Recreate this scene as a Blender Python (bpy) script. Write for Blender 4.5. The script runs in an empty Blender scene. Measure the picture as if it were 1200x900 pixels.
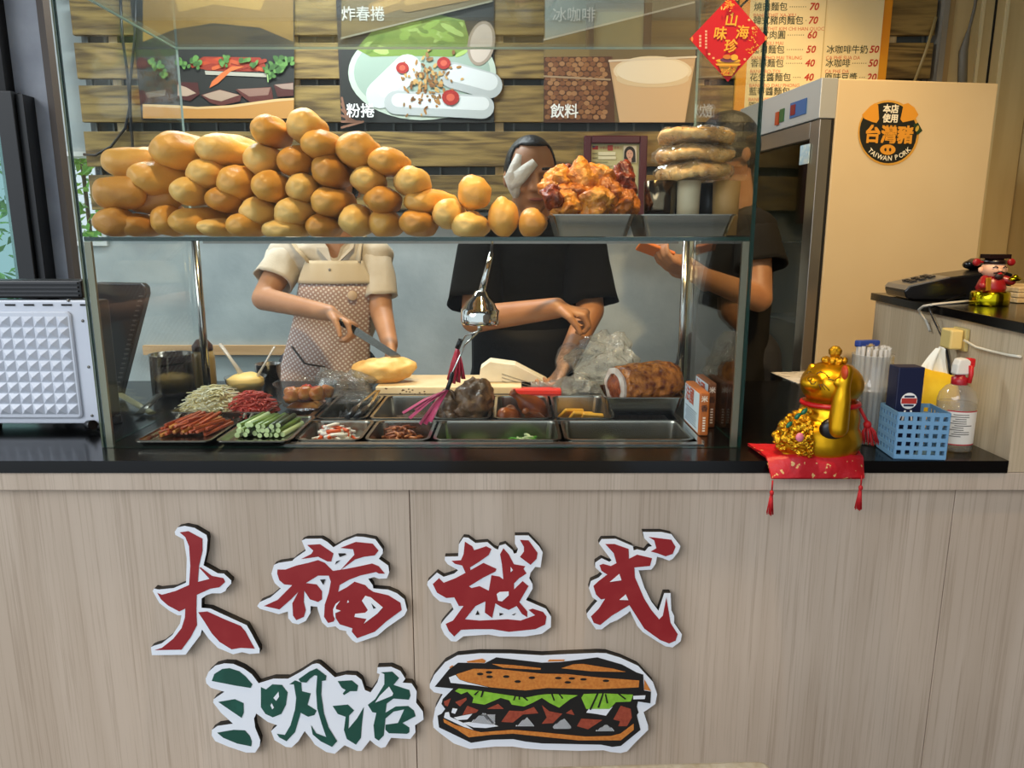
import bpy, bmesh, math, random
from mathutils import Vector, Matrix, Euler, noise
random.seed(7)
scene = bpy.context.scene
C = scene.collection
PI = math.pi

# ---------------------------------------------------------------- camera, world, light, exposure
EYE = 1.41                      # lens height above the floor
TH = math.radians(11.3)         # the camera looks down by this much
FPX = 850.0                     # focal length in pixels of a 1200 px wide frame
cam_d = bpy.data.cameras.new('camera'); cam_d.sensor_width = 36.0; cam_d.lens = 36.0 * FPX / 1200.0
cam_d.clip_start = 0.02
cam = bpy.data.objects.new('camera', cam_d); C.objects.link(cam)
cam.location = (0, 0, EYE); cam.rotation_euler = (PI / 2 - TH, 0, 0)
scene.camera = cam

world = bpy.data.worlds.new('street_daylight'); scene.world = world; world.use_nodes = True
bg = world.node_tree.nodes['Background']
bg.inputs[0].default_value = (0.80, 0.90, 1.0, 1); bg.inputs[1].default_value = 0.70

def lamp(name, kind, loc, target, power, col, size=0.3, spot=None, blend=0.6, size_y=None):
    d = bpy.data.lights.new(name, kind); d.energy = power; d.color = col
    if kind == 'AREA':
        d.shape = 'RECTANGLE'; d.size = size; d.size_y = size_y or size
    elif kind == 'SPOT':
        d.spot_size = math.radians(spot); d.spot_blend = blend; d.shadow_soft_size = size
    elif kind == 'SUN':
        d.angle = size
    else:
        d.shadow_soft_size = size
    o = bpy.data.objects.new(name, d); C.objects.link(o); o.location = loc
    v = Vector(target) - Vector(loc)
    o.rotation_euler = v.to_track_quat('-Z', 'Y').to_euler()
    return o
WARM = (1.0, 0.70, 0.36)
lamp('daylight_sun', 'SUN', (-4.2, -2.6, 4.6), (0.0, 1.4, 0.9), 1.25, (0.95, 0.97, 1.0), size=math.radians(40))
lamp('ceiling_spot_counter', 'SPOT', (0.85, 0.85, 2.62), (1.14, 2.15, 1.40), 80, WARM, size=0.05, spot=72, blend=1.0)
lamp('ceiling_spot_case', 'SPOT', (-0.35, 1.25, 2.62), (-0.30, 1.75, 1.2), 60, WARM, size=0.05, spot=66, blend=0.8)
lamp('ceiling_spot_case', 'SPOT', (0.22, 1.22, 2.62), (0.18, 1.70, 1.2), 75, WARM, size=0.05, spot=56, blend=0.8)
lamp('kitchen_fill_light', 'AREA', (-0.75, 2.55, 2.70), (-0.75, 2.55, 0), 24, (0.90, 0.97, 1.0), size=1.2, size_y=0.3)  # unseen cool fill, added to brighten the room behind the case
lamp('ceiling_spot_kitchen', 'SPOT', (1.05, 2.2, 2.62), (0.75, 2.9, 1.6), 24, WARM, size=0.06, spot=95, blend=0.8)

vs = scene.view_settings
vs.view_transform = 'Standard'; vs.look = 'None'; vs.exposure = 0.60; vs.gamma = 1.0
vs.use_curve_mapping = False

# ---------------------------------------------------------------- pixel -> place helpers
CT, ST = math.cos(TH), math.sin(TH)
def ray(x, y):
    u = (x - 600.0) / FPX; v = (450.0 - y) / FPX
    return Vector((u, CT + v * ST, -ST + v * CT))
def P(x, y, Y):                 # the point seen at pixel (x, y) that lies at depth Y
    d = ray(x, y); t = Y / d.y
    return Vector((d.x * t, Y, EYE + d.z * t))
def G(x, y, Z):                 # the point seen at pixel (x, y) that lies at height Z
    d = ray(x, y); t = (Z - EYE) / d.z
    return Vector((d.x * t, d.y * t, Z))
def pxm(Y, y=281):              # metres per pixel at depth Y
    return Y / ray(600, y).y / FPX

# ---------------------------------------------------------------- materials
def lin(c):
    if isinstance(c, str):
        c = c.lstrip('#'); c = [int(c[i:i + 2], 16) / 255 for i in (0, 2, 4)]
    return tuple((v / 12.92 if v <= 0.04045 else ((v + 0.055) / 1.055) ** 2.4) for v in c[:3]) + (1.0,)
MATS = {}
def mat(name, col, rough=0.5, metal=0.0, col2=None, vscale=8.0, stretch=(1, 1, 1), detail=4.0, lo=0.35, hi=0.65,
        bump=None, bscale=40.0, spec=0.5, trans=0.0, alpha=1.0, sss=0.0, coat=0.0, emit=None, estr=1.0, distort=0.0, rot=(0, 0, 0)):
    if name in MATS: return MATS[name]
    m = bpy.data.materials.new(name); m.use_nodes = True
    nt = m.node_tree; b = nt.nodes['Principled BSDF']
    b.inputs['Base Color'].default_value = lin(col); b.inputs['Roughness'].default_value = rough
    b.inputs['Metallic'].default_value = metal; b.inputs['Specular IOR Level'].default_value = spec
    b.inputs['Transmission Weight'].default_value = trans; b.inputs['Alpha'].default_value = alpha
    b.inputs['Coat Weight'].default_value = coat
    if sss:
        b.inputs['Subsurface Weight'].default_value = sss; b.inputs['Subsurface Radius'].default_value = (0.02, 0.008, 0.004)
        b.inputs['Subsurface Scale'].default_value = 0.5
    if emit:
        b.inputs['Emission Color'].default_value = lin(emit); b.inputs['Emission Strength'].default_value = estr
    tc = mp = None
    def coords():
        nonlocal tc, mp
        if mp is None:
            tc = nt.nodes.new('ShaderNodeTexCoord'); mp = nt.nodes.new('ShaderNodeMapping')
            nt.links.new(tc.outputs['Object'], mp.inputs['Vector']); mp.inputs['Scale'].default_value = stretch
            mp.inputs['Rotation'].default_value = rot
        return mp
    if col2 is not None:
        n = nt.nodes.new('ShaderNodeTexNoise'); n.inputs['Scale'].default_value = vscale; n.inputs['Detail'].default_value = detail
        n.inputs['Distortion'].default_value = distort
        r = nt.nodes.new('ShaderNodeValToRGB'); r.color_ramp.elements[0].position = lo; r.color_ramp.elements[1].position = hi
        r.color_ramp.elements[0].color = lin(col); r.color_ramp.elements[1].color = lin(col2)
        nt.links.new(coords().outputs[0], n.inputs['Vector']); nt.links.new(n.outputs['Fac'], r.inputs[0])
        nt.links.new(r.outputs[0], b.inputs['Base Color'])
    if bump:
        n = nt.nodes.new('ShaderNodeTexNoise'); n.inputs['Scale'].default_value = bscale; n.inputs['Detail'].default_value = 3
        bp = nt.nodes.new('ShaderNodeBump'); bp.inputs['Strength'].default_value = bump; bp.inputs['Distance'].default_value = 0.01
        nt.links.new(coords().outputs[0], n.inputs['Vector']); nt.links.new(n.outputs['Fac'], bp.inputs['Height'])
        nt.links.new(bp.outputs[0], b.inputs['Normal'])
    MATS[name] = m
    return m
def wood(name, base, dark, along='X', scale=1.0, rough=0.55, contrast=1.0):
    # board grain: stretched noise rings along one axis plus fine fibre
    if name in MATS: return MATS[name]
    m = bpy.data.materials.new(name); m.use_nodes = True; nt = m.node_tree; b = nt.nodes['Principled BSDF']
    b.inputs['Roughness'].default_value = rough
    tc = nt.nodes.new('ShaderNodeTexCoord'); oi = nt.nodes.new('ShaderNodeObjectInfo')
    ad = nt.nodes.new('ShaderNodeVectorMath'); ad.operation = 'ADD'
    sc = nt.nodes.new('ShaderNodeVectorMath'); sc.operation = 'SCALE'; sc.inputs['Scale'].default_value = 7.0
    cx = nt.nodes.new('ShaderNodeCombineXYZ')
    for i in range(3): nt.links.new(oi.outputs['Random'], cx.inputs[i])
    nt.links.new(cx.outputs[0], sc.inputs[0]); nt.links.new(tc.outputs['Object'], ad.inputs[0]); nt.links.new(sc.outputs[0], ad.inputs[1])
    mp = nt.nodes.new('ShaderNodeMapping')
    s = {'X': (0.9, 9, 9), 'Y': (9, 0.9, 9), 'Z': (9, 9, 0.9)}[along]
    mp.inputs['Scale'].default_value = [v * scale for v in s]; nt.links.new(ad.outputs[0], mp.inputs['Vector'])
    n = nt.nodes.new('ShaderNodeTexNoise'); n.inputs['Scale'].default_value = 1.0; n.inputs['Detail'].default_value = 2; n.inputs['Distortion'].default_value = 0.6
    nt.links.new(mp.outputs[0], n.inputs['Vector'])
    mu = nt.nodes.new('ShaderNodeMath'); mu.operation = 'MULTIPLY'; mu.inputs[1].default_value = 46.0 * contrast
    si = nt.nodes.new('ShaderNodeMath'); si.operation = 'SINE'
    nt.links.new(n.outputs['Fac'], mu.inputs[0]); nt.links.new(mu.outputs[0], si.inputs[0])
    f = nt.nodes.new('ShaderNodeTexNoise'); f.inputs['Scale'].default_value = 9.0; f.inputs['Detail'].default_value = 5
    nt.links.new(mp.outputs[0], f.inputs['Vector'])
    a2 = nt.nodes.new('ShaderNodeMath'); a2.operation = 'MULTIPLY_ADD'; a2.inputs[1].default_value = 0.20; 
    nt.links.new(si.outputs[0], a2.inputs[0]); nt.links.new(f.outputs['Fac'], a2.inputs[2])
    r = nt.nodes.new('ShaderNodeValToRGB'); r.color_ramp.elements[0].position = 0.25; r.color_ramp.elements[1].position = 0.8
    r.color_ramp.elements[0].color = lin(base); r.color_ramp.elements[1].color = lin(dark)
    nt.links.new(a2.outputs[0], r.inputs[0]); nt.links.new(r.outputs[0], b.inputs['Base Color'])
    bp = nt.nodes.new('ShaderNodeBump'); bp.inputs['Strength'].default_value = 0.12; bp.inputs['Distance'].default_value = 0.004
    nt.links.new(f.outputs['Fac'], bp.inputs['Height']); nt.links.new(bp.outputs[0], b.inputs['Normal'])
    MATS[name] = m; return m
def clear(name, col=(0.97, 1.0, 0.98), f0=0.04, rough=0.0, body=0.0, bodycol=(1, 1, 1), wrinkle=None):
    # thin clear sheet: see-through, with angle-dependent mirror reflection (and an optional milky share)
    if name in MATS: return MATS[name]
    m = bpy.data.materials.new(name); m.use_nodes = True; nt = m.node_tree
    for n in list(nt.nodes): nt.nodes.remove(n)
    out = nt.nodes.new('ShaderNodeOutputMaterial'); tr = nt.nodes.new('ShaderNodeBsdfTransparent'); gl = nt.nodes.new('ShaderNodeBsdfGlossy')
    tr.inputs[0].default_value = tuple(col) + (1,); gl.inputs['Roughness'].default_value = rough
    lw = nt.nodes.new('ShaderNodeLayerWeight'); lw.inputs['Blend'].default_value = 0.5
    pw = nt.nodes.new('ShaderNodeMath'); pw.operation = 'POWER'; pw.inputs[1].default_value = 5.0
    ma = nt.nodes.new('ShaderNodeMath'); ma.operation = 'MULTIPLY_ADD'; ma.inputs[1].default_value = 1 - f0; ma.inputs[2].default_value = f0
    nt.links.new(lw.outputs['Facing'], pw.inputs[0]); nt.links.new(pw.outputs[0], ma.inputs[0])
    mx = nt.nodes.new('ShaderNodeMixShader'); nt.links.new(ma.outputs[0], mx.inputs[0])
    src = tr
    if body:
        df = nt.nodes.new('ShaderNodeBsdfDiffuse'); df.inputs[0].default_value = tuple(bodycol) + (1,)
        m2 = nt.nodes.new('ShaderNodeMixShader'); m2.inputs[0].default_value = body
        nt.links.new(tr.outputs[0], m2.inputs[1]); nt.links.new(df.outputs[0], m2.inputs[2]); src = m2
    if wrinkle:
        tc = nt.nodes.new('ShaderNodeTexCoord'); n = nt.nodes.new('ShaderNodeTexNoise'); n.inputs['Scale'].default_value = wrinkle; n.inputs['Distortion'].default_value = 1.5
        bp = nt.nodes.new('ShaderNodeBump'); bp.inputs['Strength'].default_value = 0.9; bp.inputs['Distance'].default_value = 0.02
        nt.links.new(tc.outputs['Object'], n.inputs['Vector']); nt.links.new(n.outputs['Fac'], bp.inputs['Height'])
        nt.links.new(bp.outputs[0], gl.inputs['Normal']); nt.links.new(bp.outputs[0], lw.inputs['Normal'])
    nt.links.new(src.outputs[0], mx.inputs[1]); nt.links.new(gl.outputs[0], mx.inputs[2]); nt.links.new(mx.outputs[0], out.inputs[0])
    MATS[name] = m; return m

GLASS = clear('pane_glass', (0.97, 0.985, 0.978), f0=0.006)
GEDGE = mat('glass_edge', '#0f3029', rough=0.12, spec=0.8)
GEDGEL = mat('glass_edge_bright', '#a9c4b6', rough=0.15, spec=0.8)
STEEL = mat('brushed_steel', '#b9b7b0', rough=0.22, metal=1.0)
STEELD = mat('dull_steel', '#8d8b84', rough=0.34, metal=1.0)
CHROME = mat('chrome', '#e8e6e0', rough=0.06, metal=1.0)
BLACKTOP = mat('black_laminate', '#060607', rough=0.18, spec=0.35)
BLACK = mat('black_plastic', '#101012', rough=0.35)
DARK = mat('near_black', '#060607', rough=0.6)
WHITE = mat('white_plastic', '#eceef0', rough=0.4)
RED = mat('bright_red', '#c41418', rough=0.4)
GOLDT = mat('gold_print', '#e0a732', rough=0.4)
INK = mat('dark_ink', '#23301f', rough=0.7)
REDINK = mat('red_ink', '#c0301f', rough=0.7)
WHITEINK = mat('white_ink', '#f2f2ee', rough=0.6)

# ---------------------------------------------------------------- mesh builder
class MB:
    def __init__(s): s.V = []; s.F = []; s.M = []; s.S = []
    def add(s, vs, fs, mi=0, smooth=False):
        o = len(s.V); s.V += [Vector(v) for v in vs]
        for k, f in enumerate(fs):
            s.F.append([i + o for i in f]); s.M.append(mi[k] if isinstance(mi, (list, tuple)) else mi); s.S.append(smooth)
        return s
    def box(s, x0, x1, y0, y1, z0, z1, mi=0):
        return s.obox(((x0 + x1) / 2, (y0 + y1) / 2, (z0 + z1) / 2), (x1 - x0, y1 - y0, z1 - z0), None, mi)
    def obox(s, c, d, R=None, mi=0):   # faces: -y, +y, -x, +x, -z, +z
        R = R or Matrix.Identity(3); c = Vector(c); x, y, z = d[0] / 2, d[1] / 2, d[2] / 2
        v = [c + R @ Vector(q) for q in ((-x, -y, -z), (x, -y, -z), (x, y, -z), (-x, y, -z), (-x, -y, z), (x, -y, z), (x, y, z), (-x, y, z))]
        return s.add(v, [(0, 1, 5, 4), (2, 3, 7, 6), (3, 0, 4, 7), (1, 2, 6, 5), (3, 2, 1, 0), (4, 5, 6, 7)], mi)
    def tube(s, pts, rad, n=10, mi=0, cap=True, flat=1.0):
        pts = [Vector(p) for p in pts]
        if not isinstance(rad, (list, tuple)): rad = [rad] * len(pts)
        o = len(s.V); t0 = (pts[1] - pts[0]).normalized()
        a = t0.orthogonal().normalized()
        if abs(t0.z) < 0.9: a = (Vector((0, 0, 1)) - t0 * t0.z).normalized()
        for i, p in enumerate(pts):
            t = (pts[min(i + 1, len(pts) - 1)] - pts[max(i - 1, 0)])
            t = t.normalized() if t.length > 1e-9 else t0
            a = (a - t * a.dot(t)).normalized(); b = t.cross(a)
            for k in range(n):
                q = 2 * PI * k / n; s.V.append(p + (a * math.cos(q) * flat + b * math.sin(q)) * rad[i])
        for i in range(len(pts) - 1):
            for k in range(n):
                s.F.append([o + i * n + k, o + i * n + (k + 1) % n, o + (i + 1) * n + (k + 1) % n, o + (i + 1) * n + k]); s.M.append(mi); s.S.append(True)
        if cap:
            s.F.append([o + k for k in range(n)][::-1]); s.M.append(mi); s.S.append(False)
            e = o + (len(pts) - 1) * n; s.F.append([e + k for k in range(n)]); s.M.append(mi); s.S.append(False)
        return s
    def lathe(s, prof, c=(0, 0, 0), n=24, mi=0, R=None, sx=1.0, sy=1.0, closed=False, sharp=False):
        c = Vector(c); R = R or Matrix.Identity(3); o = len(s.V)
        for r, z in prof:
            for k in range(n):
                q = 2 * PI * k / n; s.V.append(c + R @ Vector((r * math.cos(q) * sx, r * math.sin(q) * sy, z)))
        for i in range(len(prof) - 1):
            for k in range(n):
                s.F.append([o + i * n + k, o + i * n + (k + 1) % n, o + (i + 1) * n + (k + 1) % n, o + (i + 1) * n + k])
                s.M.append(mi[i] if isinstance(mi, (list, tuple)) else mi); s.S.append(not sharp)
        m0 = mi[0] if isinstance(mi, (list, tuple)) else mi; m1 = mi[-1] if isinstance(mi, (list, tuple)) else mi
        if prof[0][0] > 1e-6: s.F.append([o + k for k in range(n)][::-1]); s.M.append(m0); s.S.append(False)
        if prof[-1][0] > 1e-6 and not closed:
            e = o + (len(prof) - 1) * n; s.F.append([e + k for k in range(n)]); s.M.append(m1); s.S.append(False)
        return s
    def ell(s, c, r, n=16, m=10, mi=0, R=None):
        prof = [(math.sin(PI * i / m), -math.cos(PI * i / m)) for i in range(m + 1)]
        R = (R or Matrix.Identity(3)) @ Matrix.Diagonal(Vector(r)).to_3x3()
        return s.lathe([(max(a, 1e-7), b) for a, b in prof], c, n, mi, R)
    def capsule(s, p0, r0, p1, r1, n=14, mi=0, ky=1.0, m=5):
        p0 = Vector(p0); p1 = Vector(p1); d = p1 - p0; L = d.length
        if L < 1e-6: return s.ell(p0, (r0, r0 * ky, r0), n, 10, mi)
        prof = [(r0 * math.sin(PI / 2 * i / m), -r0 * math.cos(PI / 2 * i / m)) for i in range(m + 1)] + \
               [(r1 * math.cos(PI / 2 * i / m), L + r1 * math.sin(PI / 2 * i / m)) for i in range(m + 1)]
        R = d.to_track_quat('Z', 'Y').to_matrix(); o = len(s.V)
        s.lathe([(max(a, 1e-7), b) for a, b in prof], p0, n, mi, R)
        if ky != 1.0:
            for i in range(o, len(s.V)):
                v = s.V[i]; t = max(0, min(1, (v - p0).dot(d) / (L * L))); q = p0 + d * t
                v.y = q.y + (v.y - q.y) * ky
        return s
    def prism(s, poly, off, mi=0, ms=None, mb=None):   # poly: 3-D outline; extruded by off
        off = Vector(off); n = len(poly); poly = [Vector(p) for p in poly]
        nr = Vector((0, 0, 0))
        for i in range(n): nr += poly[i].cross(poly[(i + 1) % n])
        if nr.dot(off) > 0: poly = poly[::-1]
        vs = poly + [p + off for p in poly]
        fs = [list(range(n)), list(range(2 * n - 1, n - 1, -1))] + [[i, i + n, (i + 1) % n + n, (i + 1) % n] for i in range(n)]
        ms = mi if ms is None else ms
        return s.add(vs, fs, [mi, ms if mb is None else mb] + [ms] * n)
    def sheet(s, poly, mi=0): return s.add(poly, [list(range(len(poly)))], mi)
    def noise(s, amp, scale, seed=0, i0=0):
        for i in range(i0, len(s.V)):
            v = s.V[i]; q = (v + Vector((seed * 3.1, seed * 1.7, seed * 0.9))) * scale
            s.V[i] = v + Vector((noise.noise(q), noise.noise(q + Vector((31, 7, 3))), noise.noise(q + Vector((5, 57, 11))))) * amp
        return s
    def build(s, name, mats, parent=None, org=None, bev=0, sub=0, tri=False):
        if not isinstance(mats, (list, tuple)): mats = [mats]
        if org is None:
            if parent is not None: org = world_of(parent)
            else:
                xs = [v.x for v in s.V]; ys = [v.y for v in s.V]; zs = [v.z for v in s.V]
                org = Vector(((min(xs) + max(xs)) / 2, (min(ys) + max(ys)) / 2, min(zs)))
        org = Vector(org)
        me = bpy.data.meshes.new(name); me.from_pydata([v - org for v in s.V], [], s.F)
        for m in mats: me.materials.append(m)
        me.polygons.foreach_set('material_index', s.M); me.polygons.foreach_set('use_smooth', s.S); me.update()
        o = bpy.data.objects.new(name, me); C.objects.link(o)
        if parent is not None:
            o.parent = parent; o.location = org - world_of(parent)
        else: o.location = org
        WORLD[o.name] = org
        if bev:
            b = o.modifiers.new('bevel', 'BEVEL'); b.width = bev; b.segments = 2; b.limit_method = 'ANGLE'; b.angle_limit = math.radians(40)
        if sub:
            b = o.modifiers.new('sub', 'SUBSURF'); b.levels = sub; b.render_levels = sub
        return o
WORLD = {}
def world_of(o): return WORLD[o.name]
def tag(o, label=None, cat=None, group=None, kind=None):
    if label: o['label'] = label
    if cat: o['category'] = cat
    if group: o['group'] = group
    if kind: o['kind'] = kind
    return o
def thing(name, label, cat, loc, group=None):
    o = bpy.data.objects.new(name, None); C.objects.link(o); o.location = loc; o.empty_display_size = 0.05
    WORLD[o.name] = Vector(loc)
    return tag(o, label, cat, group)
def struct(o): o['kind'] = 'structure'; return o
def copy_tree(o, parent=None):
    c = o.copy(); C.objects.link(c); c.parent = parent
    for ch in list(o.children): copy_tree(ch, c)
    return c
def rotz(a): return Matrix.Rotation(a, 3, 'Z')
def rotx(a): return Matrix.Rotation(a, 3, 'X')
def roty(a): return Matrix.Rotation(a, 3, 'Y')
_txt = {}
def text_mb(mb, body, at, size, ax=(1, 0, 0), up=(0, 0, 1), mi=0, bold=0.0, align='LEFT', width=None, lift=0.0, slant=0.0):
    # lettering as flat faces: body set in the built-in font, laid on the plane spanned by ax and up
    cu = bpy.data.curves.new('lettering', 'FONT'); cu.body = body; cu.size = 1.0; cu.offset = 0.0; cu.resolution_u = 2; cu.align_x = align; cu.shear = slant
    o = bpy.data.objects.new('lettering_tmp', cu); C.objects.link(o)
    bpy.context.view_layer.update()
    dg = bpy.context.evaluated_depsgraph_get(); ev = o.evaluated_get(dg); me = ev.to_mesh()
    ax = Vector(ax).normalized(); up = Vector(up).normalized(); nrm = ax.cross(up); at = Vector(at)
    xs = [v.co.x for v in me.vertices] or [0]
    k = size; kx = size
    if width: kx = width / max(1e-6, max(xs) - min(xs))
    sh = [(0, 0)] if bold <= 0 else [(-bold, -bold), (bold, -bold), (bold, bold), (-bold, bold)]   # heavier strokes: the outline struck again, a little aside
    for q, (bx_, by_) in enumerate(sh):
        vs = [at + ax * (v.co.x + bx_) * kx + up * (v.co.y + by_) * k + nrm * (lift + q * 0.00004) for v in me.vertices]
        mb.add(vs, [list(p.vertices) for p in me.polygons], mi)
    ev.to_mesh_clear(); bpy.data.objects.remove(o); bpy.data.curves.remove(cu)
    return mb
def remesh(mb, voxel, smooth=4, keep=1.0):
    # fuse overlapping closed shapes into one continuous surface
    me = bpy.data.meshes.new('tmp'); me.from_pydata(mb.V, [], mb.F); me.update()
    o = bpy.data.objects.new('tmp', me); C.objects.link(o)
    r = o.modifiers.new('r', 'REMESH'); r.mode = 'VOXEL'; r.voxel_size = voxel; r.use_smooth_shade = True
    if smooth:
        q = o.modifiers.new('s', 'SMOOTH'); q.factor = 0.5; q.iterations = smooth
    if keep < 1.0:
        d = o.modifiers.new('d', 'DECIMATE'); d.ratio = keep
    bpy.context.view_layer.update()
    dg = bpy.context.evaluated_depsgraph_get(); m2 = bpy.data.meshes.new_from_object(o.evaluated_get(dg))
    out = MB(); out.V = [v.co.copy() for v in m2.vertices]; out.F = [list(p.vertices) for p in m2.polygons]
    out.M = [0] * len(out.F); out.S = [True] * len(out.F)
    bpy.data.objects.remove(o); bpy.data.meshes.remove(me); bpy.data.meshes.remove(m2)
    return out

# ---------------------------------------------------------------- key planes of the place
ZC = 0.98          # worktop surface
YF = 1.376         # worktop front edge
YP = 1.398         # face of the counter cladding
YG = 1.466         # front glass of the display case
YB = 1.986         # back of the display case
XL, XR = -0.860, 0.480
ZSH = 1.410        # glass shelf
ZRF = 1.885        # glass roof
YT = 2.20          # back edge of the worktop
YW = 3.10          # back wall
ZR = 1.254         # top of the raised side counter
# ================================================================ the setting
PLASTER = mat('grey_plaster', '#9fa8a8', rough=0.85, col2='#b4bcba', vscale=5, detail=6, bump=0.15, bscale=30)
CONC = mat('pillar_concrete', '#8f939b', rough=0.85, col2='#a0a4ab', vscale=9, bump=0.1, bscale=60)
FLOORM = mat('floor_tile', '#8a8580', rough=0.5, col2='#767069', vscale=3)
CEILM = mat('ceiling_paint', '#5a5550', rough=0.9)
SLAT = wood('pine_slat', '#957b42', '#523f1c', 'X', 1.0, 0.6)
SLATP = wood('pale_batten', '#dcc79a', '#b59a62', 'Z', 1.0, 0.6)
LAM = None
def laminate(name, a, b_, c_):
    # pale grey-oak laminate: soft wide bands plus fine vertical fibre
    m = bpy.data.materials.new(name); m.use_nodes = True; nt = m.node_tree; b = nt.nodes['Principled BSDF']; b.inputs['Roughness'].default_value = 0.42
    tc = nt.nodes.new('ShaderNodeTexCoord')
    def nz(sc, s, det, dist=0.0):
        mp = nt.nodes.new('ShaderNodeMapping'); mp.inputs['Scale'].default_value = sc; nt.links.new(tc.outputs['Object'], mp.inputs['Vector'])
        n = nt.nodes.new('ShaderNodeTexNoise'); n.inputs['Scale'].default_value = s; n.inputs['Detail'].default_value = det; n.inputs['Distortion'].default_value = dist
        nt.links.new(mp.outputs[0], n.inputs['Vector']); return n
    n1 = nz((9, 9, 0.55), 1.0, 3, 0.5); n2 = nz((210, 210, 2.6), 1.0, 5, 0.25); n3 = nz((420, 420, 12), 1.0, 2)
    r1 = nt.nodes.new('ShaderNodeValToRGB'); e = r1.color_ramp.elements
    e[0].position = 0.32; e[0].color = lin(a); e[1].position = 0.68; e[1].color = lin(b_)
    nt.links.new(n1.outputs['Fac'], r1.inputs[0])
    r2 = nt.nodes.new('ShaderNodeValToRGB'); r2.color_ramp.elements[0].position = 0.50; r2.color_ramp.elements[1].position = 0.72
    ad = nt.nodes.new('ShaderNodeMath'); ad.operation = 'MULTIPLY_ADD'; ad.inputs[1].default_value = 0.35
    nt.links.new(n3.outputs['Fac'], ad.inputs[0]); 
    sb = nt.nodes.new('ShaderNodeMath'); sb.operation = 'SUBTRACT'; sb.inputs[1].default_value = 0.17; nt.links.new(n2.outputs['Fac'], sb.inputs[0]); nt.links.new(sb.outputs[0], ad.inputs[2])
    nt.links.new(ad.outputs[0], r2.inputs[0])
    r2.color_ramp.elements[0].color = (0, 0, 0, 1); r2.color_ramp.elements[1].color = (0.42, 0.42, 0.42, 1)
    mx = nt.nodes.new('ShaderNodeMix'); mx.data_type = 'RGBA'; nt.links.new(r2.outputs[0], mx.inputs['Factor']); nt.links.new(r1.outputs[0], mx.inputs['A'])
    mx.inputs['B'].default_value = lin(c_); nt.links.new(mx.outputs['Result'], b.inputs['Base Color'])
    MATS[name] = m; return m
LAM = laminate('grey_oak_laminate', '#c9b7a4', '#b7a490', '#8f7b66')
BEIGE = mat('beige_panel', '#d6c08c', rough=0.6, col2='#c9b27e', vscale=14, stretch=(1, 1, 0.1))

struct(MB().box(-3.2, 2.6, -1.5, 3.2, -0.05, 0.0).build('floor', FLOORM))
struct(MB().box(-2.1, 2.15, -0.3, 3.2, 2.75, 2.80).build('ceiling', CEILM))
# back wall with an opening for a window added in place of a reflection
wx0, wx1, wz0, wz1 = P(70, 200, YW).x, P(118, 200, YW).x, P(90, 288, YW).z, P(90, 178, YW).z
wb = MB()
wb.box(-2.1, wx0, YW, YW + 0.1, 0, 2.75); wb.box(wx1, 2.15, YW, YW + 0.1, 0, 2.75)
wb.box(wx0, wx1, YW, YW + 0.1, 0, wz0); wb.box(wx0, wx1, YW, YW + 0.1, wz1, 2.75)
wall_back = struct(wb.build('wall_back', PLASTER))
w1 = thing('reflection_window', None, None, ((wx0 + wx1) / 2, YW + 0.05, wz0)); struct(w1)
fr = MB()
fr.box(wx0, wx0 + 0.018, YW - 0.012, YW + 0.07, wz0, wz1).box(wx1 - 0.018, wx1, YW - 0.012, YW + 0.07, wz0, wz1)
fr.box(wx0 + 0.018, wx1 - 0.018, YW - 0.012, YW + 0.07, wz1 - 0.018, wz1).box(wx0 + 0.018, wx1 - 0.018, YW - 0.012, YW + 0.07, wz0, wz0 + 0.018)
fr.build('window_frame', mat('window_white', '#cfd2cc', rough=0.5), w1)
MB().box(wx0 + 0.018, wx1 - 0.018, YW + 0.05, YW + 0.056, wz0 + 0.018, wz1 - 0.018).build('pane', GLASS, w1)
# ribbed grey sheet behind the slats: dark backing and thin ribs that show in the gaps
zs_top = P(600, -70, YW).z; zs_bot = P(600, 252, YW).z
sx0, sx1 = P(92, 100, YW - 0.05).x, P(1093, 60, YW - 0.05).x
RIBM = mat('ribbed_sheet', '#6d7370', rough=0.5, metal=0.3)
MB().box(sx0 + 0.01, sx1 - 0.01, YW - 0.012, YW - 0.001, zs_bot + 0.01, 2.70).build('backing_sheet', mat('backing_dark', '#4e5350', rough=0.6), wall_back)
rib_me = None
k = 0
x = sx0 + 0.04
while x < sx1 - 0.02:
    if rib_me is None:
        o = MB().box(-0.004, 0.004, -0.014, 0, 0, 2.70 - zs_bot - 0.02).build('rib', RIBM, wall_back, org=(0, 0, 0)); rib_me = o
    else:
        o = rib_me.copy(); C.objects.link(o)
    o.location = Vector((x, YW - 0.013, zs_bot + 0.012)) - world_of(wall_back)
    x += 0.115 if k % 3 else 0.07
    k += 1
# horizontal pine slats, each a plank of its own; pale battens behind them
rows = [(-64, -12), (-2, 41), (50, 92), (100, 143), (154, 195), (205, 246)]
joints = [[480], [250, 735], [480, 900], [300, 640], [820], [360]]
for (ya, yb), js in zip(rows, joints):
    z1, z0 = P(600, ya, YW - 0.055).z, P(600, yb, YW - 0.055).z
    xs = [sx0] + [P(j, (ya + yb) / 2, YW - 0.055).x for j in js] + [sx1]
    for a, b in zip(xs, xs[1:]):
        MB().box(a + 0.0015, b - 0.0015, YW - 0.055, YW - 0.033, z0, z1).build('slat', SLAT, wall_back, bev=0.002)
for bxp in (138, 346, 585, 820, 1040):
    xa = P(bxp - 5, 100, YW - 0.03).x; xb = P(bxp + 5, 100, YW - 0.03).x
    MB().box(xa, xb, YW - 0.0325, YW - 0.013, zs_bot + 0.02, 2.68).build('batten', SLATP, wall_back)
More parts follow.
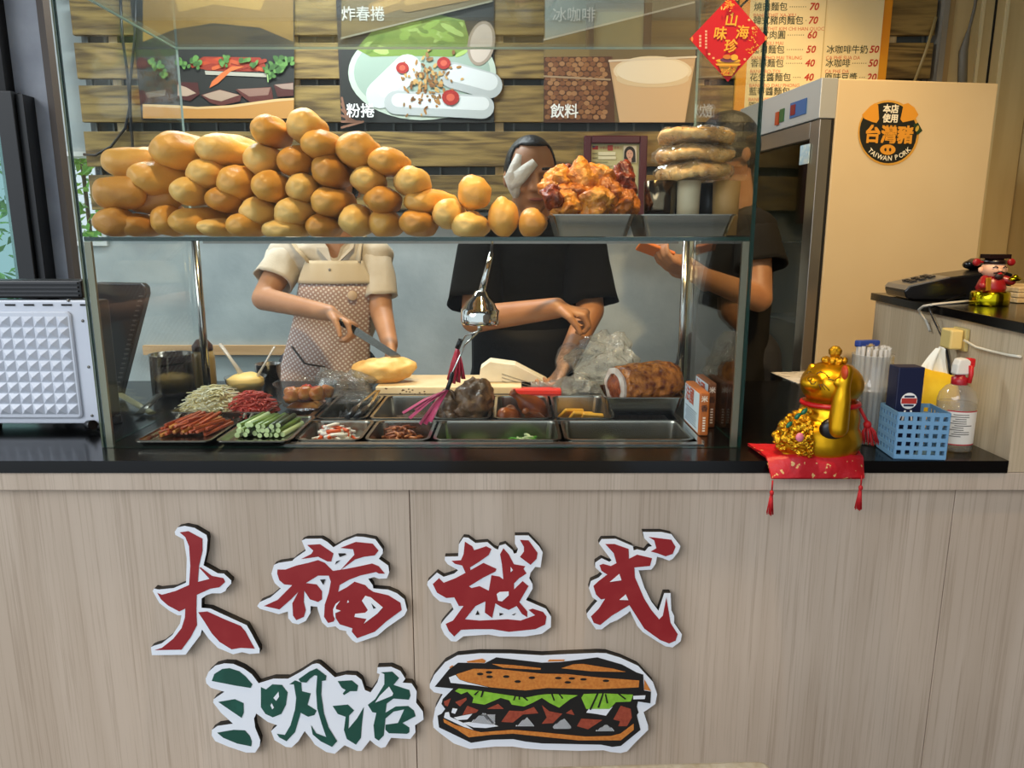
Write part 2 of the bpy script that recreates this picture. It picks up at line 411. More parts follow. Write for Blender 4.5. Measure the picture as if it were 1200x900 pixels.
# thin pale ledger on the plaster below
za, zb = P(250, 405, YW - 0.02).z, P(250, 416, YW - 0.02).z
MB().box(P(170, 410, YW).x, P(345, 410, YW).x, YW - 0.02, YW - 0.0005, zb, za).build('ledger_strip', mat('ledger_pine', '#d8ad7c', rough=0.6, col2='#c79a68', vscale=10, stretch=(0.3, 8, 8)), wall_back)
# beige door-like panelling right of the slats, with trims and cables
bx0, bx1 = P(1093, 50, YW - 0.03).x, 2.045
MB().box(bx0 + 0.055, bx1, YW - 0.05, YW - 0.0005, 1.2, 2.72).build('beige_panel', BEIGE, wall_back)
MB().box(bx0 + 0.006, bx0 + 0.028, YW - 0.075, YW - 0.001, 1.2, 2.72).build('trim_strip', mat('trim_grey', '#8a8578', rough=0.5), wall_back)
MB().box(bx0 + 0.029, bx0 + 0.054, YW - 0.065, YW - 0.001, 1.2, 2.72).build('trim_strip', mat('trim_tan', '#a88d5e', rough=0.5), wall_back)
xx = P(1163, 40, YW - 0.05).x
MB().box(xx - 0.004, xx + 0.004, YW - 0.053, YW - 0.0495, 1.2, 2.72).build('joint_gap', DARK, wall_back)
for xq in (1148, 1176):
    xx = P(xq, 40, YW - 0.05).x
    MB().box(xx - 0.006, xx + 0.006, YW - 0.058, YW - 0.0495, 1.2, 2.72).build('bead', mat('bead_cream', '#e6d7a8', rough=0.5), wall_back)
tag(MB().tube([P(1148, -30, YW - 0.07), P(1142, 10, YW - 0.07), P(1136, 33, YW - 0.07), P(1129, 60, YW - 0.066), P(1127, 120, YW - 0.066)], [0.006, 0.006, 0.006, 0.016, 0.017], 10).build('wall_cable', mat('cable_grey', '#6f6a5c', rough=0.5)), 'thick grey cable running down the beige wall above the fridge', 'cable')
tag(MB().tube([P(1097, 20, YW - 0.09), P(1085, 60, YW - 0.085), P(1070, 100, YW - 0.08)], 0.006, 8).build('thin_pipe', mat('pipe_tan', '#9c8a5a', rough=0.4)), 'thin slanting tan pipe across the slats above the fridge', 'pipe')
struct(MB().box(2.05, 2.15, 1.0, YW, 0, 2.75).box(1.45, 2.15, -2.4, 0.88, 0, 2.75, 1).box(1.95, 2.15, 0.881, 0.999, 0, 2.75, 1).build('wall_right_shading_pier', [BEIGE, mat('shading_pier_brown', '#54402c', rough=0.7, col2='#46341f', vscale=4)]))  # beige side wall; brown pier is added out of view to shade the counter

# left end: concrete pillar, dark window with a black frame
yl = 2.30
px0, px1 = P(36, 160, yl).x, P(84, 300, yl).x
pl = struct(MB().box(px0 - 0.03, px1 - 0.016, yl, yl + 0.03, 0, 2.75).build('wall_left', CONC))
MB().box(px1 - 0.0155, px1 + 0.004, yl - 0.004, yl + 0.03, 0, 2.75).build('corner_strip', mat('strip_brown', '#4a4038', rough=0.6), pl)
w2 = thing('window_2', None, None, (P(10, 200, yl).x, yl - 0.02, ZC)); struct(w2)
FRM = mat('frame_black', '#0b0c0e', rough=0.4)
ztop = P(10, 108, yl - 0.05).z
fxa, fxb = P(13, 220, yl - 0.05).x, P(41, 220, yl - 0.05).x
MB().box(fxa, fxb - 0.022, yl - 0.07, yl - 0.001, 0.0, ztop).build('jamb', FRM, w2, bev=0.002)
MB().box(fxb - 0.021, fxb, yl - 0.055, yl - 0.001, 0.0, ztop - 0.006).build('stop_bead', FRM, w2)
MB().box(-2.1, fxa - 0.0005, yl - 0.06, yl - 0.001, ztop - 0.06, ztop).build('head', FRM, w2)
MB().box(-2.1, fxa - 0.0005, yl - 0.05, yl - 0.001, 0.0, ZC + 0.05).build('sill', FRM, w2)
MB().box(-2.1, fxa - 0.0005, yl - 0.035, yl - 0.028, ZC + 0.051, ztop - 0.061).build('pane', clear('teal_glass', (0.55, 0.72, 0.70), 0.06), w2)
struct(MB().box(-2.1, px0 - 0.031, yl - 0.04, yl + 0.02, ztop + 0.001, 2.75).build('trim_1', mat('header_black', '#08080a', rough=0.7)))
# ================================================================ counter, worktops
cx0 = -1.75
cxr = 0.983                                  # the lower worktop ends against the raised counter
ctr = thing('service_counter', 'pale grey oak laminate counter front carrying the shop lettering', 'counter', (0, 1.6, 0))
sx_a, sx_b = G(480, 700, 0).x, None
def panel_x(xp, yp): return P(xp, yp, YP).x
s1 = panel_x(481.5, 640); s2 = panel_x(1112, 640)
for a, b in ((cx0, s1), (s1, s2), (s2, 1.75)):
    MB().box(a + 0.0008, b - 0.0008, YP, YP + 0.018, 0.0, 0.9165).build('front_panel', LAM, ctr, bev=0.001)
MB().box(cx0, 1.75, YF + 0.004, YP + 0.018, 0.9175, 0.9545).build('apron', laminate('grey_oak_apron', '#cdbba8', '#bba894', '#94806b'), ctr, bev=0.0015)
MB().box(cx0, 1.75, YP + 0.0185, YP + 0.03, 0.0, 0.9545).build('backing', DARK, ctr)
MB().box(cx0 + 0.02, 0.95, YT - 0.06, YT - 0.04, 0.0, 0.954).build('rear_panel', LAM, ctr)
# worktop with the opening for the steel food pans
hx0, hx1, hy0, hy1 = -0.492, 0.402, 1.500, 1.972
wt = MB(); z0, z1 = 0.955, ZC
def ring(zz, flip):
    o = [(cx0, YF), (cxr, YF), (cxr, YT), (cx0, YT)]; i = [(hx0, hy0), (hx1, hy0), (hx1, hy1), (hx0, hy1)]
    v = [Vector((a, b, zz)) for a, b in o + i]; f = [(k, (k + 1) % 4, (k + 1) % 4 + 4, k + 4) for k in range(4)]
    wt.add(v, [q[::-1] if flip else q for q in f])
ring(z1, False); ring(z0, True)
o = [(cx0, YF), (cxr, YF), (cxr, YT), (cx0, YT)]; i = [(hx0, hy0), (hx1, hy0), (hx1, hy1), (hx0, hy1)]
for lst, fl in ((o, False), (i, True)):
    v = [Vector((a, b, z0)) for a, b in lst] + [Vector((a, b, z1)) for a, b in lst]
    f = [(k, (k + 1) % 4, (k + 1) % 4 + 4, k + 4) for k in range(4)]
    wt.add(v, [q[::-1] if fl else q for q in f])
worktop = tag(wt.build('worktop', BLACKTOP, bev=0.0015), 'long glossy black worktop under the glass case and the golden cat', 'worktop')
# raised side counter on the right
rc = thing('raised_counter', 'raised grey oak side counter with black top at the right end', 'counter', (1.35, 1.8, 0))
def side_x(Y): return 0.984 + (Y - YF) * 0.118
body = [(side_x(YF + 0.004) , YF + 0.004), (1.75, YF + 0.004), (1.75, 2.15), (side_x(2.15), 2.15)]
MB().prism([Vector((a, b, 0.9555)) for a, b in body], (0, 0, ZR - 0.022 - 0.956)).build('body', laminate('grey_oak_side', '#c9b699', '#b8a486', '#8f7a5e'), rc)
top = [(side_x(YF) - 0.012, YF - 0.004), (1.76, YF - 0.004), (1.76, 2.163), (side_x(2.163) - 0.012, 2.163)]
MB().prism([Vector((a, b, ZR - 0.021)) for a, b in top], (0, 0, 0.021)).build('top', BLACKTOP, rc, bev=0.0015)
base_in = [(side_x(YP + 0.032) + 0.002, YP + 0.032), (1.74, YP + 0.032), (1.74, 2.14), (side_x(2.14) + 0.002, 2.14)]
MB().prism([Vector((a, b, 0.0)) for a, b in base_in], (0, 0, 0.954)).build('plinth', LAM, rc)
# outlet box with its cord
def side_pt(xp, yp, off=0.0):   # point on the raised counter's side face seen at a pixel
    d = ray(xp, yp); n = Vector((1, -0.118, 0)); p0 = Vector((0.984, YF, 0)); e = Vector((0, 0, EYE))
    t = (p0 - e).dot(n) / d.dot(n); return e + d * t + Vector((-1, 0.118, 0)) * off
q = side_pt(1128, 397)
RS = rotz(-math.atan(0.118))
ob = thing('outlet_box', 'cream surface-mounted outlet box on the side of the raised counter', 'outlet', q)
CREAM = mat('outlet_cream', '#d8bf78', rough=0.45)
MB().obox(q + Vector((-0.0045, 0, 0)), (0.008, 0.062, 0.050), RS, 0).build('backplate', CREAM, ob, bev=0.002)
MB().obox(q + Vector((-0.0225, 0.004, 0)), (0.027, 0.050, 0.044), RS, 0).build('housing', CREAM, ob, bev=0.004)
pc = [side_pt(1137, 399, 0.012), side_pt(1150, 407, 0.010), side_pt(1168, 412, 0.008), side_pt(1185, 416, 0.006), side_pt(1199, 418, 0.005)]
MB().tube(pc, 0.0028, 8).build('cord', mat('cord_white', '#d9d2bf', rough=0.5), ob)
# table corner at the bottom edge of the picture
tb = thing('beige_table', 'pale beige table whose rounded edge shows at the bottom', 'table', (0.02, 0.55, 0))
TBM = mat('table_beige', '#d8c3a4', rough=0.6, col2='#c3aa86', vscale=60, bump=0.2, bscale=120)
ZTB = 0.74
a = G(470, 901, ZTB); b = G(885, 890, ZTB); pts = []
dx = (b - a).normalized(); dn = Vector((dx.y, -dx.x, 0))
pts = [a - dx * 0.06, b - dx * 0.01, b + dx * 0.006 - Vector((0, 0.001, 0)), b + dx * 0.014 + dn * 0.006, b + dx * 0.018 + dn * 0.02, b + dx * 0.018 + dn * 0.5, a + dn * 0.5 - dx * 0.06]
MB().prism(pts, (0, 0, -0.028)).build('table_top', TBM, tb, bev=0.006)
for sx in (0.06, 0.88):
    for sy in (0.06, 0.44):
        c = a - dx * 0.06 + dx * ((b - a).length + 0.07) * sx + dn * sy
        MB().tube([Vector((c.x, c.y, 0.0)), Vector((c.x, c.y, ZTB - 0.0285))], 0.016, 10).build('leg', STEELD, tb)

# ================================================================ glass display case
case = thing('glass_display_case', 'large frameless glass display case standing on the black worktop', 'display case', (-0.19, 1.73, ZC))
T = 0.006
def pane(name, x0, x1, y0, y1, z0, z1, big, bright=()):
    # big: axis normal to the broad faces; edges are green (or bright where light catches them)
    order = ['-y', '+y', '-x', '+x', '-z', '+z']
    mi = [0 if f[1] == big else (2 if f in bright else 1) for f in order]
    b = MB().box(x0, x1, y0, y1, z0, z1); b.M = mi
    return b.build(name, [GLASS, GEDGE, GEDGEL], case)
pane('front_pane', XL, XR, YG, YG + T, ZC + 0.001, ZRF, 'y', ('-x',))
pane('side_pane', XL, XL + T, YG + T + 0.0005, YB, ZC + 0.001, ZRF, 'x', ('+y', '+z'))
pane('side_pane', XR - T, XR, YG + T + 0.0005, YB, ZC + 0.001, ZRF, 'x', ('+y',))
pane('shelf', XL + T + 0.001, XR - T - 0.001, YG + T + 0.001, YB - 0.01, ZSH - 0.004, ZSH + 0.004, 'z')
pane('roof_pane', XL, XR, YG, YB, ZRF + 0.0005, ZRF + 0.0065, 'z', ('+y', '-x'))
for xx in (XL + 0.014, XR - 0.014):
    MB().tube([Vector((xx, YB - 0.012, ZC)), Vector((xx, YB - 0.012, ZSH - 0.0045))], 0.010, 14).build('back_post', STEEL, case)
MB().box(XL + T + 0.0005, XL + T + 0.014, YG + T + 0.001, YG + T + 0.008, ZC, ZSH - 0.005).build('corner_trim', mat('trim_alu', '#8d8a78', rough=0.3, metal=0.8), case)
MB().box(XR - T - 0.014, XR - T - 0.0005, YG + T + 0.001, YG + T + 0.008, ZC, ZSH - 0.005).build('corner_trim', MATS['trim_alu'], case)
MB().box(XL + T + 0.03, XR - T - 0.03, YB - 0.016, YB - 0.008, ZSH - 0.012, ZSH - 0.0045).build('shelf_rail', STEELD, case)
# ================================================================ cut-out lettering on the counter front
SW = mat('sign_white', '#e6ebf2', rough=0.45)
SK = mat('sign_side', '#141210', rough=0.6)
SR = mat('sign_red', '#8f1a20', rough=0.5, col2='#9a2a2c', vscale=18, lo=0.5, hi=0.8)
SG = mat('sign_green', '#12493c', rough=0.5, col2='#1d5a4c', vscale=22, lo=0.5, hi=0.8)
SO = mat('print_orange', '#c0702a', rough=0.6, col2='#cf8438', vscale=160, detail=2)
SL = mat('print_lime', '#78b02a', rough=0.6, col2='#8ec63c', vscale=60)
SB = mat('print_brick', '#8e3a26', rough=0.6, col2='#a24a33', vscale=120)
SKK = mat('print_black', '#12100f', rough=0.55)
TSG = 0.016
YS = YP - TSG
def sg(ox, oy, sc, pts): return [(ox + a / sc, oy + b / sc) for a, b in pts]
def on(pts, Y): return [P(a, b, Y) for a, b in pts]
def sign(name, label, outline, layers, mats):
    b = MB().prism(on(outline, YS), (0, TSG - 0.0004, 0), 0, 1)
    root_loc = Vector((sum(v.x for v in b.V) / len(b.V), YP, min(v.z for v in b.V)))
    r = thing(name, label, 'sign', root_loc, 'cut-out signs on the counter front')
    b.build('backing_board', [SW, SK], r)
    for (nm, mi, depth, polys) in layers:
        m = MB()
        for p in polys:
            m.prism(on(p, YS - 0.0004 - 0.0004 * depth), (0, 0.0003, 0))
            if nm != 'check_print':
                m.build(nm, mats[mi], r); m = MB()
        if nm == 'check_print': tag(m.build(nm, mats[mi], r), kind='stuff')
    return r
o1 = lambda p: sg(170, 610, 5.627, p)
sign('red_character_sign', 'red brush character meaning big, leftmost cut-out sign on the counter', o1([(195,75),(215,45),(262,35),(325,48),(405,95),(412,125),(405,210),(385,295),(440,325),(480,348),(520,350),(568,395),(568,415),(540,445),(530,465),(500,480),(440,480),(405,492),(372,515),(372,575),(430,580),(560,640),(670,690),(705,750),(755,845),(755,875),(690,880),(640,868),(580,882),(480,840),(420,780),(375,718),(365,755),(300,840),(268,885),(45,888),(38,835),(60,825),(110,810),(180,755),(230,680),(240,625),(215,625),(160,595),(95,545),(50,465),(60,448),(90,455),(190,445),(270,410),(275,250),(255,125),(200,95)]),
 [('brush_stroke', 0, 1, [o1([(228,78),(285,70),(378,120),(378,200),(355,300),(348,405),(425,385),(358,312),(365,308),(440,365),(515,380),(528,405),(490,440),(430,450),(340,490),(338,600),(342,690),(300,770),(240,852),(62,855),(110,840),(185,780),(240,710),(262,640),(265,580),(225,600),(150,560),(105,520),(80,478),(110,490),(200,465),(290,425),(298,300),(290,170),(265,110)])]),
  ('brush_stroke', 0, 1, [o1([(350,605),(410,600),(520,650),(630,695),(660,730),(722,845),(630,840),(570,850),(490,800),(440,745),(390,665)])])], [SR])
o2 = lambda p: sg(295, 620, 6.316, p)
sign('red_character_sign', 'red brush character meaning fortune, second of the four red signs', o2([(370,85),(400,72),(515,70),(560,95),(605,135),(680,90),(770,55),(830,58),(915,75),(970,150),(970,180),(940,220),(1010,270),(1018,320),(1000,365),(940,368),(905,355),(862,368),(895,415),(900,440),(1010,448),(1075,475),(1130,520),(1150,600),(1130,640),(1000,730),(930,790),(830,825),(775,842),(745,825),(700,770),(700,755),(650,745),(620,720),(560,728),(520,690),(490,600),(485,575),(435,570),(435,620),(400,680),(345,705),(300,695),(270,660),(268,610),(200,630),(60,590),(40,570),(60,540),(140,505),(215,440),(170,400),(155,365),(145,330),(165,265),(200,250),(300,235),(320,215),(400,160)]),
 [('brush_stroke', 0, 1, [o2([(410,118),(505,112),(605,180),(588,240),(560,240),(490,205),(420,215),(365,222),(440,185),(455,160)])]),
  ('brush_stroke', 0, 1, [o2([(655,140),(770,95),(895,108),(938,160),(910,195),(830,205),(765,225),(655,305),(760,190),(750,150)])]),
  ('brush_stroke', 0, 1, [o2([(190,300),(250,300),(330,270),(420,250),(490,230),(540,250),(600,310),(700,295),(800,275),(890,255),(940,275),(985,330),(940,330),(920,318),(800,345),(720,375),(650,415),(640,465),(705,430),(760,390),(840,415),(862,440),(900,465),(1010,490),(1100,545),(1110,600),(1000,680),(910,760),(780,808),(740,760),(745,735),(650,705),(620,655),(605,685),(565,695),(535,650),(540,560),(570,470),(585,390),(570,345),(490,345),(400,400),(480,410),(520,460),(520,520),(490,540),(430,520),(388,455),(385,540),(400,600),(385,650),(330,675),(305,640),(300,550),(345,465),(290,520),(205,595),(90,570),(190,525),(300,415),(240,410),(205,380),(188,330)])]),
  ('brush_gap', 1, 2, [o2([(840,495),(880,505),(970,580),(930,625),(830,700),(850,665),(760,650),(765,628),(840,620),(860,600),(815,530)]), o2([(655,530),(620,555),(602,595),(605,640),(622,680),(618,622),(658,605),(622,592),(625,570)]), o2([(712,525),(720,540),(705,548)])]),
  ('cut_hole', 2, 3, [o2([(640,180),(690,180),(700,190),(650,208)]), o2([(655,230),(615,265),(625,240)]), o2([(505,375),(545,372),(530,415)]), o2([(885,550),(920,585),(900,590)])])], [SR, SW, SK])
o3 = lambda p: sg(495, 620, 6.431, p)
sign('red_character_sign', 'dense red brush character meaning beyond, third of the four red signs', o3([(170,208),(270,205),(275,115),(310,62),(345,65),(400,105),(490,98),(545,145),(570,155),(580,125),(625,112),(680,160),(690,185),(710,180),(720,150),(697,110),(697,48),(800,48),(880,130),(907,175),(890,290),(850,285),(815,330),(805,370),(830,415),(830,450),(780,535),(860,570),(930,600),(970,660),(968,740),(900,790),(770,810),(580,810),(500,795),(310,808),(255,848),(215,845),(165,795),(140,740),(140,715),(175,670),(235,605),(215,560),(130,545),(80,500),(35,420),(40,395),(110,328),(160,360),(240,335),(270,310),(190,265),(168,235)]),
 [('brush_stroke', 0, 1, [o3([(220,240),(290,235),(310,190),(320,95),(375,130),(390,160),(480,130),(520,150),(500,195),(430,245),(358,290),(362,310),(460,255),(558,300),(550,320),(460,365),(350,432),(370,445),(430,430),(500,465),(520,348),(580,358),(610,380),(598,260),(585,190),(610,145),(650,190),(690,265),(775,280),(762,300),(785,335),(730,370),(690,410),(690,455),(755,392),(800,430),(730,550),(790,620),(790,665),(750,640),(710,580),(650,610),(600,590),(550,560),(525,670),(470,630),(475,545),(400,580),(320,680),(430,690),(640,680),(740,690),(850,650),(800,610),(830,600),(910,625),(935,660),(925,720),(850,755),(650,775),(530,755),(400,755),(290,760),(240,810),(200,770),(175,715),(230,690),(310,580),(275,580),(240,515),(180,520),(110,480),(78,415),(125,370),(160,405),(250,370),(325,330),(300,275),(245,262)])]),
  ('brush_stroke', 0, 1, [o3([(735,82),(800,85),(868,180),(860,225),(815,270),(735,210),(765,170),(765,135)])]),
  ('brush_gap', 1, 2, [o3([(560,490),(580,475),(650,470),(650,500),(600,545),(570,540)]), o3([(665,285),(682,310),(665,325)])]),
  ('cut_hole', 2, 3, [o3([(415,612),(430,645),(400,648)]), o3([(580,632),(612,640),(580,655)]), o3([(672,648),(706,632),(690,650)])])], [SR, SW, SK])
o4 = lambda p: sg(680, 615, 6.0, p)
sign('red_character_sign', 'red brush character meaning style, rightmost of the four red signs', o4([(440,50),(570,50),(640,65),(705,150),(690,190),(650,240),(625,252),(580,235),(540,225),(530,275),(500,315),(410,320),(450,440),(500,540),(550,605),(590,480),(635,480),(640,600),(660,640),(660,690),(715,770),(705,820),(650,862),(600,855),(540,820),(440,755),(400,710),(350,605),(330,625),(260,670),(210,690),(150,735),(110,735),(50,650),(45,625),(80,580),(120,535),(85,510),(60,445),(75,395),(130,370),(155,345),(105,300),(105,265),(150,235),(205,260),(220,250),(130,130),(150,100),(250,98),(370,150),(375,180),(400,172),(455,185),(480,155),(505,150),(450,95)]),
 [('brush_stroke', 0, 1, [o4([(175,135),(240,135),(340,170),(342,240),(400,210),(505,235),(490,290),(380,300),(385,370),(450,520),(500,600),(555,665),(580,640),(605,510),(635,690),(685,770),(670,815),(625,835),(560,810),(450,730),(345,565),(220,640),(140,705),(95,690),(75,645),(130,590),(175,520),(145,525),(110,490),(92,430),(130,395),(190,350),(150,325),(135,285),(160,275),(215,290),(255,270),(235,200)])]),
  ('brush_stroke', 0, 1, [o4([(480,85),(640,105),(670,155),(650,205),(600,222),(540,200),(495,188),(535,165),(520,110)])]),
  ('brush_gap', 1, 2, [o4([(275,345),(290,390),(208,402)]), o4([(320,490),(338,530),(275,528)])])], [SR, SW])
o5 = lambda p: sg(235, 770, 7.5, p)
o6 = lambda p: sg(365, 770, 7.5, p)
sign('green_character_sign', 'long white cut-out sign with three green brush characters meaning sandwich', o5([(45,190),(70,130),(130,75),(210,55),(290,60),(380,100),(450,150),(510,230),(640,190),(770,190),(880,130),(980,65),(1020,55)]) + o6([(70,60),(130,110),(205,178),(300,155),(390,160),(440,200),(470,290),(520,310),(580,220),(600,150),(575,140),(580,90),(700,85),(780,120),(825,190),(800,225),(880,230),(925,300),(920,400),(980,480),(985,550),(910,600),(915,660),(870,720),(700,710),(650,790),(610,800),(560,770),(515,730),(440,825),(400,825),(290,775),(205,850),(130,835),(30,770),(0,725)]) + o5([(915,650),(860,740),(800,795),(750,790),(650,730),(620,650),(675,600),(590,570),(490,495),(470,540),(480,620),(525,730),(520,780),(480,840),(400,840),(250,790),(130,740),(98,690),(100,640),(150,605),(285,585),(180,490),(110,400),(115,370),(210,305),(90,270),(50,230)]),
 [('brush_stroke', 0, 1, [o5([(98,210),(120,150),(190,105),(255,98),(340,125),(395,170),(455,240),(440,272),(300,250)])]),
  ('brush_stroke', 0, 1, [o5([(155,395),(300,370),(378,405),(380,490),(360,535),(250,460)])]),
  ('brush_stroke', 0, 1, [o5([(145,665),(290,640),(390,645),(430,690),(450,740),(445,785),(320,760),(200,710)])]),
  ('brush_stroke', 0, 1, [o5([(530,265),(575,285),(630,240),(715,245),(765,310),(750,420),(710,500),(635,530),(570,500),(530,440)])]),
  ('brush_stroke', 0, 1, [o5([(780,240),(830,205),(885,225),(890,300),(968,320),(940,420),(1020,470),(1000,510),(945,525),(880,490),(830,660),(755,740),(690,705),(670,675),(740,685),(790,600),(830,460),(840,360),(820,240)])]),
  ('brush_stroke', 0, 2, [o5([(860,195),(960,125)]) + o6([(45,100),(130,165),(125,205),(90,210),(85,330),(110,500),(150,620),(225,740),(180,790),(80,740),(10,680),(-5,600),(40,670),(130,705),(90,590),(50,450),(40,300),(50,165),(25,160)]) + o5([(960,190),(930,225),(880,220)])]),
  ('brush_stroke', 0, 1, [o6([(230,212),(355,205),(410,250),(400,300),(340,300),(285,335),(275,320),(300,290),(265,270)])]),
  ('brush_stroke', 0, 1, [o6([(185,430),(320,418),(375,470),(330,515),(325,630),(400,540),(460,440),(440,620),(435,710),(390,770),(310,720),(285,640),(300,525),(230,500),(205,460)])]),
  ('brush_stroke', 0, 1, [o6([(610,135),(710,128),(770,185),(720,245),(860,290),(870,340),(855,375),(720,365),(660,410),(650,490),(740,435),(850,430),(900,470),(915,520),(800,580),(860,620),(860,660),(840,675),(680,670),(650,640),(650,595),(760,580),(815,460),(720,480),(650,540),(635,690),(590,735),(555,710),(545,600),(570,490),(535,485),(495,420),(560,370),(640,240),(640,150)])]),
  ('brush_gap', 1, 3, [o5([(685,305),(690,350),(665,385),(640,360)]), o5([(625,405),(645,445),(630,460),(615,425)]), o6([(682,260),(718,320),(710,340),(560,400),(600,340)])])], [SG, SW])
o7 = lambda p: sg(500, 760, 6.921, p)
o8 = lambda p: sg(635, 760, 6.921, p)
def oval(c, rx, ry, n=10): return [(c[0] + rx * math.cos(2 * PI * k / n), c[1] + ry * math.sin(2 * PI * k / n)) for k in range(n)]
seeds = [o7(oval(c, 27, 11)) for c in ((433,207),(505,193),(510,230),(645,228),(738,268),(853,237))] + [o8(oval(c, 27, 10)) for c in ((133,240),(243,243),(210,275),(337,250),(520,262))]
veins = [o7([(380,375),(415,345),(425,348),(395,380)]), o7([(435,395),(450,345),(465,348),(448,395)]), o7([(700,420),(715,380),(727,380),(712,420)]), o7([(745,415),(745,385),(756,385),(757,415)]), o7([(790,390),(825,420),(815,425),(780,398)]),
         o8([(75,370),(95,425),(106,422),(88,370)]), o8([(135,370),(165,410),(174,404),(148,370)]), o8([(385,495),(445,365),(460,365),(398,500)]), o8([(450,480),(490,365),(503,365),(465,482)]), o8([(510,370),(525,445),(538,445),(522,370)]), o8([(610,365),(675,415),(685,408),(628,365)])]
checks = []
def dots(tri, f, step=17):
    (x0, y0), (x1, y1), (x2, y2) = tri
    ylo, yhi = min(y0, y1, y2), max(y0, y1, y2); y = ylo; r = 0
    while y < yhi:
        x = min(x0, x1, x2) + (step / 2 if r % 2 else 0)
        while x < max(x0, x1, x2):
            d = (y1 - y2) * (x0 - x2) + (x2 - x1) * (y0 - y2)
            a = ((y1 - y2) * (x - x2) + (x2 - x1) * (y - y2)) / d; b = ((y2 - y0) * (x - x2) + (x0 - x2) * (y - y2)) / d
            if a > 0 and b > 0 and a + b < 1: checks.append(f([(x - 6, y), (x, y - 6), (x + 6, y), (x, y + 6)]))
            x += step
        y += step * 0.6; r += 1
dots([(330,610),(470,520),(560,625)], o7); dots([(440,535),(560,530),(555,620)], o7); dots([(720,630),(815,555),(875,635)], o7); dots([(70,645),(180,565),(245,655)], o8); dots([(435,668),(520,615),(595,668)], o8)
sign('sandwich_sign', 'white cut-out sign printed with a filled baguette sandwich drawing', o7([(25,320),(25,290),(60,215),(150,110),(250,55),(430,38),(680,40)]) + o8([(0,55),(200,45),(450,35),(520,38),(640,75),(780,140),(900,270),(935,370),(920,450),(850,500),(825,515),(860,620),(862,660),(760,760),(690,835),(640,848),(560,840),(500,825),(300,830),(0,820)]) + o7([(800,810),(700,795),(560,795),(350,815),(220,770),(100,680),(55,640),(50,590),(70,480),(130,370),(60,355)]),
 [('black_outline', 0, 1, [o7([(65,310),(180,170),(255,115),(470,120),(565,72),(760,95),(934,115)]) + o8([(150,110),(450,72),(650,130),(770,195),(822,212),(828,340),(885,350),(880,445),(780,430),(770,470),(785,520),(770,540),(800,660),(640,790),(570,798),(480,780),(0,770)]) + o7([(800,755),(700,735),(520,740),(360,765),(100,640),(88,545),(120,530),(150,490),(120,450),(130,410),(215,325)])]),
  ('bun_print', 1, 2, [o7([(240,210),(380,165),(600,170),(934,205)]) + o8([(200,208),(450,235),(790,260),(785,315),(450,330),(40,320)]) + o7([(934,325),(800,340),(520,315),(330,270),(265,250)]), o7([(530,125),(700,135),(925,160),(925,172),(760,165),(620,155)]), o8([(160,160),(250,130),(330,125),(580,165),(680,190),(400,185)]), o7([(325,105),(450,82),(480,98),(470,117),(330,114)]), o7([(185,150),(210,135),(215,145),(185,162)]), o8([(45,106),(60,90),(185,90),(180,103)]), o8([(830,250),(885,345),(830,335)]),
     o7([(135,570),(230,620),(380,665),(440,680),(700,660),(934,680)]) + o8([(100,690),(350,715),(560,710),(640,690),(745,610),(745,660),(640,745),(560,745),(300,745),(0,715)]) + o7([(700,690),(520,700),(340,720),(250,660),(140,600)])]),
  ('lettuce_print', 2, 2, [o7([(230,345),(260,325),(400,340),(600,370),(800,400),(900,380),(960,372)]) + o8([(100,370),(290,380),(230,410),(140,480),(60,440)]) + o7([(934,400),(860,440),(790,470),(690,455),(670,420),(600,400),(470,455),(370,440),(380,400),(330,350),(280,370)]), o8([(320,400),(340,370),(500,365),(740,375),(720,430),(600,435),(550,490),(360,490)])]),
  ('meat_print', 3, 2, [o7([(140,430),(195,405),(170,470),(145,460)]), o7([(232,435),(320,400),(325,415),(270,470)]), o7([(290,540),(330,465),(420,500),(400,520)]), o7([(490,490),(580,450),(625,490)]), o7([(605,595),(670,505),(780,510),(870,475),(905,525),(780,535),(700,600)]), o8([(0,460),(60,510),(165,530),(90,605),(0,610),(40,560)]), o8([(195,525),(240,495),(265,540)]), o8([(285,630),(320,570),(490,580),(375,655)]), o8([(580,575),(640,465),(720,490),(730,560),(690,630),(620,630),(635,590)])]),
  ('white_print', 4, 2, [o7([(180,235),(235,215),(265,252),(330,275),(500,315),(400,300),(195,278)]), o8([(360,520),(380,491),(549,491),(575,470),(520,545),(440,530)]), o8([(741,385),(840,380),(835,410),(741,412)]), o7([(220,560),(290,545),(370,530),(330,575),(250,580)]), o7([(290,605),(340,597),(560,622),(580,630),(480,645),(380,640)]), o7([(140,560),(150,520),(180,515),(190,555),(290,600),(380,660),(300,635)]), o7([(200,520),(210,485),(250,490),(230,530)])]),
  ('check_print', 4, 3, checks), ('seed_print', 0, 4, seeds + veins)], [SKK, SO, SL, SB, SW])
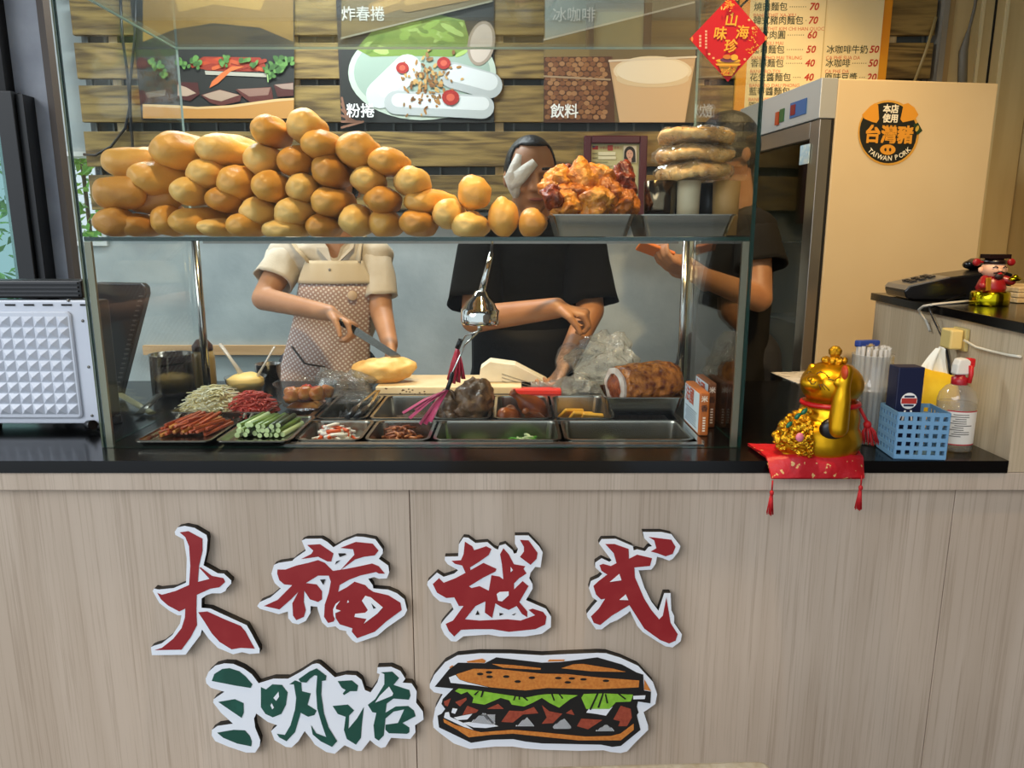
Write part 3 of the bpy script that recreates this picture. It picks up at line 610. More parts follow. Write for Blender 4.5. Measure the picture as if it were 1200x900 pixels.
# ================================================================ posters, menu board, certificate, red diamond
def pm_(hexc, rough=0.55): return mat('print_' + hexc.strip('#'), hexc, rough=rough)
class Print:
    # flat printed picture: coloured shapes layered in tenths of a millimetre on one sheet
    def __init__(s, Y, ox, oy, sc): s.b = MB(); s.Y = Y; s.ox, s.oy, s.sc = ox, oy, sc; s.mats = []; s.keys = {}; s.lv = 0
    def mi(s, h):
        if h not in s.keys: s.keys[h] = len(s.mats); s.mats.append(pm_(h))
        return s.keys[h]
    def pt(s, a, b, k=0): return P(s.ox + a / s.sc, s.oy + b / s.sc, s.Y - 0.0003 * (s.lv + k))
    def poly(s, h, pts, up=True):
        s.lv += 1 if up else 0.06
        v = [s.pt(a, b) for a, b in pts]
        nr = Vector((0, 0, 0))
        for i in range(len(v)): nr += v[i].cross(v[(i + 1) % len(v)])
        s.b.sheet(v[::-1] if nr.y > 0 else v, s.mi(h)); return s
    def oval(s, h, cx, cy, rx, ry, n=20, up=True, rot=0.0):
        c, q = math.cos(rot), math.sin(rot)
        return s.poly(h, [(cx + rx * math.cos(2 * PI * k / n) * c - ry * math.sin(2 * PI * k / n) * q, cy + rx * math.cos(2 * PI * k / n) * q + ry * math.sin(2 * PI * k / n) * c) for k in range(n)], up)
    def bar(s, h, x0, y0, x1, y1, r, up=True):
        d = math.atan2(y1 - y0, x1 - x0); pts = []
        for k in range(9): pts.append((x1 + r * math.cos(d - PI / 2 + PI * k / 8), y1 + r * math.sin(d - PI / 2 + PI * k / 8)))
        for k in range(9): pts.append((x0 + r * math.cos(d + PI / 2 + PI * k / 8), y0 + r * math.sin(d + PI / 2 + PI * k / 8)))
        return s.poly(h, pts, up)
    def text(s, h, body, x, y, px, bold=0.0, slant=0.0, width=None):
        s.lv += 1; p0 = s.pt(x, y); m = (s.pt(x + 100, y) - p0).length / 100
        text_mb(s.b, body, p0, px * m, mi=s.mi(h), bold=bold, slant=slant, width=width * m if width else None); return s
    def build(s, name, parent): return s.b.build(name, s.mats, parent)
YPO = YW - 0.062
def poster(label, x0, x1, ytop, ybot, ox, oy, sc):
    a, b = P(x0, ybot, YPO), P(x1, ybot, YPO); zt = P(600, ytop, YPO).z
    r = thing('food_poster', label, 'poster', ((a.x + b.x) / 2, YPO + 0.006, a.z), 'food posters on the slat wall')
    MB().box(a.x, b.x, YPO, YPO + 0.0065, a.z, zt).build('poster_board', mat('poster_edge', '#2a2622', rough=0.5), r)
    return r, Print(YPO - 0.0003, ox, oy, sc)
rr = random.Random(3)
# sandwich close-up
r, p = poster('food poster with a pork sandwich close-up, left of the other wall posters', 166, 345, -40, 140, 140, 60, 5.4545)
p.poly('#262620', [(145, -540), (1117, -540), (1117, 430), (145, 430)])
p.poly('#8a6a30', [(150, -530), (1112, -530), (1112, -60), (900, -150), (600, -180), (350, -140), (150, -60)])
p.poly('#a9853f', [(300, -500), (1000, -500), (900, -260), (600, -300), (380, -250)])
p.poly('#8e2f1a', [(430, 90), (540, 35), (900, 40), (960, 130), (700, 128), (560, 122)])
for (a, b, c, d, h) in ((470, 95, 640, 50, '#b2431f'), (560, 55, 760, 110, '#a5381c'), (700, 60, 920, 120, '#b8502a'), (760, 110, 930, 60, '#93301a'), (600, 110, 700, 80, '#c25a2c')): p.bar(h, a, b, c, d, 12)
p.poly('#a9a493', [(545, 125), (940, 142), (940, 166), (550, 150)])
p.poly('#cc6a34', [(575, 235), (590, 195), (650, 140), (720, 96), (800, 98), (710, 130), (630, 205)])
for pts, h1, h2, top in (([(365, 198), (500, 200), (512, 275), (450, 320), (370, 300)], '#4a1f18', '#b59c84', [(372, 212), (430, 232), (490, 268), (430, 288), (372, 284)]),
                         ([(520, 280), (640, 243), (780, 282), (772, 320), (650, 348), (580, 330)], '#5a2a20', '#a98f78', [(530, 280), (640, 247), (765, 280), (650, 320), (580, 305)]),
                         ([(740, 245), (970, 228), (985, 318), (840, 328), (800, 300)], '#5a281e', '#8d6a5a', [(752, 242), (965, 232), (950, 280), (830, 290)]),
                         ([(985, 215), (1112, 198), (1112, 285), (1010, 292)], '#4e231b', '#9b8272', [(990, 214), (1110, 203), (1110, 245), (1040, 240)]),
                         ([(150, 260), (330, 230), (350, 320), (170, 330)], '#3a2a22', '#6e6152', [(165, 265), (300, 245), (290, 285), (180, 300)])):
    p.poly(h1, pts); p.poly(h2, top)
p.poly('#bf8843', [(148, 338), (360, 345), (500, 356), (700, 346), (1000, 305), (1115, 298), (1115, 430), (150, 430)])
p.poly('#d8b27a', [(148, 338), (360, 345), (500, 356), (700, 346), (1000, 305), (1115, 298), (1115, 312), (1000, 322), (700, 362), (500, 370), (150, 352)])
p.lv += 1
for cx, cy in ((250, 95), (270, 140), (215, 70), (420, 75), (470, 62), (505, 90), (380, 60), (670, 60), (665, 80), (800, 60), (850, 72), (940, 110), (980, 90), (1010, 125), (1060, 85), (1085, 60), (980, 150), (1020, 60)):
    for q in range(5): p.oval(rr.choice(('#4c7434', '#5d8740', '#3c5f2a')), cx + rr.uniform(-26, 26), cy + rr.uniform(-22, 22), rr.uniform(12, 24), rr.uniform(9, 17), 9, False, rr.uniform(0, 3))
p.bar('#8fae6a', 945, 150, 950, 195, 4)
p.build('printed_picture', r)
# rice rolls
r, p = poster('food poster of white rice rolls on a plate beside the bread pile', 400, 579, -40, 144, 360, 0, 3.75)
p.poly('#22231d', [(150, -150), (820, -150), (820, 538), (150, 538)])
for k in range(6): p.bar('#8a6048', 152, 430 + k * 26, 175 + k * 14, 535, 5)
p.oval('#b9c6b4', 505, 320, 325, 208, 40); p.oval('#97aa9a', 505, 318, 300, 186, 40)
p.poly('#6f8a35', [(215, 215), (300, 120), (420, 90), (560, 60), (690, 90), (720, 200), (640, 250), (430, 245), (280, 250)])
p.lv += 1
for k in range(26): p.oval(rr.choice(('#87a845', '#5f7d2c', '#a0bb62')), rr.uniform(260, 680), rr.uniform(105, 235), rr.uniform(25, 60), rr.uniform(9, 20), 10, False, rr.uniform(-0.8, 0.8))
p.oval('#9a8a78', 765, 190, 60, 100, 24, rot=0.2); p.oval('#c3b4a4', 765, 190, 48, 86, 24, rot=0.2)
p.bar('#c9cdc8', 320, 415, 440, 300, 62); p.bar('#dde0dc', 345, 390, 440, 295, 38)
p.bar('#aeb3b0', 640, 330, 800, 375, 58); p.bar('#cfd3d0', 650, 320, 800, 360, 38)
p.bar('#b4b9b6', 390, 450, 770, 470, 52); p.bar('#d6dad7', 400, 440, 770, 456, 30)
p.lv += 1
for k in range(110): p.oval(rr.choice(('#a8783c', '#7a5024', '#c29a5a', '#8f6a3a')), rr.gauss(535, 52), rr.gauss(350, 58), rr.uniform(6, 15), rr.uniform(4, 8), 7, False, rr.uniform(0, 3))
for cx, cy, q in ((418, 298, 28), (600, 277, 30), (630, 428, 38)): p.oval('#a3231a', cx, cy, q, q * 0.9, 16); p.oval('#cf5a40', cx, cy, q * 0.5, q * 0.45, 10)
p.poly('#6a5a34', [(150, -145), (812, -145), (812, 2), (150, 165)])
for a, b, c, d in ((180, -60, 420, -20), (300, 40, 560, -40), (520, -70, 760, -40), (440, 20, 700, -30)): p.bar('#8a6c34', a, b, c, d, 34); p.bar('#a58446', a, b - 10, c, d - 10, 14)
p.bar('#8f8a72', 150, 168, 812, 4, 4)
p.text('#c9c8bc', '炸春捲', 150, 86, 64, 0.008); p.text('#f4f4ee', '粉捲', 173, 510, 62, 0.014)
p.build('printed_picture', r)
# soy milk
r, p = poster('drinks poster with brown beans and a glass of soy milk', 637, 815, -40, 144, 600, 0, 3.75)
p.poly('#6d5d3c', [(140, -150), (806, -150), (806, 538), (140, 538)])
p.poly('#9aa39a', [(145, -145), (580, -145), (580, 65), (145, 172)]); p.poly('#867a5c', [(585, -145), (800, -145), (800, 12), (585, 62)])
p.bar('#c4bfae', 142, 174, 800, 10, 4)
p.poly('#7f6b40', [(142, 184), (340, 132), (340, 250), (142, 250)])
p.poly('#54331c', [(140, 250), (440, 248), (452, 538), (140, 538)])
p.lv += 1
yy = 262
k = 0
while yy < 515:
    xx = 155 + (k % 2) * 13
    while xx < 425:
        p.oval(rr.choice(('#8f6038', '#7d5030', '#a0744a')), xx + rr.uniform(-3, 3), yy + rr.uniform(-3, 3), 13, 11, 9, False); xx += 27
    yy += 21; k += 1
p.bar('#a58a6a', 142, 335, 430, 350, 4)
p.poly('#c2a078', [(425, 262), (808, 246), (760, 538), (472, 538)])
p.poly('#cfae84', [(440, 300), (795, 290), (758, 536), (474, 536)])
p.oval('#e0cfae', 618, 312, 172, 66, 30); p.oval('#d6bf98', 618, 345, 160, 40, 24); p.oval('#e6d8bc', 618, 312, 160, 56, 30)
p.bar('#d9cbb4', 427, 268, 808, 250, 4)
p.text('#d6d6cc', '冰咖啡', 176, 90, 64, 0.004); p.text('#f4f4ee', '飲料', 168, 512, 62, 0.014)
p.build('printed_picture', r)

# menu board
YM = YPO - 0.01
a, b = P(864, 60, YM), P(1041, 60, YM)
zt, zb_ = P(600, -60, YM).z, P(600, 135, YM).z
mn = thing('menu_board', 'pale yellow price board with orange edges above the fridge', 'menu board', ((a.x + b.x) / 2, YM + 0.012, zb_))
MB().box(a.x, b.x, YM, YM + 0.016, zb_, zt).build('board', mat('menu_orange', '#e6a21c', rough=0.45, col2='#d9801a', vscale=2), mn)
fx0, fx1 = P(876, 60, YM).x, P(1031, 60, YM).x
MB().box(fx0, fx1, YM - 0.002, YM - 0.0002, zb_ + 0.005, zt - 0.005).build('price_sheet', mat('menu_cream', '#f0dfae', rough=0.5, col2='#ead6a0', vscale=3), mn)
xm = P(964, 60, YM).x
MB().box(xm - 0.002, xm + 0.002, YM - 0.003, YM - 0.0021, zb_ + 0.005, zt - 0.005).build('centre_fold', mat('menu_fold', '#c9b27c', rough=0.6), mn)
tx = Print(YM - 0.0022, 0, 0, 1.0)
tx.lv = 2
left = [(-8, '香腸麵包', '70', 'BANH MI NUONG', 952), (12, '燒肉麵包', '70', 'BANH THIT XA-XIU', 952), (28, '韓式豬肉麵包', '70', 'BANH THIT KIM CHI HAN QUOC', 951), (45, '越式肉圓', '60', 'BANH XIU MAI', 950), (62, '起司麵包', '50', 'BANH PHO MAI TRUNG', 949), (78, '香蒜麵包', '40', 'BANH BO-TOI', 947), (94.5, '花生醬麵包', '40', 'BANH BO DAU PHONG', 946), (111, '藍莓醬麵包', '40', 'BANH VIET QUAT', 945), (128, '原味麵包', '30', 'BANH MI', 944)]
xl = P(880, 60, YM).x; xe = P(947, 60, YM).x; xr_ = P(968, 60, YM).x; xre = P(1018, 60, YM).x
m1 = pxm(YM, 60)
def row(x0, xn, y, name, price, sub):
    z = P(600, y, YM).z
    text_mb(tx.b, name, (x0, YM - 0.0028, z), 9.8 * m1, mi=tx.mi('#2f3a26'), bold=0.008)
    text_mb(tx.b, price, (xn, YM - 0.0028, z), 11 * m1, mi=tx.mi('#b8301f'), bold=0.02, slant=0.2)
    text_mb(tx.b, sub, (x0, YM - 0.0028, z - 7.4 * m1), 5.6 * m1, mi=tx.mi('#cf6a4a'))
    nx = x0 + len(name) * 9.8 * m1 + 0.008
    while nx < xn - 0.008:
        tx.b.sheet([Vector((nx, YM - 0.0028, z + 0.010)), Vector((nx + 0.003, YM - 0.0028, z + 0.010)), Vector((nx + 0.003, YM - 0.0028, z + 0.013)), Vector((nx, YM - 0.0028, z + 0.013))], tx.mi('#2f3a26')); nx += 0.0085
for y, n, c, sub, _ in left: row(xl, xe - 0.01, y, n, c, sub)
for y, n, c, sub in ((62, '冰咖啡牛奶', '50', 'CA PHE SUA DA'), (78, '冰咖啡', '50', 'CA PHE DA'), (94.5, '原味豆漿', '20', 'SUA DAU NANH')): row(xr_, xre, y, n, c, sub)
tx.build('lettering', mn)

# framed certificate
YC = YPO - 0.012
ox, oy, sc = 676, 150, 11.244
cfr = thing('framed_certificate', 'certificate with portrait photo in a dark red frame behind the fried chicken', 'certificate', (P(720, 262, YC).x, YC + 0.02, P(720, 262, YC).z))
c0, c1 = P(ox + 85 / sc, 200, YC).x, P(ox + 912 / sc, 200, YC).x
zt, zb2 = P(700, oy + 105 / sc, YC).z, P(700, 262, YC).z
w = 0.030
FRC = mat('frame_dark_red', '#4a1218', rough=0.3)
for n_, bx in (('frame_side', (c0, c0 + w, zb2, zt)), ('frame_side', (c1 - w, c1, zb2, zt)), ('frame_top', (c0 + w, c1 - w, zt - w, zt)), ('frame_bottom', (c0 + w, c1 - w, zb2, zb2 + w))):
    MB().box(bx[0], bx[1], YC - 0.016, YC + 0.012, bx[2], bx[3]).build(n_, FRC, cfr, bev=0.004)
p = Print(YC - 0.001, ox, oy, sc)
p.poly('#b9b383', [(165, 185), (825, 185), (825, 1240), (165, 1240)])
p.poly('#a02c2c', [(205, 235), (280, 235), (280, 285), (205, 285)]); p.poly('#2c2f5a', [(207, 237), (238, 237), (238, 258), (207, 258)])
p.poly('#a8463a', [(405, 225), (475, 225), (475, 298), (405, 298)])
p.text('#8c4a3a', '中華民', 298, 275, 38); p.text('#8c4a3a', '技術士', 486, 275, 38)
p.poly('#d8d2b0', [(283, 315), (510, 315), (510, 360), (283, 360)]); p.poly('#d8d2b0', [(283, 372), (515, 372), (515, 412), (283, 412)])
for yy, a_, b_ in ((335, 205, 270), (395, 205, 270), (450, 195, 410), (505, 195, 470), (600, 260, 570), (640, 200, 780), (715, 370, 470)): p.poly('#6d6a48', [(a_, yy - 5), (b_, yy - 5), (b_, yy + 5), (a_, yy + 5)])
p.poly('#c9c2b0', [(615, 235), (785, 235), (785, 455), (615, 455)])
p.oval('#191413', 697, 330, 74, 90, 24); p.poly('#191413', [(623, 330), (771, 330), (775, 450), (618, 450)]); p.oval('#c99a82', 697, 348, 45, 62, 20)
p.poly('#c99a82', [(675, 395), (720, 395), (722, 448), (672, 448)])
p.oval('#3a2420', 679, 335, 9, 4, 8); p.oval('#3a2420', 715, 335, 9, 4, 8); p.oval('#9a4a44', 697, 385, 13, 5, 8)
for yy in (515, 545): p.poly('#55523a', [(650, yy - 8), (730, yy - 8), (730, yy + 8), (650, yy + 8)])
p.build('printed_sheet', cfr)

# red diamond of New Year characters on the glass
YD = YG - 0.0016
dm = thing('red_diamond_sign', 'red paper diamond with gold characters stuck to the glass front', 'paper sign', P(852, 95, YD))
o9 = lambda a, b: (800 + a / 9.0, b / 9.0)
MB().prism([P(*o9(*q), YD) for q in ((505, -45), (895, 400), (478, 862), (72, 410))], (0, 0.0008, 0)).build('paper', mat('diamond_red', '#c0121a', rough=0.45), dm)
p = Print(YD - 0.0004, 800, 0, 9.0)
G1, G2 = '#e8ab34', '#d98f2c'
for ch, x, y in (('山', 437, 262), ('味', 318, 408), ('海', 552, 395), ('珍', 428, 540)): p.text(G1, ch, x, y, 140, 0.018, 0.12)
p.poly('#b9862a', [(360, 650), (605, 650), (560, 740), (520, 800), (430, 800), (395, 730)])
p.oval(G1, 480, 640, 132, 22); p.oval('#6a3a50', 480, 632, 85, 26); p.oval(G1, 545, 605, 40, 32); p.oval('#c9772c', 470, 600, 46, 24)
p.poly(G1, [(345, 672), (615, 672), (600, 690), (360, 690)])
for k in range(22): p.oval(rr.choice((G1, '#c01018', G2)), 478 + rr.uniform(-75, 75), 745 + rr.uniform(-45, 45), 10, 6, 7, k == 0, rr.uniform(0, 3))
for k in range(26): p.oval(rr.choice((G1, G2, '#f0c060')), 490 + rr.gauss(0, 48), 55 + rr.gauss(0, 30), rr.uniform(8, 22), rr.uniform(4, 8), 7, k == 0, rr.uniform(0, 3))
for (cx, cy) in ((760, 300), (740, 400), (775, 350), (700, 520), (770, 500), (730, 530)):
    for k in range(5): p.oval(rr.choice((G1, G2)), cx + rr.gauss(0, 18), cy + rr.gauss(0, 18), rr.uniform(8, 20), rr.uniform(3, 6), 7, k == 0, rr.uniform(0, 3))
for cx, cy in ((325, 612), (655, 625), (700, 210), (740, 300), (280, 570)): p.oval('#e6b070', cx, cy, 14, 12, 8)
for yy in range(320, 520, 34): p.poly('#d8a88a', [(236, yy), (258, yy), (258, yy + 22), (236, yy + 22)], yy == 320)
for yy in range(370, 500, 34): p.poly('#d8a88a', [(174, yy), (196, yy), (196, yy + 22), (174, yy + 22)], False)
p.oval('#e08a3a', 100, 412, 12, 28, 6); p.oval('#e08a3a', 878, 402, 14, 28, 6)
p.build('gold_print', dm)

# loose black cables on the left slats
for pts in ([(140, -30), (143, 40), (150, 90), (152, 125), (147, 150), (130, 172), (112, 182), (98, 181)], [(160, -30), (158, 45), (152, 100), (153, 135), (156, 178), (158, 240)]):
    tag(MB().tube([P(x, y, YPO - 0.006) for x, y in pts], 0.0055, 8).build('black_cable', BLACK), 'black cable %s the slat wall left of the posters' % ('curling across' if pts[0][0] == 140 else 'hanging straight down'), 'cable', 'black cables on the slat wall')
# ================================================================ fridge
FA = math.radians(8)
FO = Vector((1.000, 2.36, 0.0)); FX = Vector((math.cos(FA), math.sin(FA), 0)); FY = Vector((-math.sin(FA), math.cos(FA), 0)); FR = rotz(FA)
FH = 1.893
fridge = thing('display_fridge', 'tall beige glass-door fridge behind the raised counter', 'fridge', FO + FX * 0.27 + FY * 0.27)
def fb(x0, x1, y0, y1, z0, z1): return MB().obox(FO + FX * (x0 + x1) / 2 + FY * (y0 + y1) / 2 + Vector((0, 0, (z0 + z1) / 2)), (x1 - x0, y1 - y0, z1 - z0), FR)
FBE = mat('fridge_enamel', '#d9c49c', rough=0.32, col2='#d3bd94', vscale=2.5)
FST = mat('fridge_steel', '#a9a59c', rough=0.3, metal=0.85)
FIN = mat('fridge_inside', '#3a3d3c', rough=0.5)
fw, fd = 0.545, 0.56
fb(0.0, fw, 0.0, 0.025, 0.06, FH).build('side_panel', FBE, fridge, bev=0.004)
fb(0.0, fw, fd - 0.025, fd, 0.06, FH).build('side_panel', FBE, fridge, bev=0.004)
fb(0.0, fw, 0.0255, fd - 0.0255, FH - 0.03, FH).build('roof', FBE, fridge)
fb(fw - 0.02, fw, 0.0255, fd - 0.0255, 0.06, FH - 0.031).build('back_panel', FIN, fridge)
fb(0.0, fw - 0.021, 0.0255, fd - 0.0255, 0.06, 0.10).build('base', FIN, fridge)
for y_ in (0.05, fd - 0.05):
    for x_ in (0.05, fw - 0.05):
        c = FO + FX * x_ + FY * y_
        MB().tube([c, c + Vector((0, 0, 0.0595))], 0.018, 10).build('foot', BLACK, fridge)
zh = P(965, 137, 2.33).z
hd = fb(-0.056, -0.001, -0.002, fd, zh, FH).build('header', mat('header_grey', '#b9bcb9', rough=0.35, metal=0.3), fridge, bev=0.002)
# door: steel frame with a dark glass pane
for n_, a in (('door_frame', (0.0, 0.055, 0.10, zh - 0.002)), ('door_frame', (fd - 0.055, fd, 0.10, zh - 0.002)), ('door_frame', (0.0555, fd - 0.0555, zh - 0.055, zh - 0.002)), ('door_frame', (0.0555, fd - 0.0555, 0.10, 0.18))):
    fb(-0.050, -0.012, a[0], a[1], a[2], a[3]).build(n_, FST, fridge, bev=0.002)
fb(-0.0115, -0.0005, 0.0, fd, 0.10, zh - 0.002).build('gasket', DARK, fridge) if False else None
for a in ((0.004, 0.012), (fd - 0.012, fd - 0.004)):
    fb(-0.0115, -0.0005, a[0], a[1], 0.10, zh - 0.002).build('gasket', DARK, fridge)
fb(-0.034, -0.028, 0.0555, fd - 0.0555, 0.1805, zh - 0.0555).build('door_glass', clear('fridge_glass', (0.62, 0.66, 0.64), 0.06), fridge)
for zz in (0.55, 0.85, 1.12, 1.40):
    s = MB()
    for k in range(14): 
        yy = 0.04 + k * (fd - 0.08) / 13
        s.tube([FO + FX * 0.03 + FY * yy + Vector((0, 0, zz)), FO + FX * (fw - 0.04) + FY * yy + Vector((0, 0, zz))], 0.0022, 6)
    for x_ in (0.03, fw - 0.04): s.tube([FO + FX * x_ + FY * 0.03 + Vector((0, 0, zz)), FO + FX * x_ + FY * (fd - 0.03) + Vector((0, 0, zz))], 0.003, 6)
    s.build('wire_shelf', STEEL, fridge)
def onhead(y0, y1, z0, z1, t=0.003): return fb(-0.056 - t, -0.0562, y0, y1, z0, z1)
zc_ = (zh + FH) / 2 - 0.012
dsp = onhead(0.075, 0.175, zc_ - 0.022, zc_ + 0.026).build('display', mat('lcd_blue', '#2f5f98', rough=0.3), hd)
onhead(0.140, 0.168, zc_ - 0.014, zc_ + 0.018, 0.005).build('indicator', mat('display_red', '#7a1c24', rough=0.3), hd)
onhead(0.215, 0.245, zc_ - 0.024, zc_ + 0.018).build('switch', mat('switch_green', '#1f5a30', rough=0.3), hd)
onhead(0.2465, 0.268, zc_ - 0.030, zc_ + 0.012, 0.006).build('switch', mat('switch_red', '#a8421f', rough=0.3), hd)
tag(MB().obox(FO + FX * -0.0535 + FY * 0.07 + Vector((0, 0, zh - 0.10)), (0.003, 0.055, 0.06), FR).build('door_sticker', mat('sticker_blue', '#9fc4d6', rough=0.5, col2='#d6e2e0', vscale=60), fridge))
# pork-origin sticker on the fridge side
o10 = lambda a, b: (995 + a / 9.474, 105 + b / 9.474)
def fside(xp, yp, off):          # point on the fridge's beige side seen at a pixel
    d = ray(xp, yp); e = Vector((0, 0, EYE)); t = (FO - e).dot(FY) / d.dot(FY); return e + d * t - FY * off
ps = thing('pork_sticker', 'round black and gold pork origin sticker on the beige fridge side', 'sticker', fside(1041, 192, 0.001))
class FP(Print):
    def pt(s, a, b, k=0): return fside(s.ox + a / s.sc, s.oy + b / s.sc, 0.0012 + 0.0003 * (s.lv + k))
    def text(s, h, body, x, y, px, bold=0.0, slant=0.0, ang=0.0):
        s.lv += 1; p0 = s.pt(x, y); m = (s.pt(x + 100, y) - p0).length / 100
        ax = FX * math.cos(ang) + Vector((0, 0, 1)) * math.sin(ang); up = Vector((0, 0, 1)) * math.cos(ang) - FX * math.sin(ang)
        text_mb(s.b, body, p0, px * m, ax, up, s.mi(h), bold); return s
p = FP(0, 995, 105, 9.474)
p.oval('#cf9a3a', 435, 480, 338, 362, 40); p.oval('#14170f', 430, 480, 318, 338, 40)
p.poly('#d9952a', [(140, 280), (230, 185), (285, 150), (318, 175), (328, 330), (300, 372), (250, 360), (165, 325)])
p.poly('#d9952a', [(600, 165), (650, 150), (720, 200), (765, 280), (725, 335), (640, 355), (590, 365), (565, 330)])
p.text('#efe9d2', '本店', 368, 250, 88, 0.03); p.text('#efe9d2', '使用', 362, 355, 88, 0.03); p.text('#d9952a', '台灣豬', 158, 570, 182, 0.035)
p.oval('#d9952a', 422, 668, 86, 58, 24); p.oval('#2a1c0c', 395, 668, 13, 20, 10); p.oval('#2a1c0c', 447, 668, 13, 20, 10)
p.poly('#1f3a1c', [(700, 390), (755, 368), (805, 460), (745, 505)]); p.oval('#c0a040', 745, 435, 18, 36, 10, rot=0.4)
adv = {'T': 0.9, 'A': 1.0, 'I': 0.5, 'W': 1.45, 'N': 1.1, ' ': 0.6, 'P': 1.0, 'O': 1.15, 'R': 1.0, 'K': 0.95}
word = 'TAIWAN PORK'; tot = sum(adv[c] for c in word); acc = 0.0
for ch in word:
    a = math.radians(-50 + 101 * (acc + 0.5 * adv[ch]) / tot)
    if ch != ' ':
        bx_, by_ = 428 + 306 * math.sin(a), 478 + 312 * math.cos(a); hw = 23 * adv[ch]
        p.text('#efe9d2', ch, bx_ - hw * math.cos(a), by_ + hw * math.sin(a), 68, 0.012, 0.0, a)
    acc += adv[ch]
p.build('print', ps)

# ================================================================ things on the lower worktop, right of the case
# folded paper lying on the worktop
q = [G(903, 437, ZC), G(944, 436, ZC), G(955, 446, ZC), G(935, 450, ZC)]
pa = MB().prism([v + Vector((0, 0, 0.0006)) for v in q], (0, 0, 0.0016), 0)
tag(pa.build('paper_sheet', mat('sheet_white', '#ded9cf', rough=0.7, col2='#5f5a56', vscale=26, lo=0.55, hi=0.62, stretch=(1, 4, 1))), 'printed white paper lying on the worktop behind the cat', 'paper')
# red cushion with tassels
cu_ = thing('red_cushion', 'red brocade cushion under the golden cat, hanging over the worktop edge', 'cushion', (0.62, 1.44, ZC + 0.002))
A = G(876, 516, ZC + 0.014); B = P(904, 561, YF - 0.024); Cc = P(1013, 556, YF - 0.024); D = G(1004, 520, ZC + 0.014)
mb = MB(); N = 22
def cush(u, v, side):
    e = A.lerp(D, u).lerp(B.lerp(Cc, u), v)
    pinch = (1 - (2 * u - 1) ** 4) * (1 - (2 * v - 1) ** 4)
    base = e.copy()
    ym = A.lerp(D, u).y + (YF - 0.024 - A.lerp(D, u).y) * v
    # rest on the worktop, then fold down over the front edge
    rest = ZC + 0.004
    if base.y < YF + 0.006: z = ZC + 0.005 - (YF + 0.006 - base.y) * (ZC + 0.005 - e.z * 0 - min(B.z, Cc.z)) / 0.030
    else: z = ZC + 0.005
    nx = (0.014 if base.y < YF + 0.006 else 0.003) * pinch
    out = Vector((0, -0.7, 0.7)) if base.y < YF + 0.006 else Vector((0, 0, 1))
    wob = noise.noise(Vector((u * 5, v * 5, side))) * 0.003
    return Vector((base.x, base.y, z)) + out * ((nx + 0.002) * (1.5 if side > 0 else -0.6) + wob * (side > 0))
for side in (1, -1):
    vs_ = [cush(i / N, j / N, side) for j in range(N + 1) for i in range(N + 1)]
    fs_ = [(j * (N + 1) + i, j * (N + 1) + i + 1, (j + 1) * (N + 1) + i + 1, (j + 1) * (N + 1) + i) for j in range(N) for i in range(N)]
    mb.add(vs_, [f[::-1] if side > 0 else f for f in fs_], 0, True)
BRO = mat('red_brocade', '#b80f1c', rough=0.45, col2='#d6a86a', vscale=75, detail=2, lo=0.66, hi=0.69, bump=0.2, bscale=60)
mb.build('pillow', BRO, cu_)
TAS = mat('tassel_red', '#b50d16', rough=0.6)
for xt, yt in ((905.5, 563), (1010, 557)):
    t0 = P(xt, yt, YF - 0.026); m = pxm(YF, 580)
    t = MB(); t.tube([t0, t0 - Vector((0, 0, 12 * m))], 0.0016, 6); t.ell(t0 - Vector((0, 0, 15 * m)), (0.0042, 0.0042, 0.006), 10, 6)
    for k in range(14):
        an = k * 2.4; r1 = 0.0008 + 0.0028 * ((k % 5) / 5)
        t.tube([t0 - Vector((0, 0, 16 * m)) + Vector((math.cos(an) * r1 * 0.6, math.sin(an) * r1 * 0.6, 0)), t0 - Vector((0, 0, (40 + k % 3) * m)) + Vector((math.cos(an) * r1 * 2.2, math.sin(an) * r1 * 2.2, 0))], 0.0011, 5)
    t.build('tassel', TAS, cu_)
# golden beckoning cat
GOLD = mat('gold_lacquer', '#dca41a', rough=0.34, metal=0.92)
GOLDR = mat('gold_relief', '#dca626', rough=0.26, metal=0.95, bump=0.6, bscale=160)
YCAT = 1.425
def cp(a, b, dy=0.0): return P(890 + a / 5.453, 395 + b / 5.453, YCAT + dy)
mcat = pxm(YCAT, 480) / 5.453
base = cp(370, 800); base.z = ZC + 0.012
cat = thing('lucky_cat', 'golden beckoning cat figurine with red collar sitting on the red cushion', 'figurine', base)
bd = MB()
bd.ell(cp(375, 640), (265 * mcat, 0.074, 175 * mcat), 28, 18)
bd.ell(cp(440, 520, 0.004), (185 * mcat, 0.062, 200 * mcat), 24, 16)
bd.ell(cp(250, 650, -0.02), (150 * mcat, 0.05, 120 * mcat), 20, 14)
bd.ell(cp(462, 298, -0.006), (190 * mcat, 0.058, 145 * mcat), 28, 18, 0, rotz(0.0))
bd.ell(cp(345, 292, -0.030), (82 * mcat, 0.024, 52 * mcat), 18, 12)       # muzzle
for ea, eb in ((338, 195), (578, 205)):                                  # ears
    c = cp(ea, eb); bd.lathe([(0.019, -0.02), (0.014, -0.002), (0.007, 0.008), (0.0001, 0.011)], c, 14, 0, roty(-0.45 if ea < 400 else 0.45), 1.0, 0.55)
for fa in (210, 530): bd.ell(cp(fa, 775, -0.035), (0.026, 0.024, 0.014), 16, 10)
body_cat = remesh(bd, 0.0035, 5); body_cat.build('body', GOLD, cat)
arm = MB()
for (a0, b0, r0, a1, b1, r1) in ((500, 580, 0.020, 525, 400, 0.017), (525, 400, 0.017, 535, 320, 0.013), (535, 320, 0.013, 560, 215, 0.012), (500, 290, 0.009, 530, 310, 0.010)):
    arm.capsule(cp(a0, b0, -0.070), r0, cp(a1, b1, -0.070), r1)
remesh(arm, 0.003, 4).build('beckoning_arm', GOLD, cat)
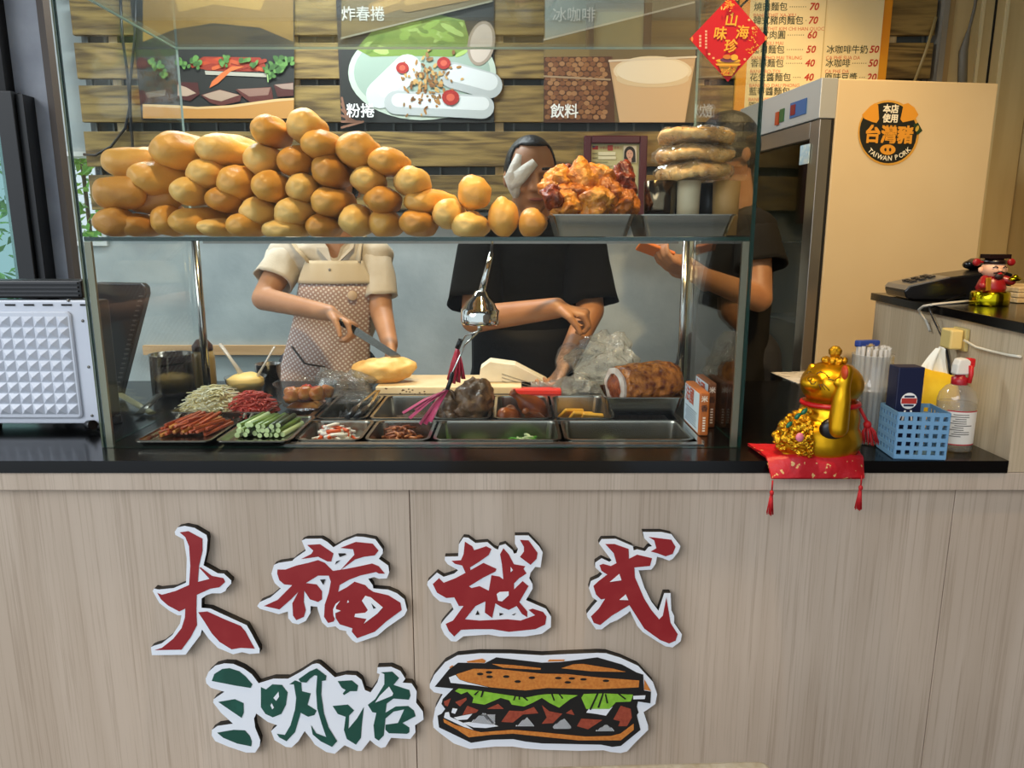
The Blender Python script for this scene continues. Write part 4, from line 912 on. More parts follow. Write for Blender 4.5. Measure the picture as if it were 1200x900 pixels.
MB().ell(cp(545, 225, -0.080), (0.005, 0.012, 0.014), 12, 8).build('paw_pad', mat('pad_red', '#c2441c', rough=0.35), cat)
MB().ell(cp(468, 588, -0.062), (82 * mcat, 0.014, 72 * mcat), 20, 12).build('arm_socket', BLACK, cat)
col = MB(); pts = []
for k in range(25):
    an = 2 * PI * k / 24; pts.append(cp(448, 398) + Vector((math.cos(an) * 168 * mcat, math.sin(an) * 0.052 - 0.004, -0.006 - math.sin(an) * 0.002 - 0.012 * (math.cos(an) > 0) * 0)))
col.tube(pts, 0.0052, 8, cap=False); col.build('collar', mat('collar_red', '#c01018', rough=0.3), cat)
cr = MB(); cc = cp(480, 150, -0.01)
cr.lathe([(0.018, -0.012), (0.018, -0.002), (0.013, 0.004), (0.008, 0.008), (0.012, 0.014), (0.013, 0.021), (0.007, 0.028), (0.0001, 0.030)], cc, 9, sharp=True)
for k in range(9): cr.ell(cc + Vector((math.cos(k * 0.7) * 0.020, math.sin(k * 0.7) * 0.016, 0.001)), (0.006, 0.006, 0.006), 8, 6)
cr.build('crown', GOLDR, cat)
rel = MB(); rg = random.Random(5)
for k in range(190):                                                      # relief of coins and ingots over the belly
    a = rg.uniform(75, 335); b = rg.uniform(410, 790)
    if b < 470 + abs(a - 290) * 0.8 - 60: continue
    dx_ = (a - 375) / 285.0; dz_ = (b - 640) / 190.0
    if dx_ * dx_ + dz_ * dz_ > 0.98: continue
    dy = -0.076 * math.sqrt(max(0.02, 1 - dx_ * dx_ - dz_ * dz_))
    rel.ell(cp(a, b, dy - 0.006), (rg.uniform(0.004, 0.010), 0.006, rg.uniform(0.003, 0.007)), 9, 6, 0, roty(rg.uniform(0, 3)))
tag(rel.build('coin_relief', GOLDR, cat), kind='stuff')
for a, b in ((287, 475), (245, 505), (190, 560)):
    MB().ell(cp(a, b, -0.078), (0.0085, 0.004, 0.0045), 10, 6, 0, roty(-0.9)).build('gem', mat('gem_green', '#0f5a3c', rough=0.15), cat)
g_ = MB().ell(cp(258, 640, -0.082), (0.008, 0.005, 0.009), 12, 8).build('gem', mat('gem_pink', '#e07a90', rough=0.2), cat); g_['label'] = 'pink round gem'
fc = MB()
LINE = mat('cat_line', '#4a2c08', rough=0.4)
def face_line(pts, w=0.0011): fc.tube([cp(a, b, -0.062) for a, b in pts], w, 6)
face_line([(365, 235), (390, 222), (420, 232), (445, 262)]); face_line([(305, 235), (315, 220), (330, 222)]); face_line([(320, 280), (330, 300), (350, 300), (360, 285)]); face_line([(440, 270), (500, 280)])
for d in (0, 14, 28): face_line([(380 + d, 300), (392 + d * 2, 335 + d * 0.3)], 0.0007)
fc.build('face_lines', LINE, cat)
MB().ell(cp(322, 270, -0.060), (0.005, 0.004, 0.004), 10, 6).build('nose', GOLDR, cat)
tl = MB(); t0, t1, t2 = cp(620, 410, 0.0), cp(665, 500, -0.01), cp(690, 550, -0.014)
tl.tube([t0, t1, t2], 0.0032, 8); tl.ell(t2 - Vector((0, 0, 0.003)), (0.008, 0.008, 0.008), 10, 8)
for k in range(20):
    an = k * 2.4; e = cp(705, 680, -0.014) + Vector((math.cos(an) * 0.017, math.sin(an) * 0.012, rg.uniform(-0.002, 0.003)))
    tl.tube([t2, t2.lerp(e, 0.5) + Vector((math.cos(an) * 0.004, 0, 0.003)), e], 0.0012, 5)
tl.build('collar_tassel', TAS, cat)
# cup of straws
def on_top(xp, yp): return G(xp, yp, ZC)
b0 = on_top(1028, 526); b0.y += 0.055
sc_ = pxm(b0.y, 470)
strawcup = thing('straw_cup', 'tall ribbed clear plastic cup full of straws behind the cat', 'cup', b0 + Vector((0, 0, 0.0005)))
CLP = clear('clear_plastic', (0.94, 0.95, 0.93), 0.06, 0.02, body=0.22, bodycol=(0.92, 0.9, 0.84))
h = 0.190
prof = [(0.0001, 0.001), (0.031, 0.001), (0.032, 0.004), (0.037, h * 0.60), (0.0395, h * 0.605), (0.0395, h * 0.63), (0.038, h * 0.635), (0.0395, h * 0.66), (0.0395, h * 0.675), (0.0385, h * 0.68), (0.041, h), (0.0425, h + 0.002), (0.0395, h + 0.001), (0.0365, h * 0.66), (0.0305, 0.005), (0.0001, 0.005)]
MB().lathe(prof, b0, 32).build('cup_wall', CLP, strawcup)
STR = clear('straw_clear', (0.88, 0.88, 0.85), 0.08, 0.05, body=0.45, bodycol=(0.92, 0.9, 0.86))
st0 = None; k = 0
for ring_r, cnt in ((0.007, 4), (0.0165, 9), (0.0265, 16)):
    for j in range(cnt):
        an = 2 * PI * j / cnt + ring_r * 60
        c = b0 + Vector((math.cos(an) * ring_r, math.sin(an) * ring_r, 0.006))
        if st0 is None:
            s = MB().tube([Vector((0, 0, 0)), Vector((0, 0, 0.198))], 0.0042, 10, cap=False); s.tube([Vector((0, 0, 0.198)), Vector((0, 0, 0.0005))], 0.0036, 10, cap=False)
            o = s.build('drinking_straw', STR, org=(0, 0, 0)); st0 = o
        else: o = st0.copy(); C.objects.link(o)
        o.location = c + Vector((0, 0, rg.uniform(0, 0.006)))
        o.rotation_euler = (0.018 * -math.sin(an), 0.018 * math.cos(an), 0) if ring_r > 0.01 else (0, 0, 0)
        tag(o, 'clear plastic straw standing in the ribbed cup', 'straw', 'straws in the clear cup')
MB()
tag(MB().obox(b0 + Vector((-0.010, 0.010, 0.213)), (0.050, 0.018, 0.014), rotz(0.2)).build('blue_wrapper', mat('wrapper_blue', '#28408a', rough=0.4, col2='#c9a96a', vscale=30, lo=0.55, hi=0.6), bev=0.003), 'small blue wrapped packet on top of the straws', 'packet')
# light blue basket
bk = on_top(1076, 538); BW, BD, BH = 0.098, 0.085, 0.094
RB = rotz(-0.10); bc = bk + RB @ Vector((0.0, BD / 2 - 0.004, 0))
basket = thing('blue_basket', 'light blue plastic basket with square holes holding the navy box', 'basket', bc)
BLU = mat('basket_blue', '#6f9cc0', rough=0.4)
def bar(x0, x1, y0, y1, z0, z1, m): m.obox(bc + RB @ Vector(((x0 + x1) / 2, (y0 + y1) / 2, 0)) + Vector((0, 0, (z0 + z1) / 2)), (x1 - x0, y1 - y0, z1 - z0), RB)
def lattice(axis, at):
    m = MB(); L = BW if axis == 'x' else BD; n = 6; t = 0.0022; hw = 0.0058
    for k in range(n + 1):
        c = -L / 2 + L * k / n
        a0, a1 = max(-L / 2, c - hw / 1.6), min(L / 2, c + hw / 1.6)
        bar(a0, a1, at - t / 2, at + t / 2, 0.004, BH, m) if axis == 'x' else bar(at - t / 2, at + t / 2, a0, a1, 0.004, BH, m)
    for k in range(6):
        z = 0.002 + (BH - 0.008) * k / 5
        bar(-L / 2, L / 2, at - t / 2 - 0.0002, at + t / 2 + 0.0002, z, z + 0.0082, m) if axis == 'x' else bar(at - t / 2 - 0.0002, at + t / 2 + 0.0002, -L / 2, L / 2, z, z + 0.0082, m)
    return m
lattice('x', -BD / 2).build('lattice_wall', BLU, basket); lattice('x', BD / 2).build('lattice_wall', BLU, basket)
lattice('y', -BW / 2).build('lattice_wall', BLU, basket); lattice('y', BW / 2).build('lattice_wall', BLU, basket)
m = MB(); bar(-BW / 2, BW / 2, -BD / 2, BD / 2, 0.0005, 0.0035, m); m.build('basket_floor', BLU, basket)
# navy box in the basket
nb = bc + RB @ Vector((-0.020, 0.008, 0.0045))
nbx = thing('navy_box', 'tall navy blue box with a red and white oval standing in the basket', 'box', nb)
RN = rotz(-0.02); NBW, NBD, NBH = 0.052, 0.040, 0.176
MB().obox(nb + Vector((0, 0, NBH / 2)), (NBW, NBD, NBH), RN).build('carton', mat('carton_navy', '#12193a', rough=0.4), nbx, bev=0.002)
m = MB(); fz = nb + RN @ Vector((0, -NBD / 2 - 0.0006, 0))
m.prism([fz + Vector((0.0165 * math.cos(k * PI / 14), 0.0002, 0.108 + 0.0165 * math.sin(k * PI / 14))) for k in range(28)], (0, -0.0004, 0), 0)
m.obox(fz + Vector((0, -0.0006, 0.108)), (0.030, 0.0004, 0.011), RN, 1); m.obox(fz + Vector((0, -0.0006, 0.117)), (0.020, 0.0004, 0.004), RN, 2); m.obox(fz + Vector((0, -0.0006, 0.099)), (0.020, 0.0004, 0.004), RN, 2)
for k in range(5): m.obox(fz + Vector((-0.016 + k * 0.008, -0.0002, 0.072 + 0.004 * (k % 2))), (0.0035, 0.0004, 0.026), RN @ roty(0.35 - 0.17 * k), 0)
m.build('logo_print', [WHITEINK, mat('logo_red', '#b8342a', rough=0.5), mat('logo_dark', '#2a2f48', rough=0.5)], nbx)
# yellow tissue packet with a white tissue pulled up
ty = P(1099, 445, 1.60); ty.z = ZC; ty.x -= 0.006
tis = thing('tissue_packet', 'yellow soft tissue packet with a white tissue sticking out on top', 'tissue packet', ty)
pk = MB(); pk.obox(ty + Vector((0, 0, 0.070)), (0.094, 0.06, 0.138), None); 
bm = bmesh.new(); me = bpy.data.meshes.new('t'); me.from_pydata(pk.V, [], pk.F); bm.from_mesh(me); bmesh.ops.subdivide_edges(bm, edges=bm.edges[:], cuts=7, use_grid_fill=True)
pk = MB(); pk.V = [v.co.copy() for v in bm.verts]; pk.F = [[v.index for v in f.verts] for f in bm.faces]; pk.M = [0] * len(pk.F); pk.S = [True] * len(pk.F); bm.free(); bpy.data.meshes.remove(me)
for v in pk.V:
    a = (v.x - ty.x) / 0.047; b = (v.z - ty.z - 0.07) / 0.07
    v.y = ty.y + (v.y - ty.y) * (1.0 - 0.45 * max(0, b) ** 2 - 0.2 * abs(a) ** 3); v.z -= 0.010 * max(0, b) * a
pk.noise(0.006, 28, 2)
for v in pk.V: v.z = max(v.z, ZC + 0.001)
pk.build('wrapper', mat('wrapper_yellow', '#f2d032', rough=0.3, col2='#e0b01c', vscale=14, detail=3), tis)
tq = MB(); n = 9
t_base = ty + Vector((-0.008, 0, 0.130))
for k in range(2):
    vs_ = []
    for j in range(n + 1):
        for i in range(n + 1):
            u, v = i / n - 0.5, j / n
            w_ = 0.062 * (1 - 0.75 * v) * u
            vs_.append(t_base + Vector((w_ + 0.012 * v * v + 0.004 * k, 0.012 * math.sin(u * 9 + k * 2) * (1 - v * 0.5) + 0.006 * k, 0.064 * v - 0.006 * abs(u))))
    tq.add(vs_, [(j * (n + 1) + i, j * (n + 1) + i + 1, (j + 1) * (n + 1) + i + 1, (j + 1) * (n + 1) + i) for j in range(n) for i in range(n)], 0, True)
tq.build('tissue', mat('tissue_white', '#dfe3de', rough=0.9), tis)
# spray bottle
sb_ = on_top(1125, 530); sb_.y += 0.030
spr = thing('spray_bottle', 'clear disinfectant spray bottle with red and white trigger head', 'bottle', sb_)
BOT = clear('bottle_clear', (0.90, 0.90, 0.87), 0.06, 0.03, body=0.14, bodycol=(0.85, 0.82, 0.74))
MB().lathe([(0.0001, 0.0005), (0.034, 0.0005), (0.037, 0.004), (0.0372, 0.105), (0.034, 0.118), (0.024, 0.132), (0.014, 0.138), (0.0135, 0.146)], sb_, 32, closed=True).build('bottle', BOT, spr)
MB().lathe([(0.0001, 0.003), (0.0345, 0.003), (0.0352, 0.099), (0.0001, 0.0995)], sb_, 28).build('liquid', clear('liquid_clear', (0.93, 0.92, 0.88), 0.03, 0.0, body=0.12, bodycol=(0.8, 0.76, 0.66)), spr)
lb = MB(); vs_ = []
for j in range(2):
    for i in range(17):
        an = -PI / 2 - 0.95 + 1.75 * i / 16; vs_.append(sb_ + Vector((math.cos(an) * 0.0377, math.sin(an) * 0.0377, 0.016 + 0.072 * j)))
lb.add(vs_, [(i, i + 1, 18 + i, 17 + i) for i in range(16)], 0, True)
for j0, j1 in ((0.016, 0.0185), (0.0855, 0.088)):
    vs_ = [sb_ + Vector((math.cos(-PI / 2 - 0.95 + 1.75 * i / 16) * 0.0379, math.sin(-PI / 2 - 0.95 + 1.75 * i / 16) * 0.0379, z)) for z in (j0, j1) for i in range(17)]
    lb.add(vs_, [(i, i + 1, 18 + i, 17 + i) for i in range(16)], 1, True)
for k in range(11):
    z = 0.034 + 0.0045 * k; a0 = -PI / 2 - 0.75 + 0.1 * (k % 3); a1 = a0 + 0.55 + 0.35 * ((k * 7) % 4) / 3
    vs_ = [sb_ + Vector((math.cos(a0 + (a1 - a0) * i / 6) * 0.0379, math.sin(a0 + (a1 - a0) * i / 6) * 0.0379, zz)) for zz in (z, z + 0.0016) for i in range(7)]
    lb.add(vs_, [(i, i + 1, 8 + i, 7 + i) for i in range(6)], 2, True)
lb.build('label', [mat('label_white', '#e3dfd6', rough=0.6), mat('label_red', '#b3323a', rough=0.6), mat('label_ink', '#5a544e', rough=0.7)], spr)
hd_ = MB().lathe([(0.0145, 0.136), (0.0155, 0.138), (0.0155, 0.151), (0.010, 0.153), (0.008, 0.160)], sb_, 20).build('collar', mat('collar_red2', '#a01420', rough=0.35), spr)
m = MB(); c = sb_ + Vector((0.0, 0, 0.176)); m.prism([c + Vector(q) for q in ((-0.015, -0.011, -0.018), (0.012, -0.011, -0.018), (0.013, -0.011, 0.010), (0.004, -0.011, 0.016), (-0.010, -0.011, 0.014), (-0.014, -0.011, 0.002))], (0, 0.022, 0))
m.build('trigger_body', mat('trigger_white', '#e6e0d4', rough=0.4), spr, bev=0.003)
MB().obox(c + Vector((0.017, 0, 0.006)), (0.013, 0.016, 0.018), None).build('nozzle', MATS['bright_red'], spr, bev=0.002)
MB().tube([c + Vector((0.012, -0.0125, 0.002)), c + Vector((0.013, -0.014, -0.016)), c + Vector((0.010, -0.016, -0.034))], [0.005, 0.0045, 0.004], 8).build('trigger', MATS['bright_red'], spr)

# ================================================================ things on the raised counter
ph = G(1105, 350, ZR); ph.z = ZR
pos = thing('desk_telephone', 'black desk telephone on the raised counter beside the fridge', 'telephone', ph + Vector((0, 0, 0.0005)))
RP = rotz(-0.15)
def q3(v): return ph + RP @ Vector(v)
sh = MB()
prof_ = [(-0.125, 0.024), (-0.118, 0.005), (-0.100, 0.001), (0.120, 0.001), (0.128, 0.030), (0.128, 0.070), (0.100, 0.078), (-0.020, 0.060), (-0.115, 0.036)]
sh.prism([q3((a, -0.075, b)) for a, b in prof_], RP @ Vector((0, 0.15, 0)))
sh.build('housing', mat('phone_black', '#0c0c0e', rough=0.22), pos, bev=0.004)
MB().prism([q3((a, -0.0765, b)) for a, b in ((-0.124, 0.027), (-0.116, 0.038), (-0.02, 0.062), (-0.02, 0.0585), (-0.114, 0.0345))], RP @ Vector((0, 0.153, 0))).build('trim_band', mat('phone_trim', '#8f8f8c', rough=0.3, metal=0.7), pos)
hs = MB(); hs.capsule(q3((0.085, -0.05, 0.094)), 0.012, q3((0.085, 0.055, 0.094)), 0.012); hs.ell(q3((0.085, -0.055, 0.088)), (0.024, 0.022, 0.013)); hs.ell(q3((0.085, 0.055, 0.088)), (0.024, 0.022, 0.013))
remesh(hs, 0.003, 3).build('handset', MATS['phone_black'], pos)
for i in range(3):
    for j in range(3): MB().obox(q3((-0.09 + i * 0.022, -0.03 + j * 0.026, 0.0475 + i * 0.0058)), (0.014, 0.016, 0.004), RP @ roty(-0.25)).build('key', mat('key_grey', '#1c1c1e', rough=0.4), pos)
tag(MB().tube([q3((0.06, -0.077, 0.02)), q3((0.055, -0.088, 0.012)), q3((0.045, -0.100, 0.005)), side_pt(1104, 357, 0.022), side_pt(1096, 359, 0.027), side_pt(1091, 363, 0.028), side_pt(1089, 368, 0.020), side_pt(1089, 375, 0.008), side_pt(1091, 382, 0.006), side_pt(1093, 388, 0.006)], 0.0032, 8).build('white_cable', mat('cord_pale', '#b9b4a8', rough=0.4)), 'white cord drooping from the telephone over the counter edge', 'cord')
tag(MB().tube([q3((0.02, -0.077, 0.016)), side_pt(1102, 360, 0.026), side_pt(1104, 372, 0.020), side_pt(1110, 400, 0.006), side_pt(1115, 424, 0.006), side_pt(1117, 440, 0.006)], 0.003, 8).build('power_cord', BLACK), 'black cord hanging down the side of the raised counter', 'cord')
# god-of-wealth figurine
fg = G(1168, 359, ZR); fg.y += 0.03
fig = thing('fortune_figurine', 'small smiling fortune figurine in red robe on a round gold base', 'figurine', fg)
FG = mat('figure_gold', '#c9b416', rough=0.15, metal=1.0); FRD = mat('figure_red', '#8f1418', rough=0.35); FSK = mat('figure_skin', '#e2b090', rough=0.4)
MB().lathe([(0.0001, 0.0005), (0.041, 0.0005), (0.042, 0.003), (0.042, 0.030), (0.038, 0.034), (0.0001, 0.034)], fg, 32).build('base', FG, fig)
m = MB(); m.lathe([(0.030, 0.034), (0.032, 0.042), (0.026, 0.060), (0.018, 0.070), (0.0001, 0.072)], fg, 22); m.capsule(fg + Vector((-0.022, -0.008, 0.062)), 0.010, fg + Vector((-0.034, -0.022, 0.048)), 0.009); m.capsule(fg + Vector((0.022, -0.008, 0.062)), 0.010, fg + Vector((0.036, -0.018, 0.058)), 0.009)
m.build('robe', FRD, fig)
m = MB(); m.ell(fg + Vector((0, -0.002, 0.086)), (0.028, 0.024, 0.022), 22, 14); m.ell(fg + Vector((0, -0.026, 0.084)), (0.0045, 0.004, 0.004)); m.ell(fg + Vector((-0.029, 0, 0.084)), (0.006, 0.004, 0.007)); m.ell(fg + Vector((0.029, 0, 0.084)), (0.006, 0.004, 0.007)); m.build('head', FSK, fig)
m = MB(); m.lathe([(0.0265, 0.099), (0.0265, 0.106), (0.020, 0.108), (0.020, 0.114), (0.0001, 0.115)], fg, 20); m.obox(fg + Vector((0, -0.003, 0.116)), (0.050, 0.038, 0.010)); m.build('hat', mat('hat_black', '#1c0d0c', rough=0.3), fig)
for s in (-1, 1): m = MB(); m.tube([fg + Vector((s * 0.026, 0, 0.102)), fg + Vector((s * 0.036, 0, 0.103))], 0.003, 8); m.ell(fg + Vector((s * 0.041, 0, 0.102)), (0.010, 0.005, 0.009)); m.build('hat_wing', FRD, fig)
m = MB()
for s in (-1, 1): m.tube([fg + Vector((s * 0.016, -0.0235, 0.090)), fg + Vector((s * 0.011, -0.0255, 0.094)), fg + Vector((s * 0.006, -0.0265, 0.090))], 0.0012, 6); m.tube([fg + Vector((s * 0.003, -0.0285, 0.080)), fg + Vector((s * 0.014, -0.025, 0.077))], 0.0018, 6)
m.ell(fg + Vector((0, -0.024, 0.070)), (0.010, 0.006, 0.008)); m.build('beard_and_eyes', mat('beard_dark', '#2a1512', rough=0.5), fig)
MB().ell(fg + Vector((0, -0.0265, 0.0765)), (0.006, 0.003, 0.0028)).build('mouth', MATS['bright_red'], fig)
MB().obox(fg + Vector((-0.028, -0.032, 0.052)), (0.011, 0.005, 0.030), roty(-0.1)).build('scroll', mat('scroll_gold', '#d99a2a', rough=0.3, metal=0.6), fig, bev=0.001)
m = MB(); m.ell(fg + Vector((0.036, -0.028, 0.064)), (0.015, 0.009, 0.006)); m.ell(fg + Vector((0.036, -0.028, 0.069)), (0.007, 0.007, 0.006)); m.build('ingot', FG, fig)
# stack of wooden trays at the far right
rk = G(1196, 357, ZR); 
for k in range(3):
    z = ZR + 0.001 + k * 0.013
    tag(MB().box(rk.x + 0.012, rk.x + 0.22, rk.y + 0.03, rk.y + 0.21, z, z + 0.012).build('wooden_board', wood('board_pale', '#d9bf90', '#b99a66', 'X', 1.5), bev=0.002), ['lowest', 'middle', 'topmost'][k] + ' pale wooden board in the stack beside the fortune figurine', 'board', 'stacked boards on the raised counter')
# ================================================================ inside the case: pans, trays and food
def rrect(x0, x1, y0, y1, z, r, n=4):
    out = []
    for cx, cy, a0 in ((x1 - r, y1 - r, 0), (x0 + r, y1 - r, 90), (x0 + r, y0 + r, 180), (x1 - r, y0 + r, 270)):
        for k in range(n + 1):
            a = math.radians(a0 + 90 * k / n); out.append(Vector((cx + r * math.cos(a), cy + r * math.sin(a), z)))
    return out
def loops(mb, ls, mi=0, smooth=True):
    o = len(mb.V); n = len(ls[0])
    for l in ls: mb.V += l
    for i in range(len(ls) - 1):
        for k in range(n): mb.F.append([o + i * n + k, o + i * n + (k + 1) % n, o + (i + 1) * n + (k + 1) % n, o + (i + 1) * n + k]); mb.M.append(mi); mb.S.append(False)
    mb.F.append([o + k for k in range(n)][::-1]); mb.M.append(mi); mb.S.append(False)
    e = o + (len(ls) - 1) * n; mb.F.append([e + k for k in range(n)]); mb.M.append(mi); mb.S.append(False)
    return mb
def pan_mb(x0, x1, y0, y1, zr, depth, rim=0.007, r=0.016, slope=0.008):
    i0, i1, j0, j1 = x0 + rim, x1 - rim, y0 + rim, y1 - rim
    s = slope; t = 0.0012
    ls = [rrect(i0 + s - t, i1 - s + t, j0 + s - t, j1 - s + t, zr - depth - t, r), rrect(i0 - t, i1 + t, j0 - t, j1 + t, zr - 0.0025, r), rrect(x0, x1, y0, y1, zr - 0.0025, r + 0.004),
          rrect(x0, x1, y0, y1, zr, r + 0.004), rrect(i0, i1, j0, j1, zr, r), rrect(i0 + 0.001, i1 - 0.001, j0 + 0.001, j1 - 0.001, zr - 0.004, r), rrect(i0 + s, i1 - s, j0 + s, j1 - s, zr - depth, r)]
    return loops(MB(), ls)
PANS = mat('pan_steel', '#9d988c', rough=0.22, metal=1.0)
def pan(label, x0, x1, y0, y1, zr, depth, group='steel food pans in the worktop', name='food_pan', cat_='pan'):
    return tag(pan_mb(x0, x1, y0, y1, zr, depth).build(name, PANS), label, cat_, group)
def pile(name, label, cat_, x0, x1, y0, y1, z0, h, m, seed, scale=30, amp=1.0, n=26, r=0.012, kind='stuff', group=None):
    # a heap that fills a container: lumpy top, flat underside
    mb = MB(); vs = []
    for j in range(n + 1):
        for i in range(n + 1):
            u, v = i / n, j / n; x = x0 + (x1 - x0) * u; y = y0 + (y1 - y0) * v
            f = min(1.0, 5 * min(u, 1 - u, v, 1 - v) + 0.25)
            z = z0 + h * f * (0.62 + amp * (0.55 * noise.noise(Vector((x * scale, y * scale, seed))) + 0.30 * noise.noise(Vector((x * scale * 2.7, y * scale * 2.7, seed + 9)))))
            vs.append(Vector((x, y, max(z, z0 + 0.0006))))
    k = len(vs); vs2 = [Vector((v.x, v.y, z0)) for v in vs]
    fs = [(j * (n + 1) + i, j * (n + 1) + i + 1, (j + 1) * (n + 1) + i + 1, (j + 1) * (n + 1) + i) for j in range(n) for i in range(n)]
    mb.add(vs, fs, 0, True); mb.add(vs2, [f[::-1] for f in fs], 0, False)
    edge = [i for i in range(n)] + [j * (n + 1) + n for j in range(n)] + [n * (n + 1) + i for i in range(n, 0, -1)] + [j * (n + 1) for j in range(n, 0, -1)]
    for a, b in zip(edge, edge[1:] + edge[:1]): mb.F.append([a + k, b + k, b, a]); mb.M.append(0); mb.S.append(False)
    o = mb.build(name, m); return tag(o, label, cat_, group, kind)
def shreds(name, label, cat_, c, rx, ry, h, n, ln, rad, mats, seed, curl=1.0, kind='stuff'):
    q = random.Random(seed); mb = MB(); c = Vector(c)
    core = len(mb.V)
    mb.lathe([(1.0, 0.0), (0.86, 0.45), (0.5, 0.78), (0.0001, 0.86)], c, 20, 0, Matrix.Diagonal(Vector((rx * 0.9, ry * 0.9, h * 0.9))).to_3x3())
    for k in range(n):
        a = q.uniform(0, 2 * PI); rr_ = math.sqrt(q.random()) * 0.95; u, v = math.cos(a) * rr_, math.sin(a) * rr_
        z = h * (1 - rr_ ** 2) * q.uniform(0.72, 1.05) + rad * 1.2; d = q.uniform(0, PI); L = ln * q.uniform(0.6, 1.2); pts = []; b = q.uniform(-1, 1) * curl
        for t in range(5):
            s = t / 4 - 0.5
            pts.append(c + Vector((u * rx + math.cos(d + b * s) * L * s, v * ry + math.sin(d + b * s) * L * s, max(rad, z + L * 0.25 * (0.25 - s * s) * q.uniform(-0.2, 1.4)))))
        mb.tube(pts, rad * q.uniform(0.7, 1.2), 5, q.randrange(len(mats)))
    return tag(mb.build(name, mats), label, cat_, None, kind)
def lump(c, r, seed, amp=0.25, sc=None, n=20, m=14, R=None):
    mb = MB().ell(c, r, n, m, 0, R); s = sc or 1.0 / max(r) * 1.1
    c = Vector(c)
    for i, v in enumerate(mb.V):
        d = v - c; q = v * s + Vector((seed * 7.3, seed * 1.9, 0)); k = 1 + amp * (noise.noise(q) * 1.2 + 0.6 * noise.noise(q * 2.6)); mb.V[i] = c + d * k
    return mb

# steel surround of the food pans (sits in the worktop opening)
zr = ZC + 0.006
sur = thing('pan_surround', 'stainless steel frame around the sunken food pans', 'steel frame', (0, 1.735, ZC - 0.09))
ypm = 1.690
MB().box(hx0 - 0.006, hx1 + 0.006, hy0 - 0.016, hy0 + 0.004, ZC + 0.0004, ZC + 0.0032).build('front_lip', STEEL, sur)
MB().box(hx0 - 0.006, hx1 + 0.006, hy1 - 0.004, hy1 + 0.010, ZC + 0.0004, ZC + 0.0032).build('back_lip', STEEL, sur)
for a, b in ((hx0 - 0.010, hx0 + 0.003), (hx1 - 0.003, hx1 + 0.010)): MB().box(a, b, hy0 + 0.0045, hy1 - 0.0045, ZC + 0.0004, ZC + 0.0032).build('side_lip', STEEL, sur)
MB().box(hx0 + 0.0035, hx1 - 0.0035, ypm - 0.006, ypm + 0.006, ZC - 0.004, ZC + 0.0032).build('cross_bar', STEELD, sur)
MB().box(hx0 + 0.002, hx1 - 0.002, hy0 + 0.005, hy1 - 0.005, ZC - 0.092, ZC - 0.088).build('well_floor', DARK, sur)
front_x = [(-0.472, -0.326, 'pickled white radish'), (-0.320, -0.178, 'shredded brown meat'), (-0.172, 0.108, 'few green herbs'), (0.114, 0.396, 'nearly empty')]
back_x = [(-0.478, -0.352, 'black tongs'), (-0.346, -0.200, 'dark sauce'), (-0.194, -0.052, 'dark meat loaf'), (-0.046, 0.098, 'brown chicken'), (0.104, 0.250, 'yellow slices')]
labs = ['small front pan of pickled white radish and carrot, leftmost of the front row', 'small front pan of shredded brown meat', 'long front pan holding a few green herbs', 'long nearly empty front pan at the right end']
for (a, b, _), l in zip(front_x, labs): pan(l, a, b, 1.508, 1.682, zr, 0.070)
labs = ['small rear pan with black tongs, leftmost of the back row', 'rear pan of dark sauce behind the shredded meat', 'rear pan with a dark meat loaf', 'rear pan with brown chicken pieces', 'rear pan with yellow slices beside the roast pork tray']
for (a, b, _), l in zip(back_x, labs): pan(l, a, b, 1.700, 1.962, zr, 0.070)
zf = zr - 0.0690
RADW = mat('radish_white', '#e6e2d6', rough=0.45); CARO = mat('carrot_orange', '#d0561c', rough=0.45); MEATB = mat('meat_brown', '#6a3317', rough=0.4, col2='#8f4f26', vscale=60); MEATD = mat('meat_tan', '#a8693a', rough=0.45)
GRN = mat('herb_green', '#4f9a2a', rough=0.5); GRNP = mat('herb_pale', '#b9c79a', rough=0.5)
shreds('pickled_radish', 'white radish and carrot strips in the leftmost front pan', 'pickles', (-0.399, 1.595, zf), 0.058, 0.070, 0.074, 90, 0.045, 0.0042, [RADW, RADW, CARO], 1, 0.6)
shreds('shredded_meat', 'shredded brown meat in the small front pan', 'meat', (-0.249, 1.595, zf), 0.056, 0.070, 0.070, 150, 0.040, 0.0032, [MEATB, MEATD, MEATB], 2, 1.2)
shreds('green_herbs', 'chopped green herbs in the long front pan', 'herbs', (0.03, 1.575, zf), 0.065, 0.050, 0.055, 90, 0.030, 0.0025, [GRN, GRNP, GRN], 3, 1.2)
shreds('green_herbs', 'sparse pale herb stalks at the left of the long front pan', 'herbs', (-0.095, 1.575, zf), 0.045, 0.040, 0.030, 25, 0.035, 0.0025, [GRNP, GRN], 4, 1.0)
shreds('herb_stalks', 'few thin stalks lying in the nearly empty pan', 'herbs', (0.24, 1.60, zf), 0.020, 0.030, 0.022, 7, 0.045, 0.0018, [GRNP], 5, 0.6)
pile('dark_sauce', 'dark brown sauce in the rear pan', 'sauce', -0.330, -0.216, 1.716, 1.945, zf, 0.045, mat('sauce_dark', '#3a2414', rough=0.25), 4, 20, 0.4)
LOAF = mat('pate_dark', '#4a3420', rough=0.35, col2='#7a5c3c', vscale=40, bump=0.5, bscale=70)
lq = lump((-0.098, 1.83, zf + 0.070), (0.050, 0.080, 0.072), 3, 0.34, n=40, m=28); lq.noise(0.010, 60, 4); tag(lq.build('meat_loaf', LOAF), 'tall dark meat loaf in the rear pan', 'meat loaf')
lq = lump((-0.158, 1.80, zf + 0.050), (0.030, 0.060, 0.055), 5, 0.4, n=36, m=24); lq.noise(0.010, 60, 6); tag(lq.build('meat_loaf', LOAF), 'small dark meat loaf end beside the tall one', 'meat loaf')
